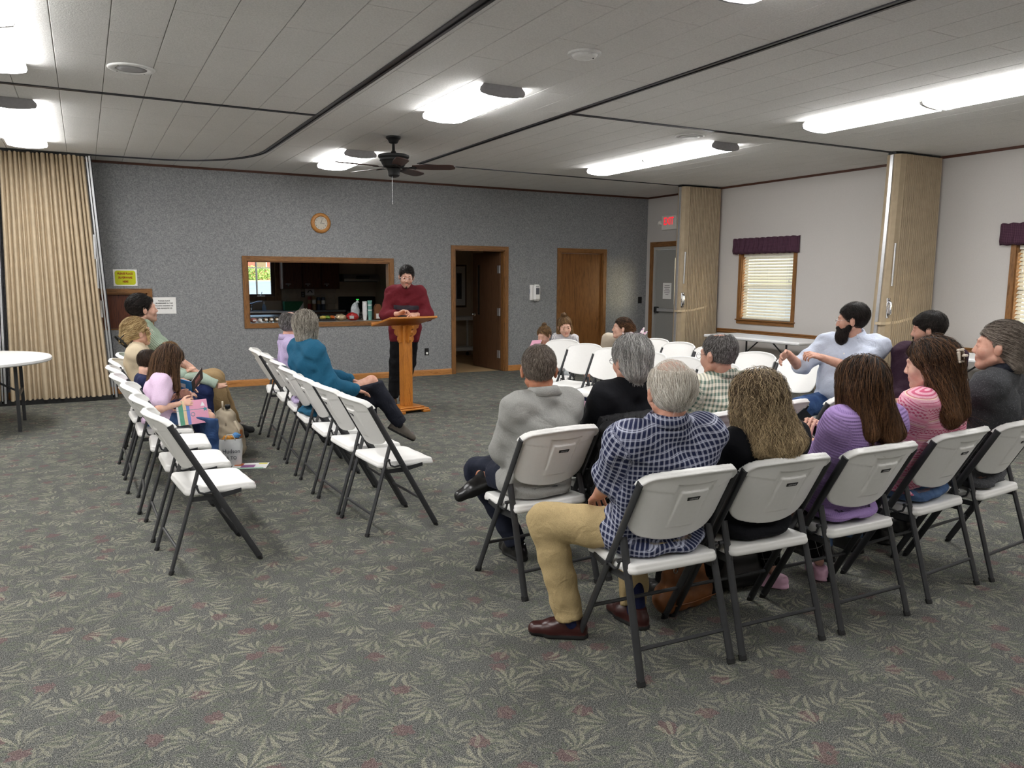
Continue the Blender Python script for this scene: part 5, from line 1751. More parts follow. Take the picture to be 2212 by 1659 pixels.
def hair_mat(name, dark, light, rough=0.55):
    t = NT(name)
    tint = t.attr('tint', 'Fac'); hv = t.attr('hv', 'Fac')
    co = t.coord()
    f = t.math('ADD', t.math('MULTIPLY', tint, 0.8), t.math('MULTIPLY', t.noise(co, 60, 2), 0.25))
    f = t.math('ADD', f, t.math('MULTIPLY', t.math('SUBTRACT', hv, 0.5), 0.5))
    t.base(t.ramp(f, [(0.15, dark), (0.85, light)]))
    t.set(rough, 0, 0.22)
    MATS[name] = t.m
    return name
hair_mat('hair_white', rgb(182, 172, 158), rgb(248, 243, 234)); hair_mat('hair_grey', rgb(104, 102, 100), rgb(222, 220, 216)); hair_mat('hair_saltpepper', rgb(52, 48, 46), rgb(168, 164, 162))
hair_mat('hair_greybrown', rgb(70, 60, 52), rgb(164, 152, 140)); hair_mat('hair_black', rgb(16, 13, 12), rgb(56, 48, 44)); hair_mat('hair_darkbrown', rgb(24, 16, 12), rgb(122, 86, 58))
hair_mat('hair_frizzy', rgb(66, 50, 34), rgb(206, 182, 142)); hair_mat('hair_brown', rgb(44, 30, 22), rgb(128, 96, 68)); hair_mat('hair_blonde', rgb(120, 92, 54), rgb(226, 200, 150)); hair_mat('hair_ash', rgb(90, 84, 76), rgb(214, 206, 192))
hair_mat('hair_fairkid', rgb(90, 66, 42), rgb(176, 142, 98)); hair_mat('hair_boy', rgb(34, 24, 18), rgb(88, 66, 50))

def seg_coords(v, segs):
    """pattern coordinates: for each vertex the nearest of several bones -> (around, along, bone)"""
    best = np.full(len(v), 1e9); pc = np.zeros((len(v), 3))
    for i, (a, b, rad, ref, v0) in enumerate(segs):
        a, b = np.asarray(a), np.asarray(b)
        d = b - a; L = np.linalg.norm(d); d = d / L
        t_ = (v - a) @ d
        tc = np.clip(t_, 0, L)
        q = v - (a + tc[:, None] * d)
        dist = np.linalg.norm(q, axis=1) - rad
        r_ = np.asarray(ref) - d * (np.asarray(ref) @ d); r_ = r_ / np.linalg.norm(r_)
        s_ = np.cross(d, r_)
        ang = np.arctan2(q @ s_, q @ r_)
        m = dist < best
        best[m] = dist[m]
        if i == 0 and v0 == 0.0 and len(segs) != 4:
            side = np.cross(np.asarray(ref), d)
            xx = q @ side; yy = q @ r_
            uu = xx + (0.12 - yy) * 0.8 * np.tanh(xx / 0.10) + np.where(yy < 0, 0.37 * np.sign(xx), 0) * 0
        else:
            uu = ang * rad * 1.15
        pc[m] = np.stack([uu, t_ + v0, -(q @ r_) if i == 0 else np.full(len(v), -1.0)], 1)[m]
    return pc

class Person:
    def __init__(self, label, x, y, heading, group=None, s=1.0, q=1.0):
        self.root = thing('person', label, 'person', (x, y, 0), math.radians(heading - 90), group)
        self.x, self.y, self.h, self.s, self.q = x, y, heading, s, q
        a = math.radians(heading - 90)
        self.Rw = np.array([[math.cos(a), -math.sin(a), 0], [math.sin(a), math.cos(a), 0], [0, 0, 1]])
    def loc(self, p):
        return self.Rw.T @ (np.asarray(p, float) - V3(self.x, self.y, 0))
    def az(self, deg):
        return deg - self.h
    # ---------------------------------------------------------------- skeleton
    def pose(self, head, yaw=0, pitch=0, roll=0, pelvis=None, neck=None, seat=0.448, twist=0.0, width=1.0, girth=1.0, belly=0.0, hs=None,
             hands=None, knees=None, ankles=None, feet=None, poles=None, shoulder_drop=(0, 0), hunch=0.0, tilt=0.0):
        s = self.s
        self.hs = hs or (0.97 * s + 0.03)
        self.width, self.girth, self.belly = width, girth, belly
        self.head = np.asarray(head, float); self.R = rot_head(yaw, pitch, roll)
        self.pel = np.asarray(pelvis if pelvis is not None else (0, 0.0, seat + 0.095 * s), float)
        back = self.R @ V3(0, -0.035, -0.115) * self.hs
        nk = np.asarray(neck, float) if neck is not None else self.head + 0.4 * back + V3(0, -0.03, -0.10) * self.hs
        nk = nk + V3(0, 0, max(0.0, (self.head[2] - 0.108 * self.hs) - nk[2]))
        self.neck = nk
        up = unit(self.neck - self.pel)
        tw = math.radians(twist)
        rt = unit(V3(math.cos(tw), math.sin(tw), tilt))
        fw = unit(np.cross(up, rt))
        self.up, self.rt, self.fw = up, rt, fw
        L = np.linalg.norm(self.neck - self.pel)
        self.L = L
        self.chest = self.pel + up * L * 0.66 - fw * hunch
        self.sh = {}
        for k, sg in (('L', -1), ('R', 1)):
            self.sh[k] = self.pel + up * (L * 0.845 - shoulder_drop[0 if k == 'L' else 1]) + rt * sg * 0.166 * s * width - fw * hunch * 0.6
        ul, fl = 0.285 * s, 0.25 * s
        self.ul, self.fl = ul, fl
        self.el = {}; self.wr = {}
        hands = hands or {}
        poles = poles or {}
        for k, sg in (('L', -1), ('R', 1)):
            h = np.asarray(hands.get(k, self.pel + V3(sg * 0.10 * s, 0.24 * s, 0.09 * s)), float)
            a = self.sh[k]
            d = h - a; D = np.linalg.norm(d)
            if D > (ul + fl) * 0.995:
                h = a + d / D * (ul + fl) * 0.995; D = (ul + fl) * 0.995
            dn = unit(d)
            pole = np.asarray(poles.get(k, V3(sg * 0.32, -0.35, -1.0)), float)
            pole = unit(pole - dn * (pole @ dn))
            x = (ul * ul - fl * fl + D * D) / (2 * D)
            e = math.sqrt(max(0.0, ul * ul - x * x))
            self.el[k] = a + dn * x + pole * e
            self.wr[k] = h
        self.hip, self.kn, self.an, self.fd = {}, {}, {}, {}
        for i, (k, sg) in enumerate((('L', -1), ('R', 1))):
            self.hip[k] = self.pel + V3(sg * 0.088 * s * width, 0.02, -0.015 * s)
            self.kn[k] = np.asarray((knees or {}).get(k, self.pel + V3(sg * 0.13 * s, 0.43 * s, -0.03 * s)), float)
            self.an[k] = np.asarray((ankles or {}).get(k, V3(self.kn[k][0] + sg * 0.01, self.kn[k][1] + 0.02, 0.085 * s)), float)
            self.fd[k] = unit(np.asarray((feet or {}).get(k, V3(sg * 0.15, 1, 0)), float))
        return self
    def bounds(self, pts, m):
        p = np.array(pts)
        return p.min(0) - m, p.max(0) + m
    def torso(self, f, g=0.0, k=0.05):
        s, w, gi = self.s, self.width, self.girth
        P, C, N, rt, up, fw = self.pel, self.chest, self.neck, self.rt, self.up, self.fw
        f.cone(P - rt * 0.075 * s * w, P + rt * 0.075 * s * w, 0.098 * s * gi, 0.098 * s * gi, k, grow=g)
        mid = P + (C - P) * 0.5
        for sg in (-1, 1):
            o = rt * sg * 0.062 * s * w * gi
            f.cone(P + o * 1.1, mid + o, 0.098 * s * gi, 0.094 * s * gi, k, grow=g)
            f.cone(mid + o, C + rt * sg * 0.075 * s * w, 0.094 * s * gi, 0.102 * s * (0.6 + 0.4 * gi), k, grow=g)
            f.cone(C + rt * sg * 0.075 * s * w, self.sh['L' if sg < 0 else 'R'] - rt * sg * 0.03 * s, 0.098 * s * (0.6 + 0.4 * gi), 0.062 * s, k, grow=g)
            f.cone(N - up * 0.03 * s, self.sh['L' if sg < 0 else 'R'], 0.052 * s, 0.052 * s, k, grow=g)
        if self.belly:
            c = P + up * 0.14 * s + fw * (0.05 + self.belly) * s
            f.cone(c - rt * 0.05 * s, c + rt * 0.05 * s, 0.10 * s * gi, 0.10 * s * gi, k * 1.3, grow=g)
    def arm(self, f, k, g=0.0, upto=2.0, kk=0.022, loose=0.0):
        s = self.s
        a, e, w = self.sh[k], self.el[k], self.wr[k]
        gi = 0.75 + 0.25 * self.girth
        if upto <= 1.0:
            b = a + (e - a) * upto
            f.cone(a, b, (0.055 + loose * 0.3) * s * gi, (0.055 - 0.009 * upto + loose) * s * gi, kk, grow=g)
            return
        f.cone(a, e, (0.055 + loose * 0.5) * s * gi, (0.043 + loose) * s * gi, kk, grow=g)
        b = e + (w - e) * (upto - 1.0)
        f.cone(e, b, (0.043 + loose) * s * gi, (0.043 + (0.028 - 0.043) * (upto - 1.0) + loose) * s * gi, kk, grow=g)
    def leg(self, f, k, g=0.0, kk=0.025, loose=0.0, upto=1.0):
        s = self.s
        gi = 0.7 + 0.3 * self.girth
        h, n, a = self.hip[k], self.kn[k], self.an[k]
        f.cone(h, n, 0.084 * s * gi, (0.060 + loose * 0.5) * s * gi, kk, grow=g)
        b = n + (a - n) * upto
        f.cone(n, b, (0.058 + loose * 0.6) * s * gi, (0.040 + loose) * s, kk, grow=g)
    chair = None
    def sit(self, f, m=0.014):
        """press the shape against the chair it sits on"""
        if not self.chair:
            return
        def g(X, Y, Z):
            y = Y - tube_y(0.7); z = Z - 0.7
            s_ = y * _es[1] + z * _es[2]; n = y * _en[1] + z * _en[2]
            n = n + 0.062 * (1 - np.clip(X / 0.235, -1.3, 1.3) ** 2) - 0.012
            a = (m + 0.012) - n
            a = np.minimum(a, 0.19 - s_)            # only below the top edge
            a = np.minimum(a, s_ + 0.20)
            b = np.minimum(0.447 + m * 0.4 - Z, np.minimum(0.235 - Y, 0.22 - np.abs(X)))
            return np.maximum(a, b).astype(np.float32)
        f.func(g, 0.012)
    # ---------------------------------------------------------------- body
    def head_pts(self, p):
        return self.head + self.R @ (np.asarray(p, float) * self.hs)
    def body(self, skin, open_mouth=False, stubble=0.0, bare_feet=False, legs=True, curl=None, hand_dir=None, palm=None, wide_face=1.0):
        q = self.q; s = self.s
        allp = [self.pel, self.chest, self.neck, *self.sh.values(), *self.el.values(), *self.wr.values()]
        if legs:
            allp += [*self.kn.values(), *self.an.values()]
        lo, hi = self.bounds(allp, 0.17)
        f = Field(lo, hi, 0.0125 * q)
        self.torso(f, -0.014)
        f.cone(self.neck - self.up * 0.03, self.head_pts((0, -0.018, -0.06)), 0.056 * s * (0.6 + 0.4 * self.girth), 0.054 * self.hs, 0.02)
        for k in 'LR':
            self.arm(f, k, -0.002)
            if legs:
                self.leg(f, k, -0.012)
        self.sit(f, 0.034)
        vs, qs = [], []
        def put(fl):
            v, qq = fl.mesh()
            n = sum(len(x) for x in vs)
            vs.append(v); qs.append(qq + n)
            return v
        put(f)
        # head, in its own finer grid
        c = self.head; m = 0.165 * self.hs
        f = Field(c - m - V3(0, 0.02, 0.03), c + m, 0.0052 * (0.6 + 0.4 * q))
        E = lambda p, r, k=0.012, cut=False: f.ell(self.head_pts(p), np.array(r) * self.hs, k * self.hs, self.R, cut)
        K = lambda a, b, ra, rb, k=0.012: f.cone(self.head_pts(a), self.head_pts(b), ra * self.hs, rb * self.hs, k * self.hs)
        wf = wide_face
        E((0, -0.014, 0.03), (0.0755, 0.096, 0.088))
        E((0, 0.026, -0.025), (0.063 * wf, 0.066, 0.086), 0.02)
        for sg in (-1, 1):
            K((sg * 0.054 * wf, -0.005, -0.055), (sg * 0.018, 0.060, -0.094), 0.018, 0.017, 0.02)
            E((sg * 0.040 * wf, 0.055, -0.026), (0.026, 0.026, 0.03), 0.018)
            E((sg * 0.0315, 0.0965, 0.006), (0.0165, 0.012, 0.010), 0.010, True)
            E((sg * 0.083, -0.010, -0.006), (0.011, 0.019, 0.033), 0.006)
            K((sg * 0.084, -0.018, 0.022), (sg * 0.093, -0.022, -0.002), 0.006, 0.0055, 0.004)
            E((sg * 0.0315, 0.0790, 0.005), (0.0140, 0.0130, 0.0130), 0.004)
            E((sg * 0.0315, 0.0945, 0.0045), (0.0110, 0.0085, 0.0042), 0.002, True)
            E((sg * 0.010, 0.092, -0.031), (0.0085, 0.0085, 0.0075), 0.006)
        E((0, 0.057, -0.096), (0.030 * wf, 0.030, 0.024), 0.018)
        K((0, 0.086, 0.012), (0, 0.101, -0.026), 0.007, 0.0105, 0.010)
        K((-0.034, 0.080, 0.030), (0.034, 0.080, 0.030), 0.010, 0.010, 0.014)
        K((-0.017, 0.084, -0.056), (0.017, 0.084, -0.056), 0.0075, 0.0075, 0.006)
        K((-0.014, 0.082, -0.069), (0.014, 0.082, -0.069), 0.008, 0.008, 0.006)
        if open_mouth:
            E((0, 0.096, -0.0625), (0.014, 0.012, 0.004), 0.003, True)
        f.cone(self.head_pts((0, -0.020, -0.05)), self.neck, 0.052 * self.hs, 0.047 * self.hs, 0.02)
        hv = put(f)
        for k, sg in (('L', -1), ('R', 1)):
            self.hand(k, sg, put, (hand_dir or {}).get(k), (palm or {}).get(k), (curl or {}).get(k, 28))
        if bare_feet:
            for k in 'LR':
                self.foot_bare(k, put)
        v = np.concatenate(vs); qd = np.concatenate(qs)
        h = (v - self.head) @ self.R / self.hs
        lip = ((np.abs(h[:, 0]) < 0.021) & (h[:, 1] > 0.078) & (h[:, 2] < -0.050) & (h[:, 2] > -0.0755)).astype(float)
        stub = np.zeros(len(v))
        if stubble:
            d = np.clip((-h[:, 2] - 0.030 + np.clip(0.055 - h[:, 1], 0, 0.06) * 0.5) / 0.02, 0, 1) * (h[:, 1] > -0.005) * (h[:, 2] > -0.118) * (1 - lip)
            stub = d * stubble
        return link('body', np_mesh('body', v, qd, skin, True, {'lip': lip, 'stubble': stub}), self.root)
    def hand(self, k, sg, put, dirv=None, palm=None, curl=28):
        s = self.s
        w = self.wr[k]; fdir = unit(w - self.el[k])
        d = unit(dirv) if dirv is not None else fdir
        n = np.asarray(palm if palm is not None else (-sg * 0.4, 0, -1), float)
        n = unit(n - d * (n @ d))
        lat = np.cross(n, d)
        th = lat * (-1 if sg > 0 else 1)          # towards the thumb
        self.hd = getattr(self, 'hd', {}); self.hd[k] = (w + d * 0.09 * s, d, n, th)
        f = Field(w - 0.20 * s, w + 0.20 * s, 0.0042 * (0.5 + 0.5 * self.q))
        f.cone(w - fdir * 0.05 * s, w, 0.029 * s, 0.026 * s, 0.01)
        cs = curl if isinstance(curl, (list, tuple)) else [curl] * 4
        f.ell(w + d * 0.05 * s, np.array((0.036, 0.048, 0.015)) * s, 0.01, np.stack([lat, d, n], 1))
        for i, (off, ln) in enumerate(((0.031, 0.072), (0.010, 0.080), (-0.011, 0.074), (-0.030, 0.058))):
            b = w + d * (0.088 - 0.006 * (i == 3) - 0.003 * (i == 0)) * s + th * off * s
            f.cone(w + d * 0.01 * s + th * off * 0.55 * s, b, 0.015 * s, 0.0098 * s, 0.008)
            a = math.radians(cs[i]); cur = b
            dd = unit(d + th * off * 3.0)
            ang = 0
            for j, fr in enumerate((0.46, 0.31, 0.23)):
                ang += a * (0.75, 1.15, 0.7)[j]
                v = dd * math.cos(ang) + n * math.sin(ang)
                nx = cur + v * ln * fr * s
                f.cone(cur, nx, (0.0093 - 0.0008 * j) * s, (0.0085 - 0.0008 * j) * s, 0.0025)
                cur = nx
        b = w + d * 0.02 * s + th * 0.022 * s
        v = unit(d * 0.62 + th * 0.68 + n * 0.25)
        e = b + v * 0.042 * s
        f.cone(b, e, 0.016 * s, 0.0115 * s, 0.008)
        v2 = unit(d * 0.85 + th * 0.35 + n * 0.35)
        e2 = e + v2 * 0.032 * s
        f.cone(e, e2, 0.0112 * s, 0.010 * s, 0.003)
        e3 = e2 + unit(d * 0.9 + th * 0.12 + n * 0.4) * 0.024 * s
        f.cone(e2, e3, 0.010 * s, 0.0082 * s, 0.003)
        put(f)
    def foot_frame(self, k):
        fw = self.fd[k]
        up = unit(V3(0, 0, 1) - fw * fw[2]) if abs(fw[2]) < 0.95 else unit(V3(0, -1, 0))
        if getattr(self, 'foot_up', None) and k in self.foot_up:
            u0 = np.asarray(self.foot_up[k], float); up = unit(u0 - fw * (u0 @ fw))
        rt = np.cross(fw, up)
        return rt, fw, up
    def foot_bare(self, k, put):
        s = self.s; rt, fw, up = self.foot_frame(k); a = self.an[k]
        f = Field(a - 0.28 * s, a + 0.28 * s, 0.006)
        P = lambda x, y, z: a + (rt * x + fw * y + up * z) * s
        f.cone(P(0, -0.02, -0.05), P(0, 0.11, -0.06), 0.033 * s, 0.03 * s, 0.02)
        f.cone(P(0, 0, 0), P(0, 0.06, -0.045), 0.036 * s, 0.03 * s, 0.02)
        for i in range(5):
            x = -0.03 + 0.015 * i
            f.cone(P(x, 0.11, -0.06), P(x * 1.1, 0.165 - 0.008 * abs(i - 1.5), -0.064), 0.014 * s, 0.0095 * s, 0.004)
        put(f)
    # ---------------------------------------------------------------- clothes
    def top(self, mat, sleeve=2.0, grow=0.012, loose=0.004, hem=0.10, collar=None, name='shirt', neck_cut=0.035, wr=0.004, res=0.0115, cuff=False, label=None, hood=0):
        q = self.q; s = self.s
        allp = [self.pel - self.up * (0.16 + hem), self.neck, *self.sh.values(), *self.el.values(), *self.wr.values()]
        lo, hi = self.bounds(allp, 0.19)
        f = Field(lo, hi, res * q)
        self.torso(f, grow)
        if hem > 0.02:
            # skirt of the shirt round the hips
            for k in 'LR':
                f.cone(self.hip[k], self.hip[k] + (self.kn[k] - self.hip[k]) * min(0.5, hem * 1.6), 0.088 * s, 0.086 * s, 0.03, grow=grow)
        for k in 'LR':
            self.arm(f, k, grow * 0.8, min(sleeve, 1.97), 0.045, loose)
        rs = np.random.default_rng(abs(hash(mat)) % 1000 if False else len(mat) * 7 + int(self.x * 10))
        ph = rs.uniform(0, 6.28, 8)
        def wrk(X, Y, Z):
            return (wr * (np.sin(X * 38 + Z * 22 + ph[0]) * np.sin(Z * 31 - Y * 27 + ph[1]) + 0.6 * np.sin(Y * 52 + X * 19 - Z * 40 + ph[2]) + 0.5 * np.sin(Z * 64 + X * 33 + Y * 21 + ph[3]))).astype(np.float32)
        f.warp(wrk)
        f.plane(self.neck + self.up * neck_cut * s, self.up * 1.0 + self.fw * 0.35, 0.006)
        base = self.pel - self.up * hem * 0.9 * s
        def hemf(X, Y, Z):
            d = (base[0] - X) * self.up[0] + (base[1] - Y) * self.up[1] + (base[2] - Z) * self.up[2]
            return (d + 0.006 * np.sin(X * 25 + Y * 18 + ph[4])).astype(np.float32)
        f.func(hemf, 0.006)
        self.sit(f)
        v, qd = f.mesh()
        T = (self.pel, self.neck, 0.15 * s * self.girth, -self.fw, 0.0)
        segs = [T]
        for k in 'LR':
            segs.append((self.sh[k] + (self.el[k] - self.sh[k]) * 0.18, self.el[k], 0.055 * s, -self.fw + self.up * 0.01, 0.3))
            if sleeve > 1:
                segs.append((self.el[k], self.wr[k], 0.045 * s, unit(np.cross(self.wr[k] - self.el[k], self.up) + 1e-4), 0.6))
        pc = seg_coords(v, segs)
        o = link(name, np_mesh(name, v, qd, mat, True, {'pc': pc}), self.root)
        if label:
            o['label'] = label
        if collar:
            self.collar(collar, o, grow)
        return o
    def collar(self, mat, parent, grow=0.012):
        s = self.s
        c = self.neck + self.up * 0.012 * s + self.fw * 0.006
        rows = []
        n = 28
        for j, (dr, dz) in enumerate(((0.050, -0.012), (0.052, 0.036), (0.056, 0.046), (0.062, 0.040), (0.080, -0.002), (0.077, -0.004), (0.060, 0.030), (0.054, 0.034))):
            row = []
            for i in range(n + 1):
                a = math.radians(-145 + 290 * i / n)
                back = math.cos(a)
                r_ = (dr + 0.004) * s * (1 + 0.10 * (1 - abs(back)))
                p_ = c - self.fw * r_ * math.cos(a) * 1.02 + self.rt * r_ * math.sin(a) * 1.1 + self.up * (dz * s * (0.9 + 0.25 * (1 - back) * (1 if dz < 0 else -0.5)) - 0.014 * s * (1 - back))
                row.append(p_)
            rows.append(row)
        mb = MB().grid(rows)
        me = mb.mesh('collar', mat, True)
        v = np.array([p_ for r in rows for p_ in r])
        at = me.attributes.new('pc', 'FLOAT_VECTOR', 'POINT')
        pc = seg_coords(v, [(self.pel, self.neck + self.up * 0.1, 0.15 * s, -self.fw, 0.0)])
        at.data.foreach_set('vector', pc.astype(np.float32).ravel())
        return link('collar', me, parent)
    def bottom(self, mat, grow=0.008, loose=0.012, upto=0.97, name='trousers', rise=0.07, wr=0.0035, res=0.0125, skirt=False):
        q = self.q; s = self.s
        allp = [self.pel + self.up * 0.1, *self.kn.values(), *self.an.values()]
        lo, hi = self.bounds(allp, 0.17)
        f = Field(lo, hi, res * q)
        w, gi = self.width, self.girth
        f.cone(self.pel - self.rt * 0.075 * s * w, self.pel + self.rt * 0.075 * s * w, 0.1 * s * gi, 0.1 * s * gi, 0.03, grow=grow)
        f.cone(self.pel - self.rt * 0.06 * s * w + self.up * 0.05, self.pel + self.rt * 0.06 * s * w + self.up * 0.05, 0.098 * s * gi, 0.098 * s * gi, 0.03, grow=grow)
        for k in 'LR':
            self.leg(f, k, grow, 0.03, loose, upto)
        rs = np.random.default_rng(int(self.x * 100) + 3); ph = rs.uniform(0, 6.28, 8)
        f.warp(lambda X, Y, Z: (wr * (np.sin(X * 45 + Z * 30 + ph[0]) * np.sin(Y * 36 - Z * 20 + ph[1]) + 0.7 * np.sin(Z * 58 + Y * 30 + ph[2]))).astype(np.float32))
        f.plane(self.pel + self.up * rise * s, self.up, 0.006)
        for k in 'LR':
            d = unit(self.an[k] - self.kn[k])
            e = self.kn[k] + (self.an[k] - self.kn[k]) * upto + d * 0.012
            def cut(X, Y, Z, e=e, d=d):
                a = (X - e[0]) * d[0] + (Y - e[1]) * d[1] + (Z - e[2]) * d[2]
                near = np.sqrt((X - e[0]) ** 2 + (Y - e[1]) ** 2 + (Z - e[2]) ** 2) - 0.085
                return np.minimum(a, -near).astype(np.float32)
            f.func(cut, 0.004)
        self.sit(f, 0.027)
        v, qd = f.mesh()
        segs = []
        for k in 'LR':
            segs.append((self.hip[k], self.kn[k], 0.075 * s, V3(0, 0, 1) + V3(0.01, 0, 0), 0.0))
            segs.append((self.kn[k], self.an[k], 0.055 * s, V3(0, 1, 0.01), 0.42 * s))
        return link(name, np_mesh(name, v, qd, mat, True, {'pc': seg_coords(v, segs)}), self.root)
    def shoes(self, mat, sole='black_rubber', sock=None, h=0.018, style='shoe'):
        s = self.s
        for k in 'LR':
            rt, fw, up = self.foot_frame(k)
            a = self.an[k]
            P = lambda x, y, z: a + (rt * x + fw * y + up * z) * s
            zo = -0.085
            f = Field(a - 0.25 * s, a + 0.25 * s, 0.0065 * (0.6 + 0.4 * self.q))
            f.cone(P(0, -0.045, zo + 0.035), P(0, 0.075, zo + 0.032), 0.036 * s, 0.040 * s, 0.02)
            f.cone(P(0, 0.075, zo + 0.030), P(0.004, 0.15, zo + 0.026), 0.041 * s, 0.034 * s, 0.02)
            f.cone(P(0, -0.035, zo + 0.05), P(0, -0.025, zo + (0.095 if style == 'shoe' else 0.06)), 0.035 * s, 0.037 * s, 0.02)
            f.cone(P(0, 0.0, zo + 0.075 if style == 'shoe' else zo + 0.05), P(0, 0.08, zo + 0.045), 0.033 * s, 0.03 * s, 0.02)
            # welt of the sole
            f.cone(P(0, -0.045, zo + 0.006), P(0, 0.08, zo + 0.006), 0.040 * s, 0.044 * s, 0.003, (1, 1, 1))
            f.plane(P(0, 0, zo), -up, 0.002)
            f.plane(P(0, 0, zo + (0.093 if style == 'shoe' else 0.066)), up * 1.0 - fw * 0.05, 0.004)
            v, qd = f.mesh()
            me = np_mesh('shoe', v, qd, [mat, sole], True)
            z = ((v - P(0, 0, zo)) @ up)[qd].mean(1)
            me.polygons.foreach_set('material_index', (z < h * s).astype(np.int32))
            o = link('shoe', me, self.root)
            if sock:
                f = Field(a - 0.2 * s, a + 0.25 * s, 0.008)
                e = a + (self.kn[k] - a) * 0.38
                f.cone(P(0, -0.01, zo + 0.07), e, 0.043 * s, 0.046 * s, 0.01)
                v, qd = f.mesh()
                link('sock', np_mesh('sock', v, qd, sock, True), self.root)
    # ---------------------------------------------------------------- hair
    def hair(self, mat, vol, cut=None, res=0.006, n=1200, length=0.05, steps=6, width=0.0016, grav=0.3, wave=0.0, wfreq=60, lift=0.004, crown=(0, -0.07, 0.11), name='hair',
             seed=1, torso=False, hairline=True, zrange=None, loose_end=0.0, line=None, back_flow=0.0, part=None, bald=None, bounds=None, jitter=0.12, zend=None, base=True, front=None):
        """vol(E, K): adds hair volume in head coordinates; strands flow over it"""
        n = int(n * 2.1); width = width * 0.62
        hs = self.hs
        lo = self.head - (0.20 if bounds is None else bounds[0]); hi = self.head + (0.20 if bounds is None else bounds[1])
        f = Field(lo, hi, res)
        E = lambda p, r, k=0.012, cut=False: f.ell(self.head_pts(p), np.array(r) * hs, k * hs, self.R, cut)
        K = lambda a, b, ra, rb, k=0.015: f.cone(self.head_pts(a), self.head_pts(b), ra * hs, rb * hs, k * hs)
        W = lambda a, b, ra, rb, k=0.03: f.cone(np.asarray(a), np.asarray(b), ra, rb, k)
        if hairline:
            pts = line or ([-0.16, -0.10, -0.04, 0.0, 0.035, 0.068, 0.09], [-0.045, -0.035, -0.022, 0.016, 0.046, 0.072, 0.25])
            nape = hairline if isinstance(hairline, float) else -0.085
            E((0, -0.022, 0.034), (0.0755 + 0.007, 0.096 + 0.006, 0.088 + 0.008))
            vol(E, K, W, 0)
            R = self.R; h0 = self.head
            def hl(X, Y, Z):
                x = ((X - h0[0]) * R[0, 0] + (Y - h0[1]) * R[1, 0] + (Z - h0[2]) * R[2, 0]) / hs
                y = ((X - h0[0]) * R[0, 1] + (Y - h0[1]) * R[1, 1] + (Z - h0[2]) * R[2, 1]) / hs
                z = ((X - h0[0]) * R[0, 2] + (Y - h0[1]) * R[1, 2] + (Z - h0[2]) * R[2, 2]) / hs
                a = y - np.interp(z, pts[0], pts[1]) + 0.006 * np.sin(x * 190) * np.sin(z * 150 + x * 90)
                a = np.maximum(a, nape - z)
                if bald is not None:
                    a = np.maximum(a, bald(x, y, z))
                return (a * hs).astype(np.float32)
            f.func(hl, 0.006)
            vol(E, K, W, 1)
        else:
            vol(E, K, W, 0); vol(E, K, W, 1)
        field = f.d.copy()
        rg = np.random.default_rng(seed)
        v, qd = f.mesh()
        base_v, base_q = v, qd
        gx, gy, gz = np.gradient(field, res)
        lo_ = f.lo.astype(float); dim = np.array(field.shape)
        def samp(p):
            i = np.clip(((p - lo_) / res + 0.5).astype(int), 0, dim - 1)
            g = np.stack([gx[i[:, 0], i[:, 1], i[:, 2]], gy[i[:, 0], i[:, 1], i[:, 2]], gz[i[:, 0], i[:, 1], i[:, 2]]], 1)
            g /= np.linalg.norm(g, axis=1)[:, None] + 1e-9
            return field[i[:, 0], i[:, 1], i[:, 2]], g
        if len(v) == 0:
            return
        hvv = (v - self.head) @ self.R / hs
        ok = np.ones(len(v), bool)
        if zrange:
            ok = (hvv[:, 2] > zrange[0]) & (hvv[:, 2] < zrange[1])
        cand = v[ok]
        p = cand[rg.integers(0, len(cand), n)] + rg.normal(0, 0.002, (n, 3))
        cr = self.head_pts(crown)
        lifts = rg.uniform(0.0005, lift, n)
        d0, g0 = samp(p)
        p = p + g0 * (lifts - d0)[:, None]
        L = length * rg.uniform(0.6, 1.15, n)
        st = L / steps
        ph = rg.uniform(0, 6.28, n); fr = wfreq * rg.uniform(0.75, 1.3, n)
        jit = rg.normal(0, jitter, (n, 3))
        zlim = (zend + rg.uniform(-0.01, 0.07, n)) if zend is not None else None
        pts_ = [p.copy()]; gs_ = [g0]
        Fh = self.R @ V3(0, 1, 0)
        dirp = None
        for i in range(steps):
            d_, g_ = samp(p)
            away = p - cr
            away /= np.linalg.norm(away, axis=1)[:, None] + 1e-9
            dr = away * (1 - grav) + V3(0, 0, -1) * grav + jit - Fh * back_flow
            if part is not None:
                side = np.sign(((p - self.head) @ self.R)[:, :1] - part)
                dr = dr + side * (self.R @ V3(1, 0, 0))[None] * 0.5 * np.clip(((p - self.head) @ self.R)[:, 2:3] / hs / 0.1, 0, 1)
            dr = dr - g_ * np.sum(dr * g_, 1)[:, None] * 0.85
            dr /= np.linalg.norm(dr, axis=1)[:, None] + 1e-9
            if dirp is not None:
                dr = dr * 0.6 + dirp * 0.4
                dr /= np.linalg.norm(dr, axis=1)[:, None] + 1e-9
            dirp = dr
            stp = st if zend is None else st * np.clip((p[:, 2] - zlim) / 0.04, 0.02, 1)
            p = p + dr * stp[:, None]
            if wave:
                sd = np.cross(dr, g_)
                arc = (i + 1) * st
                p = p + sd * (wave * np.cos(fr * arc + ph) * fr * stp)[:, None] + g_ * (0.6 * wave * np.cos(fr * arc * 1.1 + ph * 1.7) * fr * stp)[:, None]
            d_, g_ = samp(p)
            push = np.clip(lifts - d_, 0, 0.02)
            pull = np.clip(d_ - lifts - loose_end, 0, 0.012) * (d_ < 0.06)
            p = p + g_ * (push - pull * 0.8)[:, None]
            pts_.append(p.copy()); gs_.append(g_)
        Pn = np.stack(pts_, 1)                      # n, steps+1, 3
        T = np.gradient(Pn, axis=1)
        T /= np.linalg.norm(T, axis=2)[:, :, None] + 1e-9
        G = np.stack(gs_, 1)
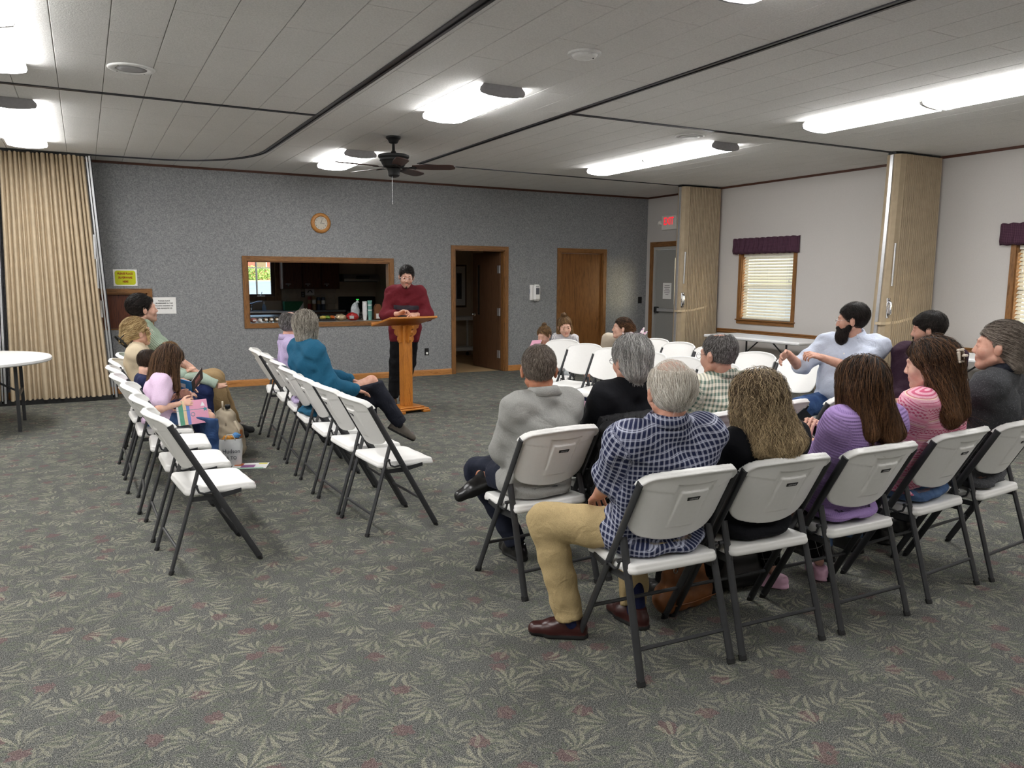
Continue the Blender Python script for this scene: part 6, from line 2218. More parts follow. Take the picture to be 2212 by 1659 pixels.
        U = np.cross(T, G); U /= np.linalg.norm(U, axis=2)[:, :, None] + 1e-9
        tw_ = rg.normal(0, 0.5, (n, 1, 1))
        U = U * np.cos(tw_) + G * np.sin(tw_)
        m = steps + 1
        wd = width * rg.uniform(0.6, 1.3, n)
        prof = np.linspace(1, 0.3, m)
        rad = (wd[:, None] * prof[None])[:, :, None]
        vv = np.stack([Pn - U * rad, Pn + U * rad], 2).reshape(-1, 3)
        idx = np.arange(n * m * 2).reshape(n, m, 2)
        fq = np.stack([idx[:, :-1, 0], idx[:, :-1, 1], idx[:, 1:, 1], idx[:, 1:, 0]], -1).reshape(-1, 4)
        tint = np.repeat(rg.uniform(0, 1, n), m * 2)
        zz = np.concatenate([base_v, vv])[:, 2]
        hv = np.clip((self.head[2] + 0.12 - zz) / max(0.2, self.head[2] + 0.12 - zz.min()), 0, 1)
        if not base:
            return link(name, np_mesh(name, vv, fq, mat, True, {'tint': tint, 'hv': hv[len(base_v):]}), self.root)
        V = np.concatenate([base_v, vv]); Q = np.concatenate([base_q, fq + len(base_v)])
        tn = np.concatenate([np.full(len(base_v), 0.10), tint])
        return link(name, np_mesh(name, V, Q, mat, True, {'tint': tn, 'hv': hv}), self.root)
    # ---------------------------------------------------------------- face details
    def face(self, brow='hair_black', iris='eye_dark', lids=0.0, brow_z=0.034):
        hs = self.hs
        for sg in (-1, 1):
            mb = MB()
            c = V3(sg * 0.0315, 0.0785, 0.005)
            M = Matrix(((*self.R[0], 0), (*self.R[1], 0), (*self.R[2], 0), (0, 0, 0, 1)))
            M = Matrix.Translation(Vector(self.head_pts(c))) @ M @ Matrix.Rotation(-R90, 4, 'X')
            prof = []
            for i in range(9):
                a = PI * i / 8 - R90
                prof.append((max(1e-6, 0.0118 * hs * math.cos(a)), 0.0118 * hs * math.sin(a)))
            mb.lathe(prof, 14, M=M)
            me = mb.mesh('eye', ['eye_white', iris], True)
            mi = []
            for pl in me.polygons:
                q = self.R.T @ (np.array(pl.center) - self.head_pts(c))
                mi.append(1 if q[1] > 0.0088 * hs else 0)
            me.polygons.foreach_set('material_index', mi)
            link('eye', me, self.root)
            if brow:
                b = [self.head_pts((sg * x, y, z)) for x, y, z in ((0.012, 0.0925, brow_z - 0.004), (0.028, 0.0905, brow_z), (0.045, 0.079, brow_z - 0.005))]
                ob('eyebrow', MB().tube(b, [0.0018 * hs, 0.0026 * hs, 0.0012 * hs], 6), brow, self.root, True)
    def glasses(self, mat='chrome', r=0.019, y=0.108, thick=0.0011, z=0.004):
        mb = MB()
        P = lambda a, b, c: Vector(self.head_pts((a, b, c)))
        for sg in (-1, 1):
            ring = []
            for i in range(18):
                a = 2 * PI * i / 18
                ring.append(P(sg * 0.0335 + r * 1.15 * math.cos(a), y - 0.10 * max(0, sg * (sg * 0.0335 + r * 1.15 * math.cos(a)) - 0.03), z + r * 0.85 * math.sin(a)))
            mb.tube(ring, thick * self.hs, 5, closed=True)
            mb.tube([P(sg * (0.0335 + r * 1.15), y - 0.004, z + 0.006), P(sg * 0.078, y - 0.03, z + 0.007), P(sg * 0.0835, 0.0, z + 0.006), P(sg * 0.083, -0.022, z - 0.012)], thick * self.hs, 5)
        mb.tube([P(-0.0135, y, z + 0.004), P(0, y + 0.004, z + 0.008), P(0.0135, y, z + 0.004)], thick * self.hs, 5)
        return ob('glasses', mb, mat, self.root, True)
simple('eye_white', rgb(232, 226, 220), 0.25); simple('eye_dark', rgb(40, 28, 22), 0.15); simple('eye_blue', rgb(70, 92, 110), 0.15)
simple('leather_black', rgb(20, 18, 18), 0.28, bump=0.05); simple('leather_maroon', rgb(58, 24, 22), 0.3, bump=0.05); simple('leather_tan', rgb(128, 78, 40), 0.45, bump=0.1); simple('suede_grey', rgb(82, 76, 68), 0.8); simple('croc_pink', rgb(226, 180, 204), 0.5); simple('sole_tan', rgb(150, 120, 84), 0.7); simple('sock_black', rgb(18, 18, 22), 0.9); simple('sneaker_black', rgb(24, 24, 26), 0.7); simple('boot_brown', rgb(92, 66, 44), 0.6)
# =================================================================== who sits where
cloth('c_navycheck', rgb(38, 44, 76), rgb(214, 218, 236), 'navy_check', bump=0.5)
cloth('c_greypolo', rgb(164, 164, 160), None, 'plain', bump=0.5)
cloth('c_black', rgb(20, 21, 26), None, 'plain', bump=0.4)
cloth('c_greencheck', rgb(232, 228, 212), rgb(84, 112, 100), 'gingham', bump=0.4)
cloth('c_lavknit', rgb(168, 140, 196), rgb(112, 88, 146), 'rib', bump=0.4)
cloth('c_pinkknit', rgb(240, 184, 200), None, 'fairisle', bump=0.35)
cloth('c_charcoal', rgb(70, 71, 74), rgb(168, 168, 170), 'fleck', bump=0.5)
cloth('c_paleblue', rgb(196, 206, 228), rgb(226, 230, 240), 'pin', 0.5, bump=0.55)
cloth('c_plum', rgb(54, 34, 48), rgb(84, 60, 74), 'fleck', bump=0.5)
cloth('c_maroon', rgb(108, 34, 44), rgb(74, 72, 82), 'bands', bump=0.4)
cloth('c_teal', rgb(34, 92, 122), None, 'plain', bump=0.4)
cloth('c_lilacstripe', rgb(206, 190, 222), rgb(140, 124, 170), 'pin', 0.8, bump=0.4)
cloth('c_sage', rgb(176, 192, 172), rgb(112, 134, 116), 'stripe_v', 0.8, bump=0.4)
cloth('c_cream', rgb(212, 196, 168), None, 'plain', bump=0.25)
cloth('c_navy', rgb(34, 40, 74), None, 'plain', bump=0.4)
cloth('c_lavtee', rgb(222, 196, 222), None, 'plain', bump=0.35)
cloth('c_oat', rgb(196, 184, 166), None, 'plain', bump=0.3)
cloth('c_dress', rgb(224, 220, 218), rgb(110, 118, 146), 'stripe_v', 1.1, bump=0.4)
cloth('c_khaki', rgb(190, 168, 124), None, 'plain', bump=0.5)
cloth('c_khaki2', rgb(168, 142, 104), None, 'plain', bump=0.5)
cloth('c_navytrouser', rgb(36, 40, 54), None, 'plain', bump=0.4)
cloth('c_denim', rgb(52, 78, 124), rgb(92, 122, 166), 'denim', bump=0.5)
cloth('c_denimdark', rgb(30, 40, 78), rgb(48, 62, 104), 'denim', bump=0.45)
cloth('c_denimblue', rgb(70, 96, 136), rgb(112, 138, 172), 'denim', bump=0.5)
cloth('c_blacktrouser', rgb(18, 18, 21), None, 'plain', bump=0.4)
cloth('c_slate', rgb(34, 36, 46), None, 'plain', bump=0.45)
cloth('c_blackgrid', rgb(16, 16, 18), rgb(170, 170, 170), 'grid', bump=0.3)
cloth('c_mint', rgb(176, 194, 178), None, 'plain', bump=0.4)
cloth('c_pinkkid', rgb(214, 150, 160), None, 'plain', bump=0.4)

short_vol = lambda E, K, W, ph: E((0, -0.03, 0.042), (0.084, 0.100, 0.090)) if ph == 0 else None
def at(key):
    c, a = CH[key]
    return c.x, c.y, a
import time as _time
_T0 = _time.time()

# ---- white-haired man, navy checks
def person_navy():
    x, y, a = at('A')
    p = Person('white-haired balding man in navy checked shirt and khaki trousers, back to the camera', x, y, a)
    p.chair = True
    h = p.loc((1.955, 2.31, 1.135))
    p.pose(h, yaw=75 - a, pitch=6, pelvis=(0, 0.0, 0.545), twist=-4, width=1.12, girth=1.12, neck=p.loc((1.935, 2.285, 0.985)),
           hands={'L': (-0.13, 0.25, 0.63), 'R': (0.12, 0.25, 0.63)}, poles={'L': (-0.45, -0.35, -1), 'R': (0.45, -0.35, -1)},
           knees={'L': p.loc((1.70, 2.79, 0.525)), 'R': (0.13, 0.40, 0.51)}, ankles={'L': p.loc((1.79, 2.735, 0.085)), 'R': p.loc((2.12, 2.70, 0.085))},
           feet={'L': (-0.9, 0.55, 0), 'R': (-0.15, 1, 0)})
    p.body('skin_red', stubble=0.0)
    p.top('c_navycheck', 0.82, 0.014, 0.016, 0.11, collar='c_navycheck', wr=0.0045, res=0.010)
    p.bottom('c_khaki', loose=0.018, res=0.0115)
    p.shoes('leather_maroon', sock='c_navy')
    bald = lambda X, Y, Z: 0.073 - np.sqrt(((X) / 0.95) ** 2 + ((Y + 0.03) / 1.3) ** 2 + ((Z - 0.112) / 0.95) ** 2)
    def vol(E, K, W, ph):
        if ph == 0:
            E((0, -0.03, 0.02), (0.086, 0.102, 0.095))
    p.hair('hair_white', vol, n=2600, length=0.07, steps=6, width=0.0013, grav=0.35, crown=(0, 0.03, 0.13), bald=bald, seed=3, lift=0.006, wave=0.0012, wfreq=70)
    # wisps combed over the crown
    p.hair('hair_white', lambda E, K, W, ph: E((0, -0.014, 0.032), (0.0775, 0.098, 0.0905)) if ph == 0 else None, n=520, length=0.09, steps=7, width=0.0008, grav=0.1, crown=(0.0, 0.10, 0.10), hairline=False, zrange=(0.055, 0.14), seed=8, lift=0.003, name='crown_wisps', base=False)
person_navy()

# ---- man in grey polo
def person_polo():
    x, y, a = at('F')
    p = Person('man with cropped greying hair in a pale grey polo, ankle on knee', x, y, a)
    p.chair = True
    h = p.loc((1.985, 3.35, 1.105))
    p.pose(h, yaw=63 - a, pitch=6, pelvis=(0, 0.0, 0.54), width=0.96, girth=1.02, neck=p.loc((1.995, 3.315, 0.965)),
           hands={'L': (-0.04, 0.30, 0.70), 'R': (0.12, 0.30, 0.72)}, poles={'L': (-0.45, -0.35, -1), 'R': (0.45, -0.35, -1)},
           knees={'L': (-0.13, 0.42, 0.50), 'R': (0.20, 0.40, 0.63)}, ankles={'L': p.loc((2.06, 3.70, 0.085)), 'R': p.loc((1.84, 3.71, 0.50))},
           feet={'L': (0.0, 1, 0), 'R': (-0.9, 0.25, -0.35)})
    p.foot_up = {'R': (-0.15, 0.75, 0.65)}
    p.body('skin_tan')
    p.top('c_greypolo', 1.1, 0.014, 0.014, 0.10, collar='c_greypolo', wr=0.004)
    p.bottom('c_navytrouser', loose=0.012)
    p.shoes('leather_black', sock='sock_black')
    def vol(E, K, W, ph):
        if ph == 0:
            E((0, -0.02, 0.038), (0.081, 0.1, 0.089))
    p.hair('hair_greybrown', vol, n=3200, length=0.024, steps=4, width=0.0010, grav=0.1, crown=(0, -0.055, 0.10), seed=5, lift=0.005)
    p.glasses('black_metal')
person_polo()

# ---- grey-haired woman in black
def person_black():
    x, y, a = at('G')
    p = Person('woman with short layered grey hair and glasses in a black sweater', x, y, a)
    p.chair = True
    h = p.loc((2.505, 3.285, 1.135))
    p.pose(h, yaw=90 - a, pitch=4, pelvis=(0, 0.02, 0.54), width=1.0, girth=1.05, s_=None) if False else p.pose(h, yaw=90 - a, pitch=4, pelvis=(0, 0.02, 0.54), width=0.98, girth=1.06, neck=p.loc((2.505, 3.27, 1.0)),
           hands={'L': (-0.1, 0.26, 0.62), 'R': (0.1, 0.26, 0.62)})
    p.body('skin_pink')
    p.top('c_black', 2.0, 0.014, 0.008, 0.12, wr=0.004)
    p.bottom('c_blacktrouser')
    p.shoes('leather_black')
    def vol(E, K, W, ph):
        if ph == 0:
            E((0, -0.025, 0.045), (0.094, 0.114, 0.10)); E((0, -0.06, -0.03), (0.076, 0.062, 0.075), 0.03)
    p.hair('hair_grey', vol, n=3600, length=0.10, steps=8, width=0.0016, grav=0.45, crown=(0, -0.02, 0.14), seed=6, lift=0.010, wave=0.002, wfreq=70, hairline=-0.105, line=([-0.16, -0.10, -0.04, 0.0, 0.035, 0.068, 0.09], [-0.045, -0.02, -0.015, 0.02, 0.052, 0.08, 0.25]))
    p.glasses('black_metal', z=0.0)
person_black()

# ---- man in green checks
def person_green():
    x, y, a = at('I')
    p = Person('man with cropped grey hair and glasses in a green and white checked shirt', x, y, a)
    p.chair = True
    h = p.loc((3.11, 3.275, 1.14))
    p.pose(h, yaw=99 - a, pitch=6, pelvis=(0.04, 0.0, 0.545), width=1.16, girth=1.22, neck=p.loc((3.15, 3.265, 0.985)), hunch=0.01,
           hands={'L': (-0.12, 0.28, 0.64), 'R': (0.12, 0.28, 0.64)}, poles={'L': (-0.45, -0.35, -1), 'R': (0.45, -0.35, -1)})
    p.body('skin_pink', wide_face=1.08)
    p.top('c_greencheck', 0.85, 0.014, 0.018, 0.11, collar='c_greencheck', wr=0.0045)
    p.bottom('c_denimdark')
    p.shoes('leather_black')
    bald = lambda X, Y, Z: 0.046 - np.sqrt(X ** 2 + ((Y + 0.025) / 1.2) ** 2 + ((Z - 0.118) / 0.8) ** 2)
    p.hair('hair_saltpepper', lambda E, K, W, ph: E((0, -0.02, 0.036), (0.081, 0.100, 0.088)) if ph == 0 else None, n=3200, length=0.018, steps=3, width=0.0010, grav=0.15, crown=(0, -0.05, 0.10), seed=7, lift=0.005, bald=bald)
    p.glasses('black_metal')
person_green()

# ---- woman with frizzy fair hair
def person_frizzy():
    x, y, a = at('B')
    p = Person('woman with long frizzy fair hair in a black top, back to the camera', x, y, a, s=0.95)
    p.chair = True
    h = p.loc((2.445, 2.335, 1.055))
    p.pose(h, yaw=84 - a, pitch=14, pelvis=(0.0, -0.01, 0.535), width=0.95, girth=1.05, neck=p.loc((2.48, 2.30, 0.925)),
           hands={'L': (-0.1, 0.27, 0.62), 'R': (0.16, 0.30, 0.64)})
    p.body('skin_pink')
    p.top('c_black', 1.6, 0.013, 0.008, 0.13, wr=0.004)
    p.bottom('c_blacktrouser')
    p.shoes('leather_black')
    hd, nk = p.head, p.neck
    def vol(E, K, W, ph):
        if ph == 0:
            E((0, -0.02, 0.045), (0.096, 0.112, 0.098))
        else:
            W(hd + V3(0.0, -0.05, 0.0), nk + V3(0.0, -0.085, -0.05), 0.08, 0.062)
            for sg in (-1, 1):
                W(hd + V3(sg * 0.062, -0.03, -0.02), nk + V3(sg * 0.085, -0.06, -0.05), 0.05, 0.04)
                W(hd + V3(sg * 0.065, 0.02, -0.03), nk + V3(sg * 0.10, 0.015, -0.04), 0.03, 0.032)
    p.hair('hair_frizzy', vol, zend=0.77, n=3400, length=0.20, steps=20, width=0.0016, grav=0.75, crown=(0, 0.03, 0.16), seed=9, lift=0.016, wave=0.0065, wfreq=95, hairline=-0.12, bounds=(V3(0.26, 0.26, 0.40), V3(0.26, 0.22, 0.2)), loose_end=0.01, jitter=0.22)
person_frizzy()

# ---- woman in lavender knit with the phone
def person_lavender():
    x, y, a = at('C')
    p = Person('woman with very long dark brown hair in a lavender knit sweater', x, y, a, s=0.97)
    p.chair = True
    h = p.loc((3.035, 2.29, 1.10))
    p.pose(h, yaw=92 - a, pitch=16, pelvis=(-0.01, -0.01, 0.54), width=1.0, girth=1.05, neck=p.loc((3.07, 2.26, 0.965)),
           hands={'L': p.loc((3.055, 2.60, 0.745)), 'R': p.loc((3.265, 2.62, 0.80))}, poles={'L': (-0.45, -0.35, -1), 'R': (0.45, -0.35, -1)},
           ankles={'L': p.loc((3.02, 2.72, 0.085)), 'R': p.loc((3.34, 2.70, 0.085))}, feet={'L': (-0.6, 0.8, 0), 'R': (0.5, 0.85, 0)})
    p.body('skin_fair', hand_dir={'L': (0.18, 0.1, 1), 'R': (-0.75, 0.15, 0.55)}, palm={'L': (1, 0.2, -0.1), 'R': (-0.4, 0.4, -0.6)}, curl={'L': 16, 'R': 14}, legs=True)
    p.top('c_lavknit', 1.9, 0.017, 0.016, 0.05, name='sweater', wr=0.004)
    p.bottom('c_blackgrid', upto=0.9, loose=0.004)
    p.shoes('croc_pink', 'croc_pink', style='clog')
    hd, nk = p.head, p.neck
    def vol(E, K, W, ph):
        if ph == 0:
            E((0, -0.018, 0.042), (0.090, 0.110, 0.094))
        else:
            W(hd + V3(0.0, -0.05, 0.0), nk + V3(0.02, -0.09, -0.10), 0.076, 0.042)
            W(hd + V3(0.05, -0.03, -0.02), nk + V3(0.09, -0.075, -0.10), 0.05, 0.032)
            W(hd + V3(-0.055, -0.03, -0.02), nk + V3(-0.08, -0.075, -0.09), 0.05, 0.03)
            W(hd + V3(-0.062, 0.03, -0.01), nk + V3(-0.10, 0.03, -0.10), 0.03, 0.03)
            W(hd + V3(0.062, 0.03, -0.01), nk + V3(0.105, 0.02, -0.09), 0.03, 0.03)
    p.hair('hair_darkbrown', vol, zend=0.80, n=3200, length=0.26, steps=16, width=0.0017, grav=0.85, crown=(0, 0.03, 0.16), seed=11, lift=0.008, wave=0.0028, wfreq=38, hairline=-0.12, bounds=(V3(0.26, 0.27, 0.42), V3(0.26, 0.24, 0.2)), loose_end=0.008, part=0.0, jitter=0.14)
    return p
P_LAV = person_lavender()

# ---- woman in pink sweater
def person_pink():
    x, y, a = at('D')
    p = Person('woman in a pink striped sweater and jeans, brown hair in a cream claw clip', x, y, a)
    p.chair = True
    h = p.loc((3.625, 2.36, 1.15))
    p.pose(h, yaw=113 - a, pitch=6, pelvis=(0, -0.01, 0.545), twist=6, width=1.06, girth=1.16, neck=p.loc((3.665, 2.335, 1.005)),
           hands={'L': (-0.16, 0.25, 0.63), 'R': (0.1, 0.28, 0.62)})
    p.body('skin_fair')
    p.face('hair_darkbrown')
    p.top('c_pinkknit', 1.9, 0.016, 0.014, 0.0, name='sweater', wr=0.004)
    p.bottom('c_denimblue', rise=0.10)
    p.shoes('leather_black')
    hd, nk = p.head, p.neck
    R = p.R
    def vol(E, K, W, ph):
        if ph == 0:
            E((0, -0.025, 0.045), (0.088, 0.112, 0.096))
        else:
            W(hd + R @ V3(0, -0.075, 0.0), nk + V3(0.04, -0.09, -0.10), 0.06, 0.035)
            W(hd + R @ V3(0.02, -0.08, -0.02), nk + V3(0.09, -0.07, -0.11), 0.05, 0.03)
            W(hd + R @ V3(-0.04, -0.05, -0.05), nk + V3(-0.05, -0.09, -0.12), 0.05, 0.05)
            W(hd + R @ V3(0.06, -0.02, -0.06), nk + V3(0.12, 0.0, -0.09), 0.036, 0.035)
    p.hair('hair_darkbrown', vol, zend=0.835, n=3000, length=0.20, steps=14, width=0.0017, grav=0.7, crown=(0, 0.06, 0.13), seed=12, lift=0.012, wave=0.0045, wfreq=55, hairline=-0.11, bounds=(V3(0.28, 0.28, 0.45), V3(0.30, 0.25, 0.2)), loose_end=0.012, back_flow=0.25, jitter=0.2)
    # claw clip
    c = p.head_pts((-0.03, -0.142, 0.045))
    simple('clip_cream', rgb(214, 200, 184), 0.3)
    M = Matrix(((*p.R[0], 0), (*p.R[1], 0), (*p.R[2], 0), (0, 0, 0, 1)))
    M = Matrix.Translation(Vector(c)) @ M @ Matrix.Rotation(math.radians(-12), 4, 'Z')
    mb = MB()
    for (a0, a1, b0, b1) in ((-0.03, 0.03, 0.022, 0.034), (-0.03, 0.03, -0.034, -0.022), (-0.03, -0.019, -0.022, 0.022), (0.019, 0.03, -0.022, 0.022)):
        mb.bbox(a0, a1, -0.012, 0.004, b0, b1, 0.003, M=M)
    mb.bbox(-0.012, 0.012, -0.034, -0.012, -0.006, 0.006, 0.003, M=M)
    ob('hair_clip', mb, 'clip_cream', p.root)
person_pink()

# ---- man in charcoal sweater
def person_charcoal():
    x, y, a = at('E')
    p = Person('man with swept-back grey hair in a charcoal sweater at the right edge', x, y, a, s=1.03)
    p.chair = True
    h = p.loc((4.215, 2.37, 1.215))
    p.pose(h, yaw=117 - a, pitch=-3, pelvis=(0, 0.0, 0.55), twist=8, width=1.12, girth=1.15, neck=p.loc((4.255, 2.34, 1.055)),
           hands={'L': (-0.1, 0.28, 0.63), 'R': (0.1, 0.28, 0.63)}, poles={'L': (-0.45, -0.35, -1), 'R': (0.45, -0.35, -1)})
    p.body('skin_pink', stubble=0.08)
    p.face('hair_ash', 'eye_blue')
    p.top('c_charcoal', 1.95, 0.017, 0.014, 0.06, collar='c_slate', name='sweater', wr=0.005)
    p.bottom('c_slate')
    p.shoes('leather_black')
    def vol(E, K, W, ph):
        if ph == 0:
            E((0, -0.03, 0.05), (0.086, 0.108, 0.092)); E((0, -0.08, -0.03), (0.068, 0.045, 0.085), 0.03)
        else:
            E((0, -0.095, -0.085), (0.06, 0.03, 0.035), 0.02)
    p.hair('hair_greybrown', vol, n=3200, length=0.12, steps=9, width=0.0014, grav=0.2, crown=(0, 0.10, 0.10), seed=13, lift=0.007, hairline=-0.12, back_flow=0.7, line=([-0.16, -0.10, -0.04, 0.0, 0.035, 0.055, 0.08], [-0.045, -0.03, -0.02, 0.0, 0.02, 0.05, 0.25]))
person_charcoal()

# ---- bearded man talking with his hands
def person_beard():
    x, y, a = at('Q6')
    a = 196
    p = Person('big bearded man in a pale blue shirt gesturing with both hands', x, y, a, s=1.06, q=1.15)
    p.chair = True
    h = p.loc((5.50, 4.275, 1.235))
    p.pose(h, yaw=128 - a, pitch=4, pelvis=(0, 0.03, 0.565), twist=2, width=1.22, girth=1.34, belly=0.05, neck=p.loc((5.55, 4.28, 1.075)),
           hands={'R': p.loc((5.06, 4.52, 0.965)), 'L': p.loc((5.17, 4.28, 0.95))}, poles={'R': (0.5, 0.0, -1.0), 'L': (-0.7, -0.3, -1.0)},
           knees={'R': (0.20, 0.48, 0.53), 'L': (-0.18, 0.47, 0.53)})
    p.body('skin_pink', hand_dir={'R': (0.15, 0.9, -0.35), 'L': (0.5, 0.75, 0.25)}, palm={'R': (-0.9, 0.1, -0.3), 'L': (0.4, -0.3, -1)}, curl={'R': 25, 'L': 48})
    p.face('hair_black')
    p.top('c_paleblue', 0.92, 0.014, 0.018, 0.13, collar='c_paleblue', wr=0.005)
    p.bottom('c_denim', loose=0.016)
    p.shoes('boot_brown')
    p.hair('hair_black', lambda E, K, W, ph: E((0, -0.032, 0.048), (0.084, 0.100, 0.092)) if ph == 0 else None, n=1700, length=0.06, steps=5, width=0.0018, grav=0.15, crown=(0, -0.06, 0.11), seed=14, jitter=0.3, lift=0.011, back_flow=0.3, res=0.007)
    def bvol(E, K, W, ph):
        if ph == 0:
            K((-0.060, 0.012, -0.045), (-0.03, 0.062, -0.092), 0.020, 0.032); K((0.060, 0.012, -0.045), (0.03, 0.062, -0.092), 0.020, 0.032)
            E((0, 0.068, -0.122), (0.052, 0.046, 0.058), 0.03); K((-0.02, 0.092, -0.048), (0.02, 0.092, -0.048), 0.010, 0.010)
            K((-0.026, 0.088, -0.052), (-0.030, 0.076, -0.085), 0.011, 0.016); K((0.026, 0.088, -0.052), (0.030, 0.076, -0.085), 0.011, 0.016)
    p.hair('hair_black', bvol, n=1300, length=0.05, steps=5, width=0.0018, grav=0.85, crown=(0, 0.03, 0.05), hairline=False, seed=15, lift=0.006, name='beard', res=0.007)
    p.glasses('chrome')
    # breast pocket flap and buttons
    sh = V3(0, 0, 0)
    for k in range(4):
        f_ = p.pel + p.up * (0.10 + 0.11 * k) + p.fw * (0.215 - 0.012 * k)
        ob('button', MB().lathe([(0.006, -0.003), (0.006, 0.003), (0, 0.0031)], 8, M=Matrix.Translation(Vector(f_)) @ Matrix.Rotation(-R90, 4, 'X')), 'white_plastic', p.root)
person_beard()

# ---- young man in plum
def person_plum():
    x, y, a = at('Q7')
    a = 186
    p = Person('young man with dark hair and short beard in a dark plum sweater', x, y, a, s=1.03, q=1.15)
    p.chair = True
    h = p.loc((5.68, 3.73, 1.185))
    p.pose(h, yaw=124 - a, pitch=5, pelvis=(0, 0.02, 0.56), width=1.18, girth=1.25, belly=0.03, neck=p.loc((5.73, 3.73, 1.03)),
           hands={'R': (0.06, 0.30, 0.66), 'L': (-0.10, 0.30, 0.64)})
    p.body('skin_pink', stubble=0.7, wide_face=1.06)
    p.face('hair_black')
    p.top('c_plum', 1.95, 0.016, 0.012, 0.10, name='sweater', wr=0.005)
    p.bottom('c_slate')
    p.shoes('leather_black')
    p.hair('hair_black', lambda E, K, W, ph: (E((0, -0.028, 0.048), (0.088, 0.106, 0.094)), E((0, 0.058, 0.075), (0.055, 0.024, 0.016), 0.02)) if ph == 0 else None, n=2000, length=0.065, steps=6, width=0.0019, grav=0.25, crown=(0, -0.06, 0.11), seed=16, jitter=0.3, lift=0.011, res=0.007, line=([-0.16, -0.10, -0.04, 0.0, 0.035, 0.055, 0.07], [-0.045, -0.03, -0.02, 0.012, 0.05, 0.085, 0.25]))
    def bvol(E, K, W, ph):
        if ph == 0:
            K((0, 0.085, -0.092), (0, 0.07, -0.108), 0.022, 0.024); K((-0.022, 0.092, -0.050), (0.022, 0.092, -0.050), 0.006, 0.006)
    p.hair('hair_black', bvol, n=260, length=0.02, steps=3, width=0.0012, grav=0.8, crown=(0, 0.05, 0), hairline=False, seed=17, lift=0.003, name='beard')
person_plum()

# ---- speaker at the lectern
def person_speaker():
    p = Person('man with glasses in a maroon sweater leaning on the lectern', 3.44, 9.04, 250, q=1.2)
    h = p.loc((3.405, 8.88, 1.575))
    p.pose(h, yaw=4, pitch=14, roll=-5, pelvis=(0, -0.10, 0.955), width=1.02, girth=1.05, neck=p.loc((3.42, 8.94, 1.415)), hunch=0.02,
           hands={'R': p.loc((3.27, 8.80, 1.145)), 'L': p.loc((3.46, 8.76, 1.13))}, poles={'R': (0.6, -0.3, -1.0), 'L': (-0.6, -0.3, -1.0)},
           knees={'R': (0.12, -0.04, 0.52), 'L': (-0.05, -0.10, 0.52)}, ankles={'R': (0.16, -0.02, 0.085), 'L': (0.04, -0.28, 0.085)}, feet={'R': (0.25, 1, 0), 'L': (-0.2, 1, 0)})
    p.body('skin_fair', stubble=0.75, hand_dir={'R': (-0.7, 0.35, 0.35), 'L': (0.35, 0.85, -0.1)}, palm={'R': (-0.2, 0.5, -0.8), 'L': (0.5, -0.2, -0.8)}, curl={'R': 35, 'L': 22}, open_mouth=True)
    p.face('hair_black')
    p.top('c_maroon', 1.55, 0.015, 0.014, 0.16, name='sweater', wr=0.004)
    p.bottom('c_blacktrouser', loose=0.018)
    p.shoes('boot_brown')
    p.hair('hair_black', lambda E, K, W, ph: E((0, -0.026, 0.050), (0.082, 0.099, 0.090)) if ph == 0 else None, n=1200, length=0.05, steps=4, width=0.0018, grav=0.0, crown=(0.03, 0.05, 0.10), seed=18, jitter=0.3, lift=0.011, res=0.008, back_flow=0.4)
    def bvol(E, K, W, ph):
        if ph == 0:
            K((-0.022, 0.089, -0.047), (0.022, 0.089, -0.047), 0.0035, 0.0035); K((0, 0.078, -0.096), (0, 0.070, -0.108), 0.012, 0.014)
    p.hair('hair_black', bvol, n=160, length=0.014, steps=3, width=0.0014, grav=0.8, crown=(0, 0.05, 0), hairline=False, seed=19, lift=0.002, name='beard')
    p.glasses('chrome', r=0.02, thick=0.0014)
person_speaker()

# ---- woman in teal
def person_teal():
    x, y, a = at('M4')
    p = Person('woman with a grey bob in a teal sweater, legs crossed', x, y, a, q=1.2)
    p.chair = True
    h = p.loc((1.565, 6.36, 1.165))
    p.pose(h, yaw=52 - a, pitch=3, pelvis=(0, -0.02, 0.545), twist=14, width=1.02, girth=1.08, neck=p.loc((1.545, 6.335, 1.02)),
           hands={'R': (0.10, 0.29, 0.645), 'L': (-0.08, 0.30, 0.70)}, poles={'R': (0.5, -0.35, -1), 'L': (-0.5, -0.35, -1)},
           knees={'R': (-0.06, 0.47, 0.69), 'L': (-0.12, 0.44, 0.53)}, ankles={'R': (-0.06, 0.72, 0.30), 'L': (-0.10, 0.48, 0.085)}, feet={'R': (0.1, 0.85, -0.5), 'L': (0, 1, 0)})
    p.body('skin_pink', palm={'R': (0, -0.2, -1)}, curl={'R': 14})
    p.top('c_teal', 1.92, 0.016, 0.014, 0.12, name='sweater', wr=0.0045)
    p.bottom('c_slate', loose=0.016)
    p.shoes('suede_grey', sock='sock_black')
    def vol(E, K, W, ph):
        if ph == 0:
            E((0, -0.022, 0.045), (0.098, 0.116, 0.10))
        else:
            K((0, -0.055, 0.0), (0, -0.055, -0.075), 0.078, 0.060)
            for sg in (-1, 1):
                K((sg * 0.062, 0.005, 0.0), (sg * 0.058, 0.02, -0.085), 0.036, 0.028)
    p.hair('hair_ash', vol, n=2600, length=0.13, steps=9, width=0.0020, grav=0.6, crown=(0, 0.0, 0.14), seed=20, lift=0.006, res=0.007, hairline=-0.11, bounds=(V3(0.2, 0.2, 0.24), V3(0.2, 0.2, 0.2)))
person_teal()

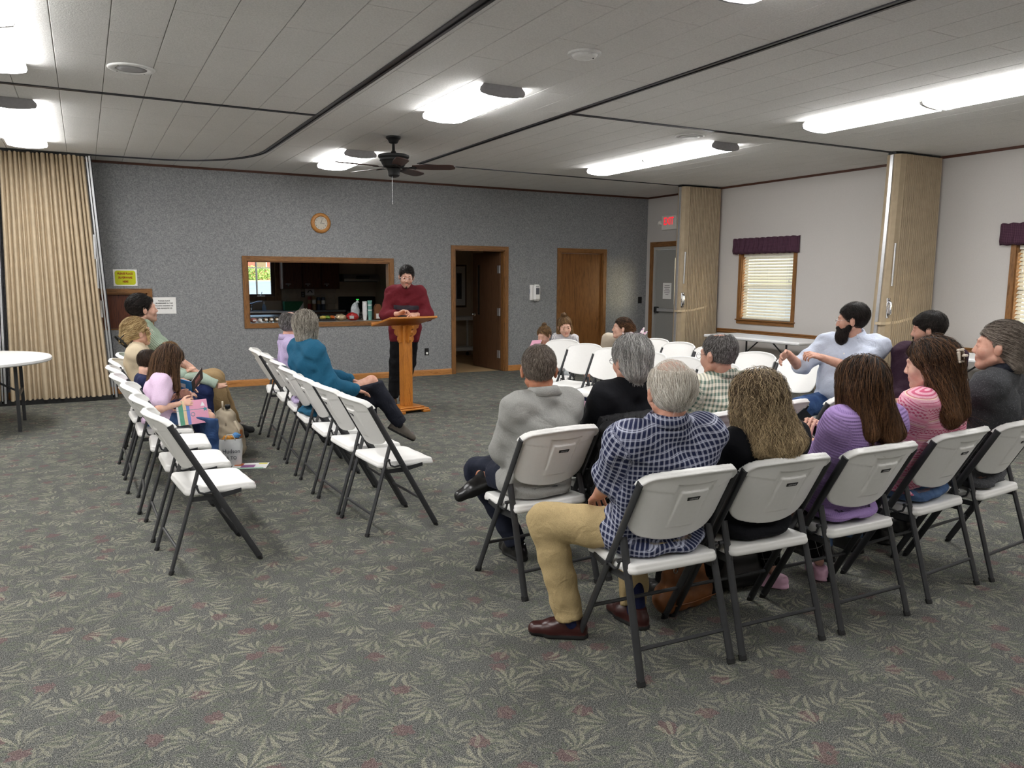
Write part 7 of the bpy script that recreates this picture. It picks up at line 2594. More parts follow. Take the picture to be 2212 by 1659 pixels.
# ---- balding man in lilac stripes
def person_lilac():
    x, y, a = at('M5')
    p = Person('balding grey-haired man in a lilac striped shirt', x, y, a, q=1.3)
    p.chair = True
    h = p.loc((1.605, 7.06, 1.14))
    p.pose(h, yaw=42 - a, pitch=6, pelvis=(0, 0.0, 0.55), width=1.08, girth=1.15, neck=p.loc((1.565, 7.04, 0.99)))
    p.body('skin_pink')
    p.top('c_lilacstripe', 0.9, 0.014, 0.018, 0.08, collar='c_lilacstripe', wr=0.005)
    p.bottom('c_slate')
    p.shoes('leather_black')
    bald = lambda X, Y, Z: 0.070 - np.sqrt(X ** 2 + ((Y - 0.02) / 1.4) ** 2 + ((Z - 0.12) / 0.75) ** 2)
    p.hair('hair_saltpepper', lambda E, K, W, ph: E((0, -0.025, 0.03), (0.083, 0.101, 0.088)) if ph == 0 else None, n=1200, length=0.03, steps=4, width=0.0016, grav=0.5, crown=(0, 0, 0.13), seed=21, lift=0.006, bald=bald, res=0.007)
person_lilac()

# ---- left-hand family
def person_father():
    x, y, a = at('L7')
    p = Person('dark-haired man in a sage striped shirt and khaki trousers in profile', x, y, a, s=1.05, q=1.35)
    p.chair = True
    h = p.loc((0.49, 8.16, 1.255))
    p.pose(h, yaw=6 - a, pitch=-8, pelvis=(0, 0.02, 0.565), width=1.06, girth=1.0, neck=p.loc((0.46, 8.15, 1.095)),
           hands={'R': (0.06, 0.36, 0.68), 'L': (-0.06, 0.36, 0.68)}, knees={'R': (0.10, 0.55, 0.585), 'L': (-0.10, 0.56, 0.585)}, ankles={'R': (0.10, 0.66, 0.09), 'L': (-0.12, 0.72, 0.09)}, feet={'R': (0.1, 1, 0), 'L': (-0.1, 1, 0)})
    p.body('skin_fair', stubble=0.5)
    p.face('hair_black')
    p.top('c_sage', 0.9, 0.014, 0.018, 0.08, collar='c_sage', wr=0.005)
    p.bottom('c_khaki2', loose=0.02)
    p.shoes('sneaker_black')
    p.hair('hair_black', lambda E, K, W, ph: (E((0, -0.036, 0.052), (0.090, 0.108, 0.096)), E((0, 0.04, 0.088), (0.05, 0.03, 0.02), 0.02)) if ph == 0 else None, n=1500, length=0.07, steps=6, width=0.0022, grav=0.1, crown=(0, 0.06, 0.12), seed=22, lift=0.012, res=0.008, back_flow=0.5, wave=0.004, wfreq=60, jitter=0.35)
person_father()
def person_mother():
    x, y, a = at('L6')
    p = Person('blonde woman in a cream top with a black claw clip in her hair', x, y, a, q=1.3)
    p.chair = True
    h = p.loc((0.395, 7.605, 1.075))
    p.pose(h, yaw=17 - a, pitch=-6, pelvis=(0, 0.0, 0.545), width=0.98, girth=1.0, neck=p.loc((0.365, 7.59, 0.94)),
           hands={'R': (0.12, 0.37, 0.62), 'L': (-0.05, 0.36, 0.64)}, knees={'R': (0.10, 0.46, 0.54), 'L': (-0.1, 0.46, 0.54)})
    p.body('skin_fair', curl={'R': 40})
    p.face('hair_blonde', 'eye_blue')
    p.top('c_cream', 1.0, 0.014, 0.012, 0.08, wr=0.003)
    p.bottom('c_denimdark')
    p.shoes('sneaker_black')
    def vol(E, K, W, ph):
        if ph == 0:
            E((0, -0.026, 0.045), (0.092, 0.112, 0.098))
        else:
            E((0, -0.12, -0.03), (0.05, 0.035, 0.05), 0.03); K((0.075, 0.055, 0.02), (0.07, 0.06, -0.07), 0.012, 0.006)
    p.hair('hair_blonde', vol, n=1900, length=0.10, steps=8, width=0.0021, grav=0.1, crown=(0, 0.10, 0.10), seed=23, lift=0.009, res=0.007, back_flow=0.5, wave=0.004, wfreq=60, bounds=(V3(0.22, 0.22, 0.22), V3(0.22, 0.22, 0.2)))
    c = p.head_pts((0.0, -0.135, -0.045))
    M = Matrix(((*p.R[0], 0), (*p.R[1], 0), (*p.R[2], 0), (0, 0, 0, 1)))
    M = Matrix.Translation(Vector(c)) @ M @ Matrix.Rotation(math.radians(35), 4, 'X')
    mb = MB()
    for sg in (-1, 1):
        mb.tube([M @ Vector((sg * 0.028, 0.03, z)) if False else M @ Vector((sg * (0.02 + 0.025 * math.sin(PI * (z + 0.07) / 0.14)), -0.02, z)) for z in (-0.07, -0.035, 0, 0.035, 0.07)], 0.009, 6)
        for z in (-0.05, -0.02, 0.01, 0.04):
            mb.tube([M @ Vector((sg * 0.04, -0.02, z)), M @ Vector((sg * 0.05, 0.02, z)), M @ Vector((sg * 0.03, 0.05, z))], 0.004, 5)
    mb.tube([M @ Vector((-0.02, -0.025, 0)), M @ Vector((0.02, -0.025, 0))], 0.012, 8)
    ob('hair_clip', mb, 'black_metal', p.root)
    p.glasses('clip_cream')
    # smart watch on the right wrist
    w = p.wr['R']; d = unit(w - p.el['R'])
    mb = MB()
    u = unit(np.cross(d, V3(0, 0, 1))); v_ = np.cross(d, u)
    mb.tube([Vector(w - d * 0.03 + (u * math.cos(t_) + v_ * math.sin(t_)) * 0.031) for t_ in [2 * PI * i / 16 for i in range(16)]], 0.009, 6, ry=0.003, closed=True)
    mb.bbox(-0.018, 0.018, -0.02, 0.02, 0.027, 0.038, 0.004, M=Matrix.Translation(Vector(w - d * 0.03)))
    ob('wrist_watch', mb, 'black_plate', p.root)
    return p
P_MOT = person_mother()
def child_lap():
    p = Person('small child in mint trousers on the blonde woman\'s lap', P_MOT.x + 0.22, P_MOT.y - 0.06, P_MOT.h, s=0.44, q=1.2)
    p.pose((-0.02, -0.02, 0.90), yaw=15, pitch=10, pelvis=(0, -0.03, 0.675), hs=0.72, width=1.1, girth=1.1, neck=(-0.01, -0.035, 0.81),
           hands={'R': (0.05, 0.12, 0.74), 'L': (-0.05, 0.12, 0.74)},
           knees={'R': (0.07, 0.17, 0.69), 'L': (-0.06, 0.18, 0.68)}, ankles={'R': (0.08, 0.36, 0.60), 'L': (-0.05, 0.36, 0.585)}, feet={'R': (0.0, 0.9, 0.25), 'L': (0, 0.8, 0.5)})
    p.body('skin_child', bare_feet=True)
    p.top('c_mint', 1.5, 0.010, 0.012, 0.06, name='shirt', wr=0.002, res=0.009)
    p.bottom('c_mint', grow=0.012, loose=0.03, upto=0.86, res=0.009)
    p.hair('hair_fairkid', short_vol, n=700, length=0.05, steps=5, width=0.0016, grav=0.3, seed=25, res=0.006)
child_lap()
def child_boy():
    x, y, a = at('L5')
    p = Person('small boy with short dark hair in a navy shirt, head bent', x, y, a, s=0.66, q=1.1)
    p.chair = True
    h = p.loc((0.43, 6.97, 0.855))
    p.pose(h, yaw=22 - a, pitch=28, pelvis=(0, 0.0, 0.515), hs=0.86, neck=p.loc((0.385, 6.96, 0.76)), hands={'R': (0.16, 0.26, 0.60), 'L': (-0.06, 0.30, 0.62)},
           knees={'R': (0.08, 0.34, 0.50), 'L': (-0.08, 0.34, 0.50)}, ankles={'R': (0.08, 0.40, 0.24), 'L': (-0.08, 0.40, 0.24)}, feet={'R': (0, 1, -0.3), 'L': (0, 1, -0.3)})
    p.body('skin_child')
    p.top('c_navy', 0.9, 0.011, 0.014, 0.08, wr=0.003, res=0.010)
    p.bottom('c_denimdark', loose=0.014, res=0.011)
    p.shoes('sneaker_black')
    p.hair('hair_boy', short_vol, n=1500, length=0.024, steps=4, width=0.0014, grav=0.2, seed=26, lift=0.004)
    return p
P_BOY = child_boy()
def child_girl():
    x, y, a = at('L4')
    p = Person('girl with long brown hair in a lavender tee reading a picture book', x, y, a, s=0.76, q=1.05)
    p.chair = True
    h = p.loc((0.535, 6.40, 0.935))
    p.pose(h, yaw=-2 - a, pitch=34, pelvis=(0, -0.02, 0.525), hs=0.92, neck=p.loc((0.475, 6.40, 0.815)), width=0.95,
           hands={'R': p.loc((0.585, 6.27, 0.62)), 'L': p.loc((0.60, 6.50, 0.66))}, poles={'R': (0.8, -0.5, -0.8)},
           knees={'R': (0.09, 0.37, 0.50), 'L': (-0.09, 0.37, 0.50)}, ankles={'R': (0.08, 0.38, 0.16), 'L': (-0.08, 0.38, 0.16)}, feet={'R': (0, 1, -0.2), 'L': (0, 1, -0.2)})
    p.body('skin_child', hand_dir={'R': (0.1, 1, 0.15), 'L': (0.3, 1, 0)}, palm={'R': (-0.9, 0, -0.3), 'L': (0.9, 0, -0.3)}, curl={'R': 40, 'L': 35})
    p.face('hair_brown')
    p.top('c_lavtee', 0.72, 0.011, 0.016, 0.09, wr=0.003, res=0.010)
    p.bottom('c_denim', loose=0.012, res=0.011)
    p.shoes('sneaker_black')
    hd, nk = p.head, p.neck
    R = p.R
    def vol(E, K, W, ph):
        if ph == 0:
            E((0, -0.018, 0.042), (0.086, 0.106, 0.092))
        else:
            W(hd + R @ V3(0, -0.06, -0.02), nk + V3(0, -0.07, -0.16), 0.06, 0.05)
            W(hd + R @ V3(0.06, -0.03, -0.03), nk + V3(0.10, -0.02, -0.18), 0.042, 0.035)
            W(hd + R @ V3(-0.06, -0.03, -0.03), nk + V3(-0.09, -0.02, -0.18), 0.042, 0.035)
            W(hd + R @ V3(0.066, 0.04, 0.0), nk + V3(0.08, 0.10, -0.10), 0.022, 0.016)
    p.hair('hair_brown', vol, n=1900, length=0.24, steps=13, width=0.0018, grav=0.8, crown=(0, 0.03, 0.16), seed=27, lift=0.008, wave=0.0015, wfreq=35, hairline=-0.12, bounds=(V3(0.24, 0.26, 0.38), V3(0.24, 0.24, 0.18)), loose_end=0.01, part=0.0)
    return p
P_GIRL = child_girl()

# ---- young mother and two little girls at the far right
def person_youngmother():
    x, y, a = at('Q0')
    p = Person('young mother with a dark bun in an oatmeal top, leaning forward', x, y, a, s=0.97, q=1.35)
    p.chair = True
    h = p.loc((5.50, 7.40, 0.99))
    p.pose(h, yaw=152 - a, pitch=-4, pelvis=(0, 0.0, 0.52), neck=p.loc((5.55, 7.46, 0.86)), hunch=0.03,
           hands={'R': (0.14, 0.45, 0.52), 'L': (-0.10, 0.40, 0.56)}, knees={'R': (0.16, 0.45, 0.52), 'L': (-0.10, 0.45, 0.51)}, ankles={'R': (0.18, 0.36, 0.085), 'L': (-0.08, 0.34, 0.085)})
    p.body('skin_fair')
    p.face('hair_darkbrown')
    p.top('c_oat', 0.35, 0.014, 0.012, 0.06, wr=0.003)
    p.bottom('c_denimdark')
    p.shoes('croc_pink', 'sole_tan')
    def vol(E, K, W, ph):
        if ph == 0:
            E((0, -0.026, 0.045), (0.088, 0.110, 0.095))
        else:
            E((0, -0.125, 0.02), (0.05, 0.045, 0.05), 0.02); E((0.01, -0.12, -0.02), (0.04, 0.035, 0.035), 0.02)
    p.hair('hair_darkbrown', vol, n=1500, length=0.09, steps=6, width=0.0022, grav=0.1, crown=(0, 0.10, 0.10), seed=28, lift=0.006, res=0.008, back_flow=0.6, line=([-0.16, -0.10, -0.04, 0.0, 0.035, 0.068, 0.09], [-0.05, -0.045, -0.03, 0.01, 0.04, 0.07, 0.25]))
    c = p.head_pts((-0.083, -0.012, -0.045))
    ob('earring', MB().tube([Vector(c + V3(0.0, 0.012 * math.cos(t_), 0.014 * math.sin(t_))) for t_ in [2 * PI * i / 12 for i in range(12)]], 0.0025, 5, closed=True), 'chrome', p.root)
person_youngmother()
def child_standing():
    p = Person('little girl with a topknot standing in a striped dress', 5.17, 8.10, 236, s=0.66, q=1.15)
    h = p.loc((5.14, 8.06, 0.985))
    p.pose(h, yaw=14, pitch=16, roll=8, pelvis=(0, -0.02, 0.56), hs=0.95, neck=(0.0, -0.02, 0.865),
           hands={'R': (0.14, 0.05, 0.60), 'L': (-0.18, 0.02, 0.52)}, knees={'R': (0.05, 0, 0.30), 'L': (-0.05, 0, 0.30)}, ankles={'R': (0.06, -0.01, 0.055), 'L': (-0.06, -0.01, 0.055)}, feet={'R': (0.2, 1, 0), 'L': (-0.2, 1, 0)})
    p.body('skin_child')
    p.face('hair_brown')
    p.top('c_dress', 1.3, 0.012, 0.016, 0.22, name='dress', wr=0.004, res=0.010)
    p.bottom('c_blacktrouser', loose=0.006, name='leggings', res=0.010)
    p.shoes('croc_pink', 'sole_tan')
    hd, nk = p.head, p.neck
    def vol(E, K, W, ph):
        if ph == 0:
            E((0, -0.02, 0.042), (0.088, 0.106, 0.092))
        else:
            E((0, -0.02, 0.155), (0.036, 0.032, 0.03), 0.015)
            for sg in (-1, 1):
                W(hd + V3(sg * 0.066, -0.02, -0.02), nk + V3(sg * 0.085, -0.01, -0.03), 0.028, 0.022)
            W(hd + V3(0, -0.06, -0.02), nk + V3(0, -0.06, -0.05), 0.05, 0.04)
    p.hair('hair_fairkid', vol, n=1000, length=0.10, steps=8, width=0.0020, grav=0.5, crown=(0, 0.0, 0.18), seed=29, lift=0.008, res=0.007, wave=0.004, wfreq=60, bounds=(V3(0.2, 0.2, 0.26), V3(0.2, 0.2, 0.22)))
child_standing()
def child_toddler():
    p = Person('toddler with a fair topknot holding a pink book behind the chairs', 5.10, 8.42, 200, s=0.52, q=1.2)
    h = p.loc((5.03, 8.37, 0.855))
    p.pose(h, yaw=6, pitch=18, pelvis=(0, 0, 0.45), hs=0.9, neck=(0.0, 0.01, 0.745), hands={'R': (0.05, 0.24, 0.70), 'L': (-0.08, 0.22, 0.68)},
           knees={'R': (0.05, 0.02, 0.24), 'L': (-0.05, 0.02, 0.24)}, ankles={'R': (0.05, 0, 0.05), 'L': (-0.05, 0, 0.05)}, feet={'R': (0.1, 1, 0), 'L': (-0.1, 1, 0)})
    p.body('skin_child')
    p.top('c_pinkkid', 1.8, 0.011, 0.014, 0.2, name='dress', wr=0.003, res=0.010)
    p.bottom('c_pinkkid', loose=0.008, name='leggings', res=0.010)
    p.shoes('croc_pink', 'sole_tan')
    def vol(E, K, W, ph):
        if ph == 0:
            E((0, -0.02, 0.042), (0.088, 0.106, 0.092))
        else:
            E((0, -0.05, 0.145), (0.03, 0.03, 0.03), 0.015)
    p.hair('hair_fairkid', vol, n=700, length=0.08, steps=6, width=0.0022, grav=0.3, crown=(0, 0.06, 0.10), seed=30, lift=0.008, res=0.007, wave=0.003, wfreq=60, back_flow=0.3)
    return p
P_TOD = child_toddler()
print('people built in %.1fs' % (_time.time() - _T0))
# =================================================================== belongings
def slab(name, label, cat, c, ex, ey, ez, w, h, t_, parts):
    """flat thing: centre c, axes ex (width) ey (height) ez (normal), parts(root, M)"""
    root = thing(name, label, cat, c)
    ex, ey, ez = unit(ex), unit(ey), unit(ez)
    M = Matrix(((ex[0], ey[0], ez[0], 0), (ex[1], ey[1], ez[1], 0), (ex[2], ey[2], ez[2], 0), (0, 0, 0, 1)))
    parts(root, M)
    return root
# phone between the lavender woman's hands
def _phone(r, M):
    ob('body', MB().bbox(-0.038, 0.038, -0.078, 0.078, -0.0045, 0.0035, 0.003, M=M), 'grey_steel', r)
    simple('phone_screen', rgb(18, 22, 26), 0.08)
    ob('screen', MB().box(-0.0355, 0.0355, -0.0755, 0.0755, 0.0035, 0.0045, M=M), 'phone_screen', r)
    ob('camera_bump', MB().bbox(-0.034, -0.008, 0.045, 0.072, -0.008, -0.004, 0.001, M=M), 'black_plate', r)
ez = unit(V3(-0.15, -0.8, 0.55)); ey = unit(V3(-0.42, 0.35, 0.82)); ey = unit(ey - ez * (ey @ ez)); ex = np.cross(ey, ez)
slab('phone', 'dark phone held between the hands of the woman in lavender', 'phone', (3.165, 2.66, 0.85), ex, ey, ez, 0, 0, 0, _phone)

# picture book in the girl's hands
simple('book_pink', rgb(224, 158, 184), 0.5, var=0.05, scale=12); simple('book_green', rgb(92, 158, 132), 0.5); simple('book_blue', rgb(110, 132, 200), 0.5); simple('book_sand', rgb(226, 198, 160), 0.5); simple('book_white', rgb(236, 238, 242), 0.5); simple('book_teal', rgb(60, 140, 150), 0.5)
def _book(r, M):
    M = M @ Matrix.Scale(0.78, 4)
    ob('page_block', MB().bbox(-0.145, 0.145, -0.115, 0.115, -0.006, 0.0, 0.001, M=M), 'paper', r)
    for x0, x1, m, nm in ((-0.145, -0.127, 'book_white', 'cover_stripe'), (-0.127, -0.085, 'book_green', 'cover_stripe'), (-0.085, -0.055, 'book_sand', 'cover_stripe'), (-0.055, -0.025, 'book_blue', 'cover_stripe'), (-0.025, 0.145, 'book_pink', 'cover_panel')):
        ob(nm, MB().box(x0, x1, -0.116, 0.116, 0.0, 0.0015, M=M), m, r)
    ob('sail_drawing', MB().prism([(0.08, 0.05), (0.12, 0.05), (0.115, 0.07), (0.10, 0.095), (0.09, 0.07)], 0.0015, 0.0022, plane='XY', M=M), 'book_white', r)
    ob('rope_drawing', MB().box(-0.145, 0.145, 0.022, 0.026, 0.0015, 0.002, M=M).tube([M @ Vector((0.0 + 0.018 * math.cos(a_), -0.02 + 0.018 * math.sin(a_), 0.002)) for a_ in [2 * PI * i / 12 for i in range(12)]], 0.002, 4, closed=True), 'book_teal', r)
    ob('star_drawing', MB().prism([(0.12 + (0.026 if i % 2 == 0 else 0.011) * math.cos(R90 + i * PI / 5), 0.018 + (0.026 if i % 2 == 0 else 0.011) * math.sin(R90 + i * PI / 5)) for i in range(10)], 0.0015, 0.0024, plane='XY', M=M), 'book_teal', r)
ez = unit(V3(0.15, -0.93, 0.25)); ex = unit(V3(0.95, 0.15, 0.03)); ex = unit(ex - ez * (ex @ ez)); ey = np.cross(ez, ex)
slab('picture_book', 'pink picture book with a sail and rope on its cover, held by the girl', 'book', (0.665, 6.245, 0.552), ex, ey, ez, 0, 0, 0, _book)
# blue book of the boy, open
simple('book_sky', rgb(64, 152, 220), 0.35, var=0.06, scale=10); simple('book_dark', rgb(46, 30, 30), 0.3, var=0.3, scale=30)
def _open(r, M):
    Ml = M @ Matrix.Rotation(math.radians(38), 4, 'Y'); Mr = M @ Matrix.Rotation(math.radians(-38), 4, 'Y')
    ob('left_cover', MB().box(-0.15, 0, -0.10, 0.10, -0.004, 0.0, M=Ml), 'book_sky', r)
    ob('right_cover', MB().box(0, 0.15, -0.10, 0.10, -0.004, 0.0, M=Mr), 'book_dark', r)
    ob('left_page', MB().box(-0.145, 0, -0.096, 0.096, 0.0, 0.003, M=Ml), 'book_sand', r)
    ob('right_page', MB().box(0, 0.145, -0.096, 0.096, 0.0, 0.003, M=Mr), 'paper', r)
    ob('cover_drawing', MB().box(-0.11, -0.05, -0.03, 0.05, -0.0048, -0.004, M=Ml), 'book_white', r)
    ob('cover_drawing', MB().box(0.04, 0.11, -0.05, 0.02, -0.0048, -0.004, M=Mr).box(0.03, 0.12, 0.04, 0.05, -0.0048, -0.004, M=Mr), 'meat_red', r)
ez = unit(V3(-0.25, 0.55, 0.8)); ex = unit(V3(0.9, 0.1, 0.35)); ex = unit(ex - ez * (ex @ ez)); ey = np.cross(ez, ex)
slab('open_book', 'open book with a bright blue cover propped on the boy\'s knees', 'book', (0.735, 6.86, 0.665), ex, ey, ez, 0, 0, 0, _open)
# pink book of the toddler
def _pbook(r, M):
    ob('cover', MB().bbox(-0.07, 0.07, -0.09, 0.09, -0.006, 0.006, 0.002, M=M), 'book_pink', r)
    ob('page_block', MB().box(-0.065, 0.072, -0.086, 0.086, -0.004, 0.004, M=M), 'paper', r)
slab('small_book', 'thin pink book held up by the toddler behind the chairs', 'book', (4.84, 8.28, 0.735), (0.4, -0.8, 0.1), (0.5, 0.2, 0.8), (-0.8, -0.4, 0.5), 0, 0, 0, _pbook)

# backpack on the floor by the girl
cloth_mat('canvas_cream', rgb(206, 192, 168))
t = thing('backpack', 'cream canvas backpack on the floor in front of the reading girl', 'backpack', (1.05, 7.02, 0), math.radians(-8))
def sdf_obj(name, parent, mat, lo, hi, h, build):
    f = Field(lo, hi, h); build(f)
    v, q = f.mesh()
    return link(name, np_mesh(name, v, q, mat), parent)
def _bp(f):
    f.cone((-0.05, 0.02, 0.10), (-0.04, 0.03, 0.36), 0.10, 0.085, 0.03, (1.0, 1.25, 1))
    f.cone((0.04, 0.0, 0.09), (0.02, 0.01, 0.24), 0.085, 0.08, 0.04, (1.0, 1.3, 1))
    f.plane((0, 0, 0.0), (0, 0, -1))
    f.warp(lambda X, Y, Z: (0.005 * np.sin(X * 60 + Z * 30) * np.sin(Y * 50 + Z * 44)).astype(np.float32))
sdf_obj('bag_body', t, 'canvas_cream', (-0.25, -0.25, -0.02), (0.25, 0.25, 0.52), 0.008, _bp)
ob('zip_seam', MB().tube([(-0.04, 0.03 + 0.112 * math.cos(a_), 0.30 + 0.155 * math.sin(a_)) for a_ in [PI * i / 12 for i in range(13)]], 0.006, 6), 'canvas_cream', t, True)
ob('top_handle', MB().tube([(-0.06, -0.02, 0.44), (-0.06, 0.0, 0.49), (-0.06, 0.05, 0.49), (-0.06, 0.07, 0.44)], 0.009, 6), 'canvas_cream', t, True)
ob('shoulder_strap', MB().tube([(0.03, -0.10, 0.34), (0.075, -0.125, 0.24), (0.08, -0.125, 0.12), (0.05, -0.12, 0.06)], 0.012, 6), 'canvas_cream', t, True)
ob('buckle', MB().bbox(0.068, 0.092, -0.15, -0.115, 0.20, 0.27, 0.004), 'leather_tan', t)
ob('black_bottle_cap', MB().lathe([(0.02, 0), (0.024, 0.02), (0.02, 0.035), (0, 0.038)], 12, (-0.02, -0.03, 0.44)), 'black_plate', t, True)
# shopping tote in front of it
simple('tote_white', rgb(224, 226, 226), 0.5, var=0.05, scale=20); simple('sticker', rgb(230, 150, 60), 0.5, var=0.5, scale=40); simple('tote_blue', rgb(90, 150, 210), 0.5)
t = thing('tote_bag', 'white printed plastic tote with grey lettering beside the cream backpack', 'bag', (1.0, 6.74, 0), math.radians(-14))
t.scale = (0.72, 0.72, 0.8)
rows = []
for z, w, d in ((0, 0.115, 0.05), (0.1, 0.125, 0.055), (0.2, 0.13, 0.05), (0.28, 0.125, 0.035)):
    rows.append([(w * math.copysign(abs(math.cos(a_)) ** 0.5, math.cos(a_)) + 0.006 * math.sin(5 * a_ + z * 40), d * math.copysign(abs(math.sin(a_)) ** 0.6, math.sin(a_)), z) for a_ in [2 * PI * i / 24 for i in range(24)]])
ob('bag_body', MB().grid(rows, closed=True), 'tote_white', t, True)
ob('wrapped_toys', blob(41, 0.09, 0.03, 0.035, 0.12), 'sticker', t, True, (0.0, 0, 0.25))
ob('blue_pouch', blob(42, 0.05, 0.025, 0.03, 0.12), 'tote_blue', t, True, (0.06, 0, 0.28))
ob('bag_handle', MB().tube([(-0.06, -0.04, 0.27), (-0.03, -0.05, 0.33), (0.03, -0.05, 0.33), (0.06, -0.04, 0.27)], 0.006, 6), 'tote_white', t, True)
for s_, sz, z in (('Hudson', 0.062, 0.155), ('& TO', 0.05, 0.085)):
    me = text_mesh(s_, sz, 'dispenser_grey', 0.0006, bold=0.0006)
    me.transform(Matrix.Translation((0.01, -0.060, z)) @ Matrix.Rotation(R90, 4, 'X'))
    link('lettering', me, t)
# coloured sheet on the carpet
t = thing('coloured_sheet', 'colourful printed sheet lying on the carpet by the empty chairs', 'paper', (1.13, 6.62, 0.003), math.radians(-20))
ob('sheet', MB().box(-0.14, 0.14, -0.10, 0.10, 0, 0.002), 'paper', t)
simple('print_orange', rgb(206, 110, 60), 0.6); simple('print_purple', rgb(150, 96, 150), 0.6, var=0.3, scale=30); simple('print_yellow', rgb(222, 214, 96), 0.6); simple('print_mint', rgb(120, 196, 160), 0.6)
for x0, x1, y0, y1, m in ((-0.13, -0.06, 0.0, 0.09, 'print_orange'), (-0.07, 0.04, -0.06, 0.03, 'print_purple'), (0.06, 0.13, 0.05, 0.09, 'print_yellow'), (-0.1, 0.12, -0.098, -0.075, 'print_mint')):
    ob('printed_patch', MB().box(x0, x1, y0, y1, 0.002, 0.003), m, t)

# brown handbag under the navy-checked man's neighbour
t = thing('handbag', 'tan leather handbag on the carpet under the front chairs', 'handbag', (2.42, 2.72, 0), math.radians(4))
def _hb(f):
    f.cone((-0.10, 0, 0.08), (0.10, 0, 0.08), 0.075, 0.075, 0.03, (1, 0.9, 1))
    f.cone((-0.075, 0, 0.18), (0.075, 0, 0.18), 0.055, 0.055, 0.04, (1, 0.8, 1))
    f.cone((-0.045, 0, 0.25), (0.045, 0, 0.25), 0.035, 0.035, 0.04, (1, 0.7, 1))
    f.plane((0, 0, 0), (0, 0, -1))
    f.warp(lambda X, Y, Z: (0.004 * np.sin(X * 70 + Z * 25) * np.sin(Z * 48)).astype(np.float32))
sdf_obj('bag_body', t, 'leather_tan', (-0.22, -0.14, -0.02), (0.22, 0.14, 0.34), 0.008, _hb)
ob('strap', MB().tube([(-0.10, 0, 0.22), (-0.11, 0, 0.30), (-0.05, 0, 0.36), (0.05, 0, 0.36), (0.11, 0, 0.30), (0.10, 0, 0.22)], 0.009, 6), 'leather_black', t, True)
ob('ring', MB().tube([(-0.10 + 0.012 * math.cos(a_), -0.05, 0.23 + 0.014 * math.sin(a_)) for a_ in [2 * PI * i / 10 for i in range(10)]], 0.0025, 5, closed=True), 'chrome', t)
ob('front_seam', MB().tube([(-0.15, -0.072, 0.07), (0.0, -0.077, 0.065), (0.15, -0.072, 0.07)], 0.003, 5), 'leather_tan', t)
t = thing('handbag', 'black handbag on the carpet under the frizzy-haired woman\'s chair', 'handbag', (2.86, 2.80, 0), math.radians(-6))
sdf_obj('bag_body', t, 'leather_black', (-0.22, -0.14, -0.02), (0.22, 0.14, 0.34), 0.009, lambda f: (f.cone((-0.09, 0, 0.07), (0.09, 0, 0.07), 0.07, 0.07, 0.03), f.cone((-0.07, 0, 0.16), (0.07, 0, 0.16), 0.05, 0.05, 0.04), f.plane((0, 0, 0), (0, 0, -1))))
ob('strap', MB().tube([(-0.09, 0, 0.18), (-0.08, 0.02, 0.26), (0.08, 0.02, 0.26), (0.09, 0, 0.18)], 0.008, 6), 'leather_black', t, True)
# braided strap bag on the chair beside the lavender woman
simple('braid_brown', rgb(96, 56, 38), 0.5, var=0.35, scale=90)
t = thing('braided_bag', 'small brown braided bag between the frizzy-haired and lavender women', 'bag', (2.80, 2.52, 0.40))
sdf_obj('bag_body', t, 'braid_brown', (-0.15, -0.1, -0.02), (0.15, 0.1, 0.2), 0.008, lambda f: (f.cone((-0.06, 0, 0.06), (0.06, 0, 0.06), 0.05, 0.05, 0.03, (1, 0.7, 1)),))
mb = MB()
for ph in (0, 2.1, 4.2):
    mb.tube([(-0.15 + 0.30 * i / 30, 0.010 * math.cos(i * 0.9 + ph), 0.36 + 0.05 * math.sin(PI * i / 30) + 0.010 * math.sin(i * 0.9 + ph)) for i in range(31)], 0.0075, 5)
mb.tube([(-0.15, 0, 0.36), (-0.10, 0, 0.1)], 0.009, 6).tube([(0.15, 0, 0.36), (0.10, 0, 0.1)], 0.009, 6)
ob('braided_handle', mb, 'braid_brown', t, True)

# black jacket over the back of the chair of the woman in black
cx_, cy_, ca_ = at('G')
cloth('c_jacket', rgb(34, 34, 36), None, 'plain', bump=0.7, rough=0.6, fine=120)
t = thing('jacket', 'black quilted jacket draped over a chair back between the checked men', 'jacket', (cx_, cy_, 0), math.radians(ca_ - 90))
def _jk(f):
    def sdf(X, Y, Z):
        y = Y - tube_y(0.7); z = Z - 0.7
        s_ = y * _es[1] + z * _es[2]; n = y * _en[1] + z * _en[2]
        n = n + 0.062 * (1 - np.clip(X / 0.235, -1.3, 1.3) ** 2) - 0.012
        top = 0.236 - 0.07 * (X / 0.25) ** 2
        wob = 0.008 * np.sin(X * 42 + Z * 25) + 0.006 * np.sin(Z * 60 + X * 20) + 0.006 * np.sin(X * 95)
        bot = -0.30 + 0.05 * np.sin(X * 14)
        out = np.maximum(np.maximum(np.abs(X) - 0.262 - wob, s_ - top), bot - s_)
        thk = np.maximum(-n - 0.052 - wob - 0.02 * np.clip((0.1 - s_) / 0.3, 0, 1), n - 0.036)
        d = np.maximum(out, thk)
        cav = np.maximum(np.maximum(np.abs(X) - 0.25, s_ - (top - 0.014)), np.maximum(-n - 0.036, n - 0.033))
        cav = np.maximum(cav, -(s_ - (top - 0.014)) * -1 * 0 + cav)
        return np.maximum(d, -cav).astype(np.float32) * 0.8
    f.func(sdf, 0, 'min')
f = Field((-0.33, -0.45, 0.35), (0.33, 0.12, 0.98), 0.009); _jk(f)
v_, q_ = f.mesh()
link('jacket_body', np_mesh('jacket_body', v_, q_, 'c_jacket', True, {'pc': v_}), t)
f = Field((-0.42, -0.42, 0.3), (0.42, 0.1, 0.98), 0.009)
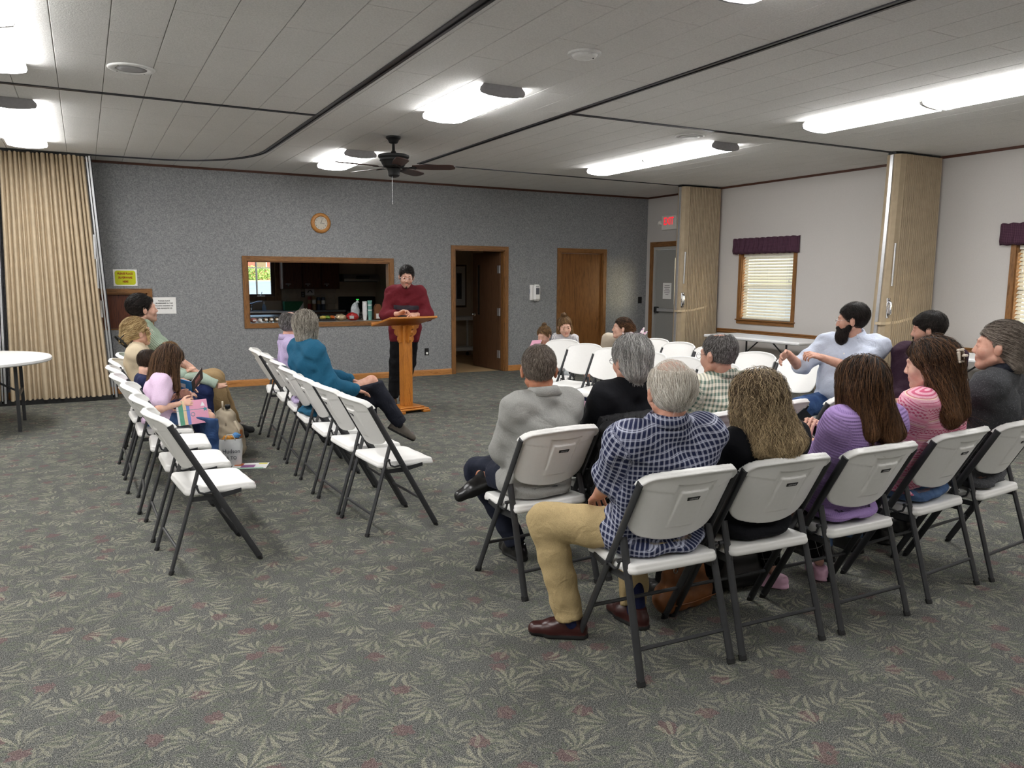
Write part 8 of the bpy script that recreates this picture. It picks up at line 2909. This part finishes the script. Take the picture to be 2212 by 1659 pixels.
f.cone((-0.24, -0.24, 0.80), (-0.27, -0.20, 0.45), 0.055, 0.045, 0.02)
f.warp(lambda X, Y, Z: (0.006 * np.sin(Z * 75)).astype(np.float32))
v_, q_ = f.mesh()
link('sleeve', np_mesh('sleeve', v_, q_, 'c_jacket', True, {'pc': v_}), t)

# floral cloth over the young mother's shoulder
def floral():
    t_ = NT('floral_cloth')
    co = t_.coord()
    v = t_.n('TexVoronoi'); t_.l(co, v.inputs['Vector']); v.inputs['Scale'].default_value = 42
    m = t_.math('LESS_THAN', v.outputs['Distance'], 0.42)
    t_.base(t_.mix(m, rgb(228, 214, 216), t_.ramp(t_.noise(co, 20, 2), [(0.4, rgb(190, 120, 150)), (0.6, rgb(120, 110, 160))])))
    t_.set(0.8)
    MATS['floral_cloth'] = t_.m
floral()
t = thing('floral_cloth', 'bunched floral cloth on the young mother\'s shoulder', 'cloth', (5.64, 7.34, 0.03))
sdf_obj('bundle', t, 'floral_cloth', (-0.25, -0.25, 0.7), (0.25, 0.25, 1.1), 0.009, lambda f: (f.cone((-0.08, -0.01, 0.88), (0.04, -0.03, 0.84), 0.05, 0.055, 0.03), f.cone((0.04, -0.05, 0.85), (0.09, -0.06, 0.79), 0.05, 0.04, 0.03), f.warp(lambda X, Y, Z: (0.008 * np.sin(X * 80 + Z * 40) * np.sin(Y * 70)).astype(np.float32))))
sdf_obj('loop', t, 'floral_cloth', (-0.25, -0.25, 0.7), (0.25, 0.25, 1.1), 0.008, lambda f: (f.cone((0.06, -0.05, 0.88), (0.10, -0.06, 0.965), 0.026, 0.012, 0.01), f.cone((0.08, -0.06, 0.88), (0.13, -0.08, 0.92), 0.022, 0.012, 0.01)))
# white bag hanging from the standing girl's hand
t = thing('carrier_bag', 'thin white carrier bag hanging from the standing girl\'s hand', 'bag', (5.08, 7.93, 0.27))
ob('bag_body', blob(51, 0.055, 0.04, 0.10, 0.06), 'film', t, True)
ob('bag_handle', MB().tube([(-0.03, 0, 0.18), (-0.01, 0, 0.27), (0.02, 0, 0.27), (0.03, 0, 0.18)], 0.006, 6), 'film', t, True)
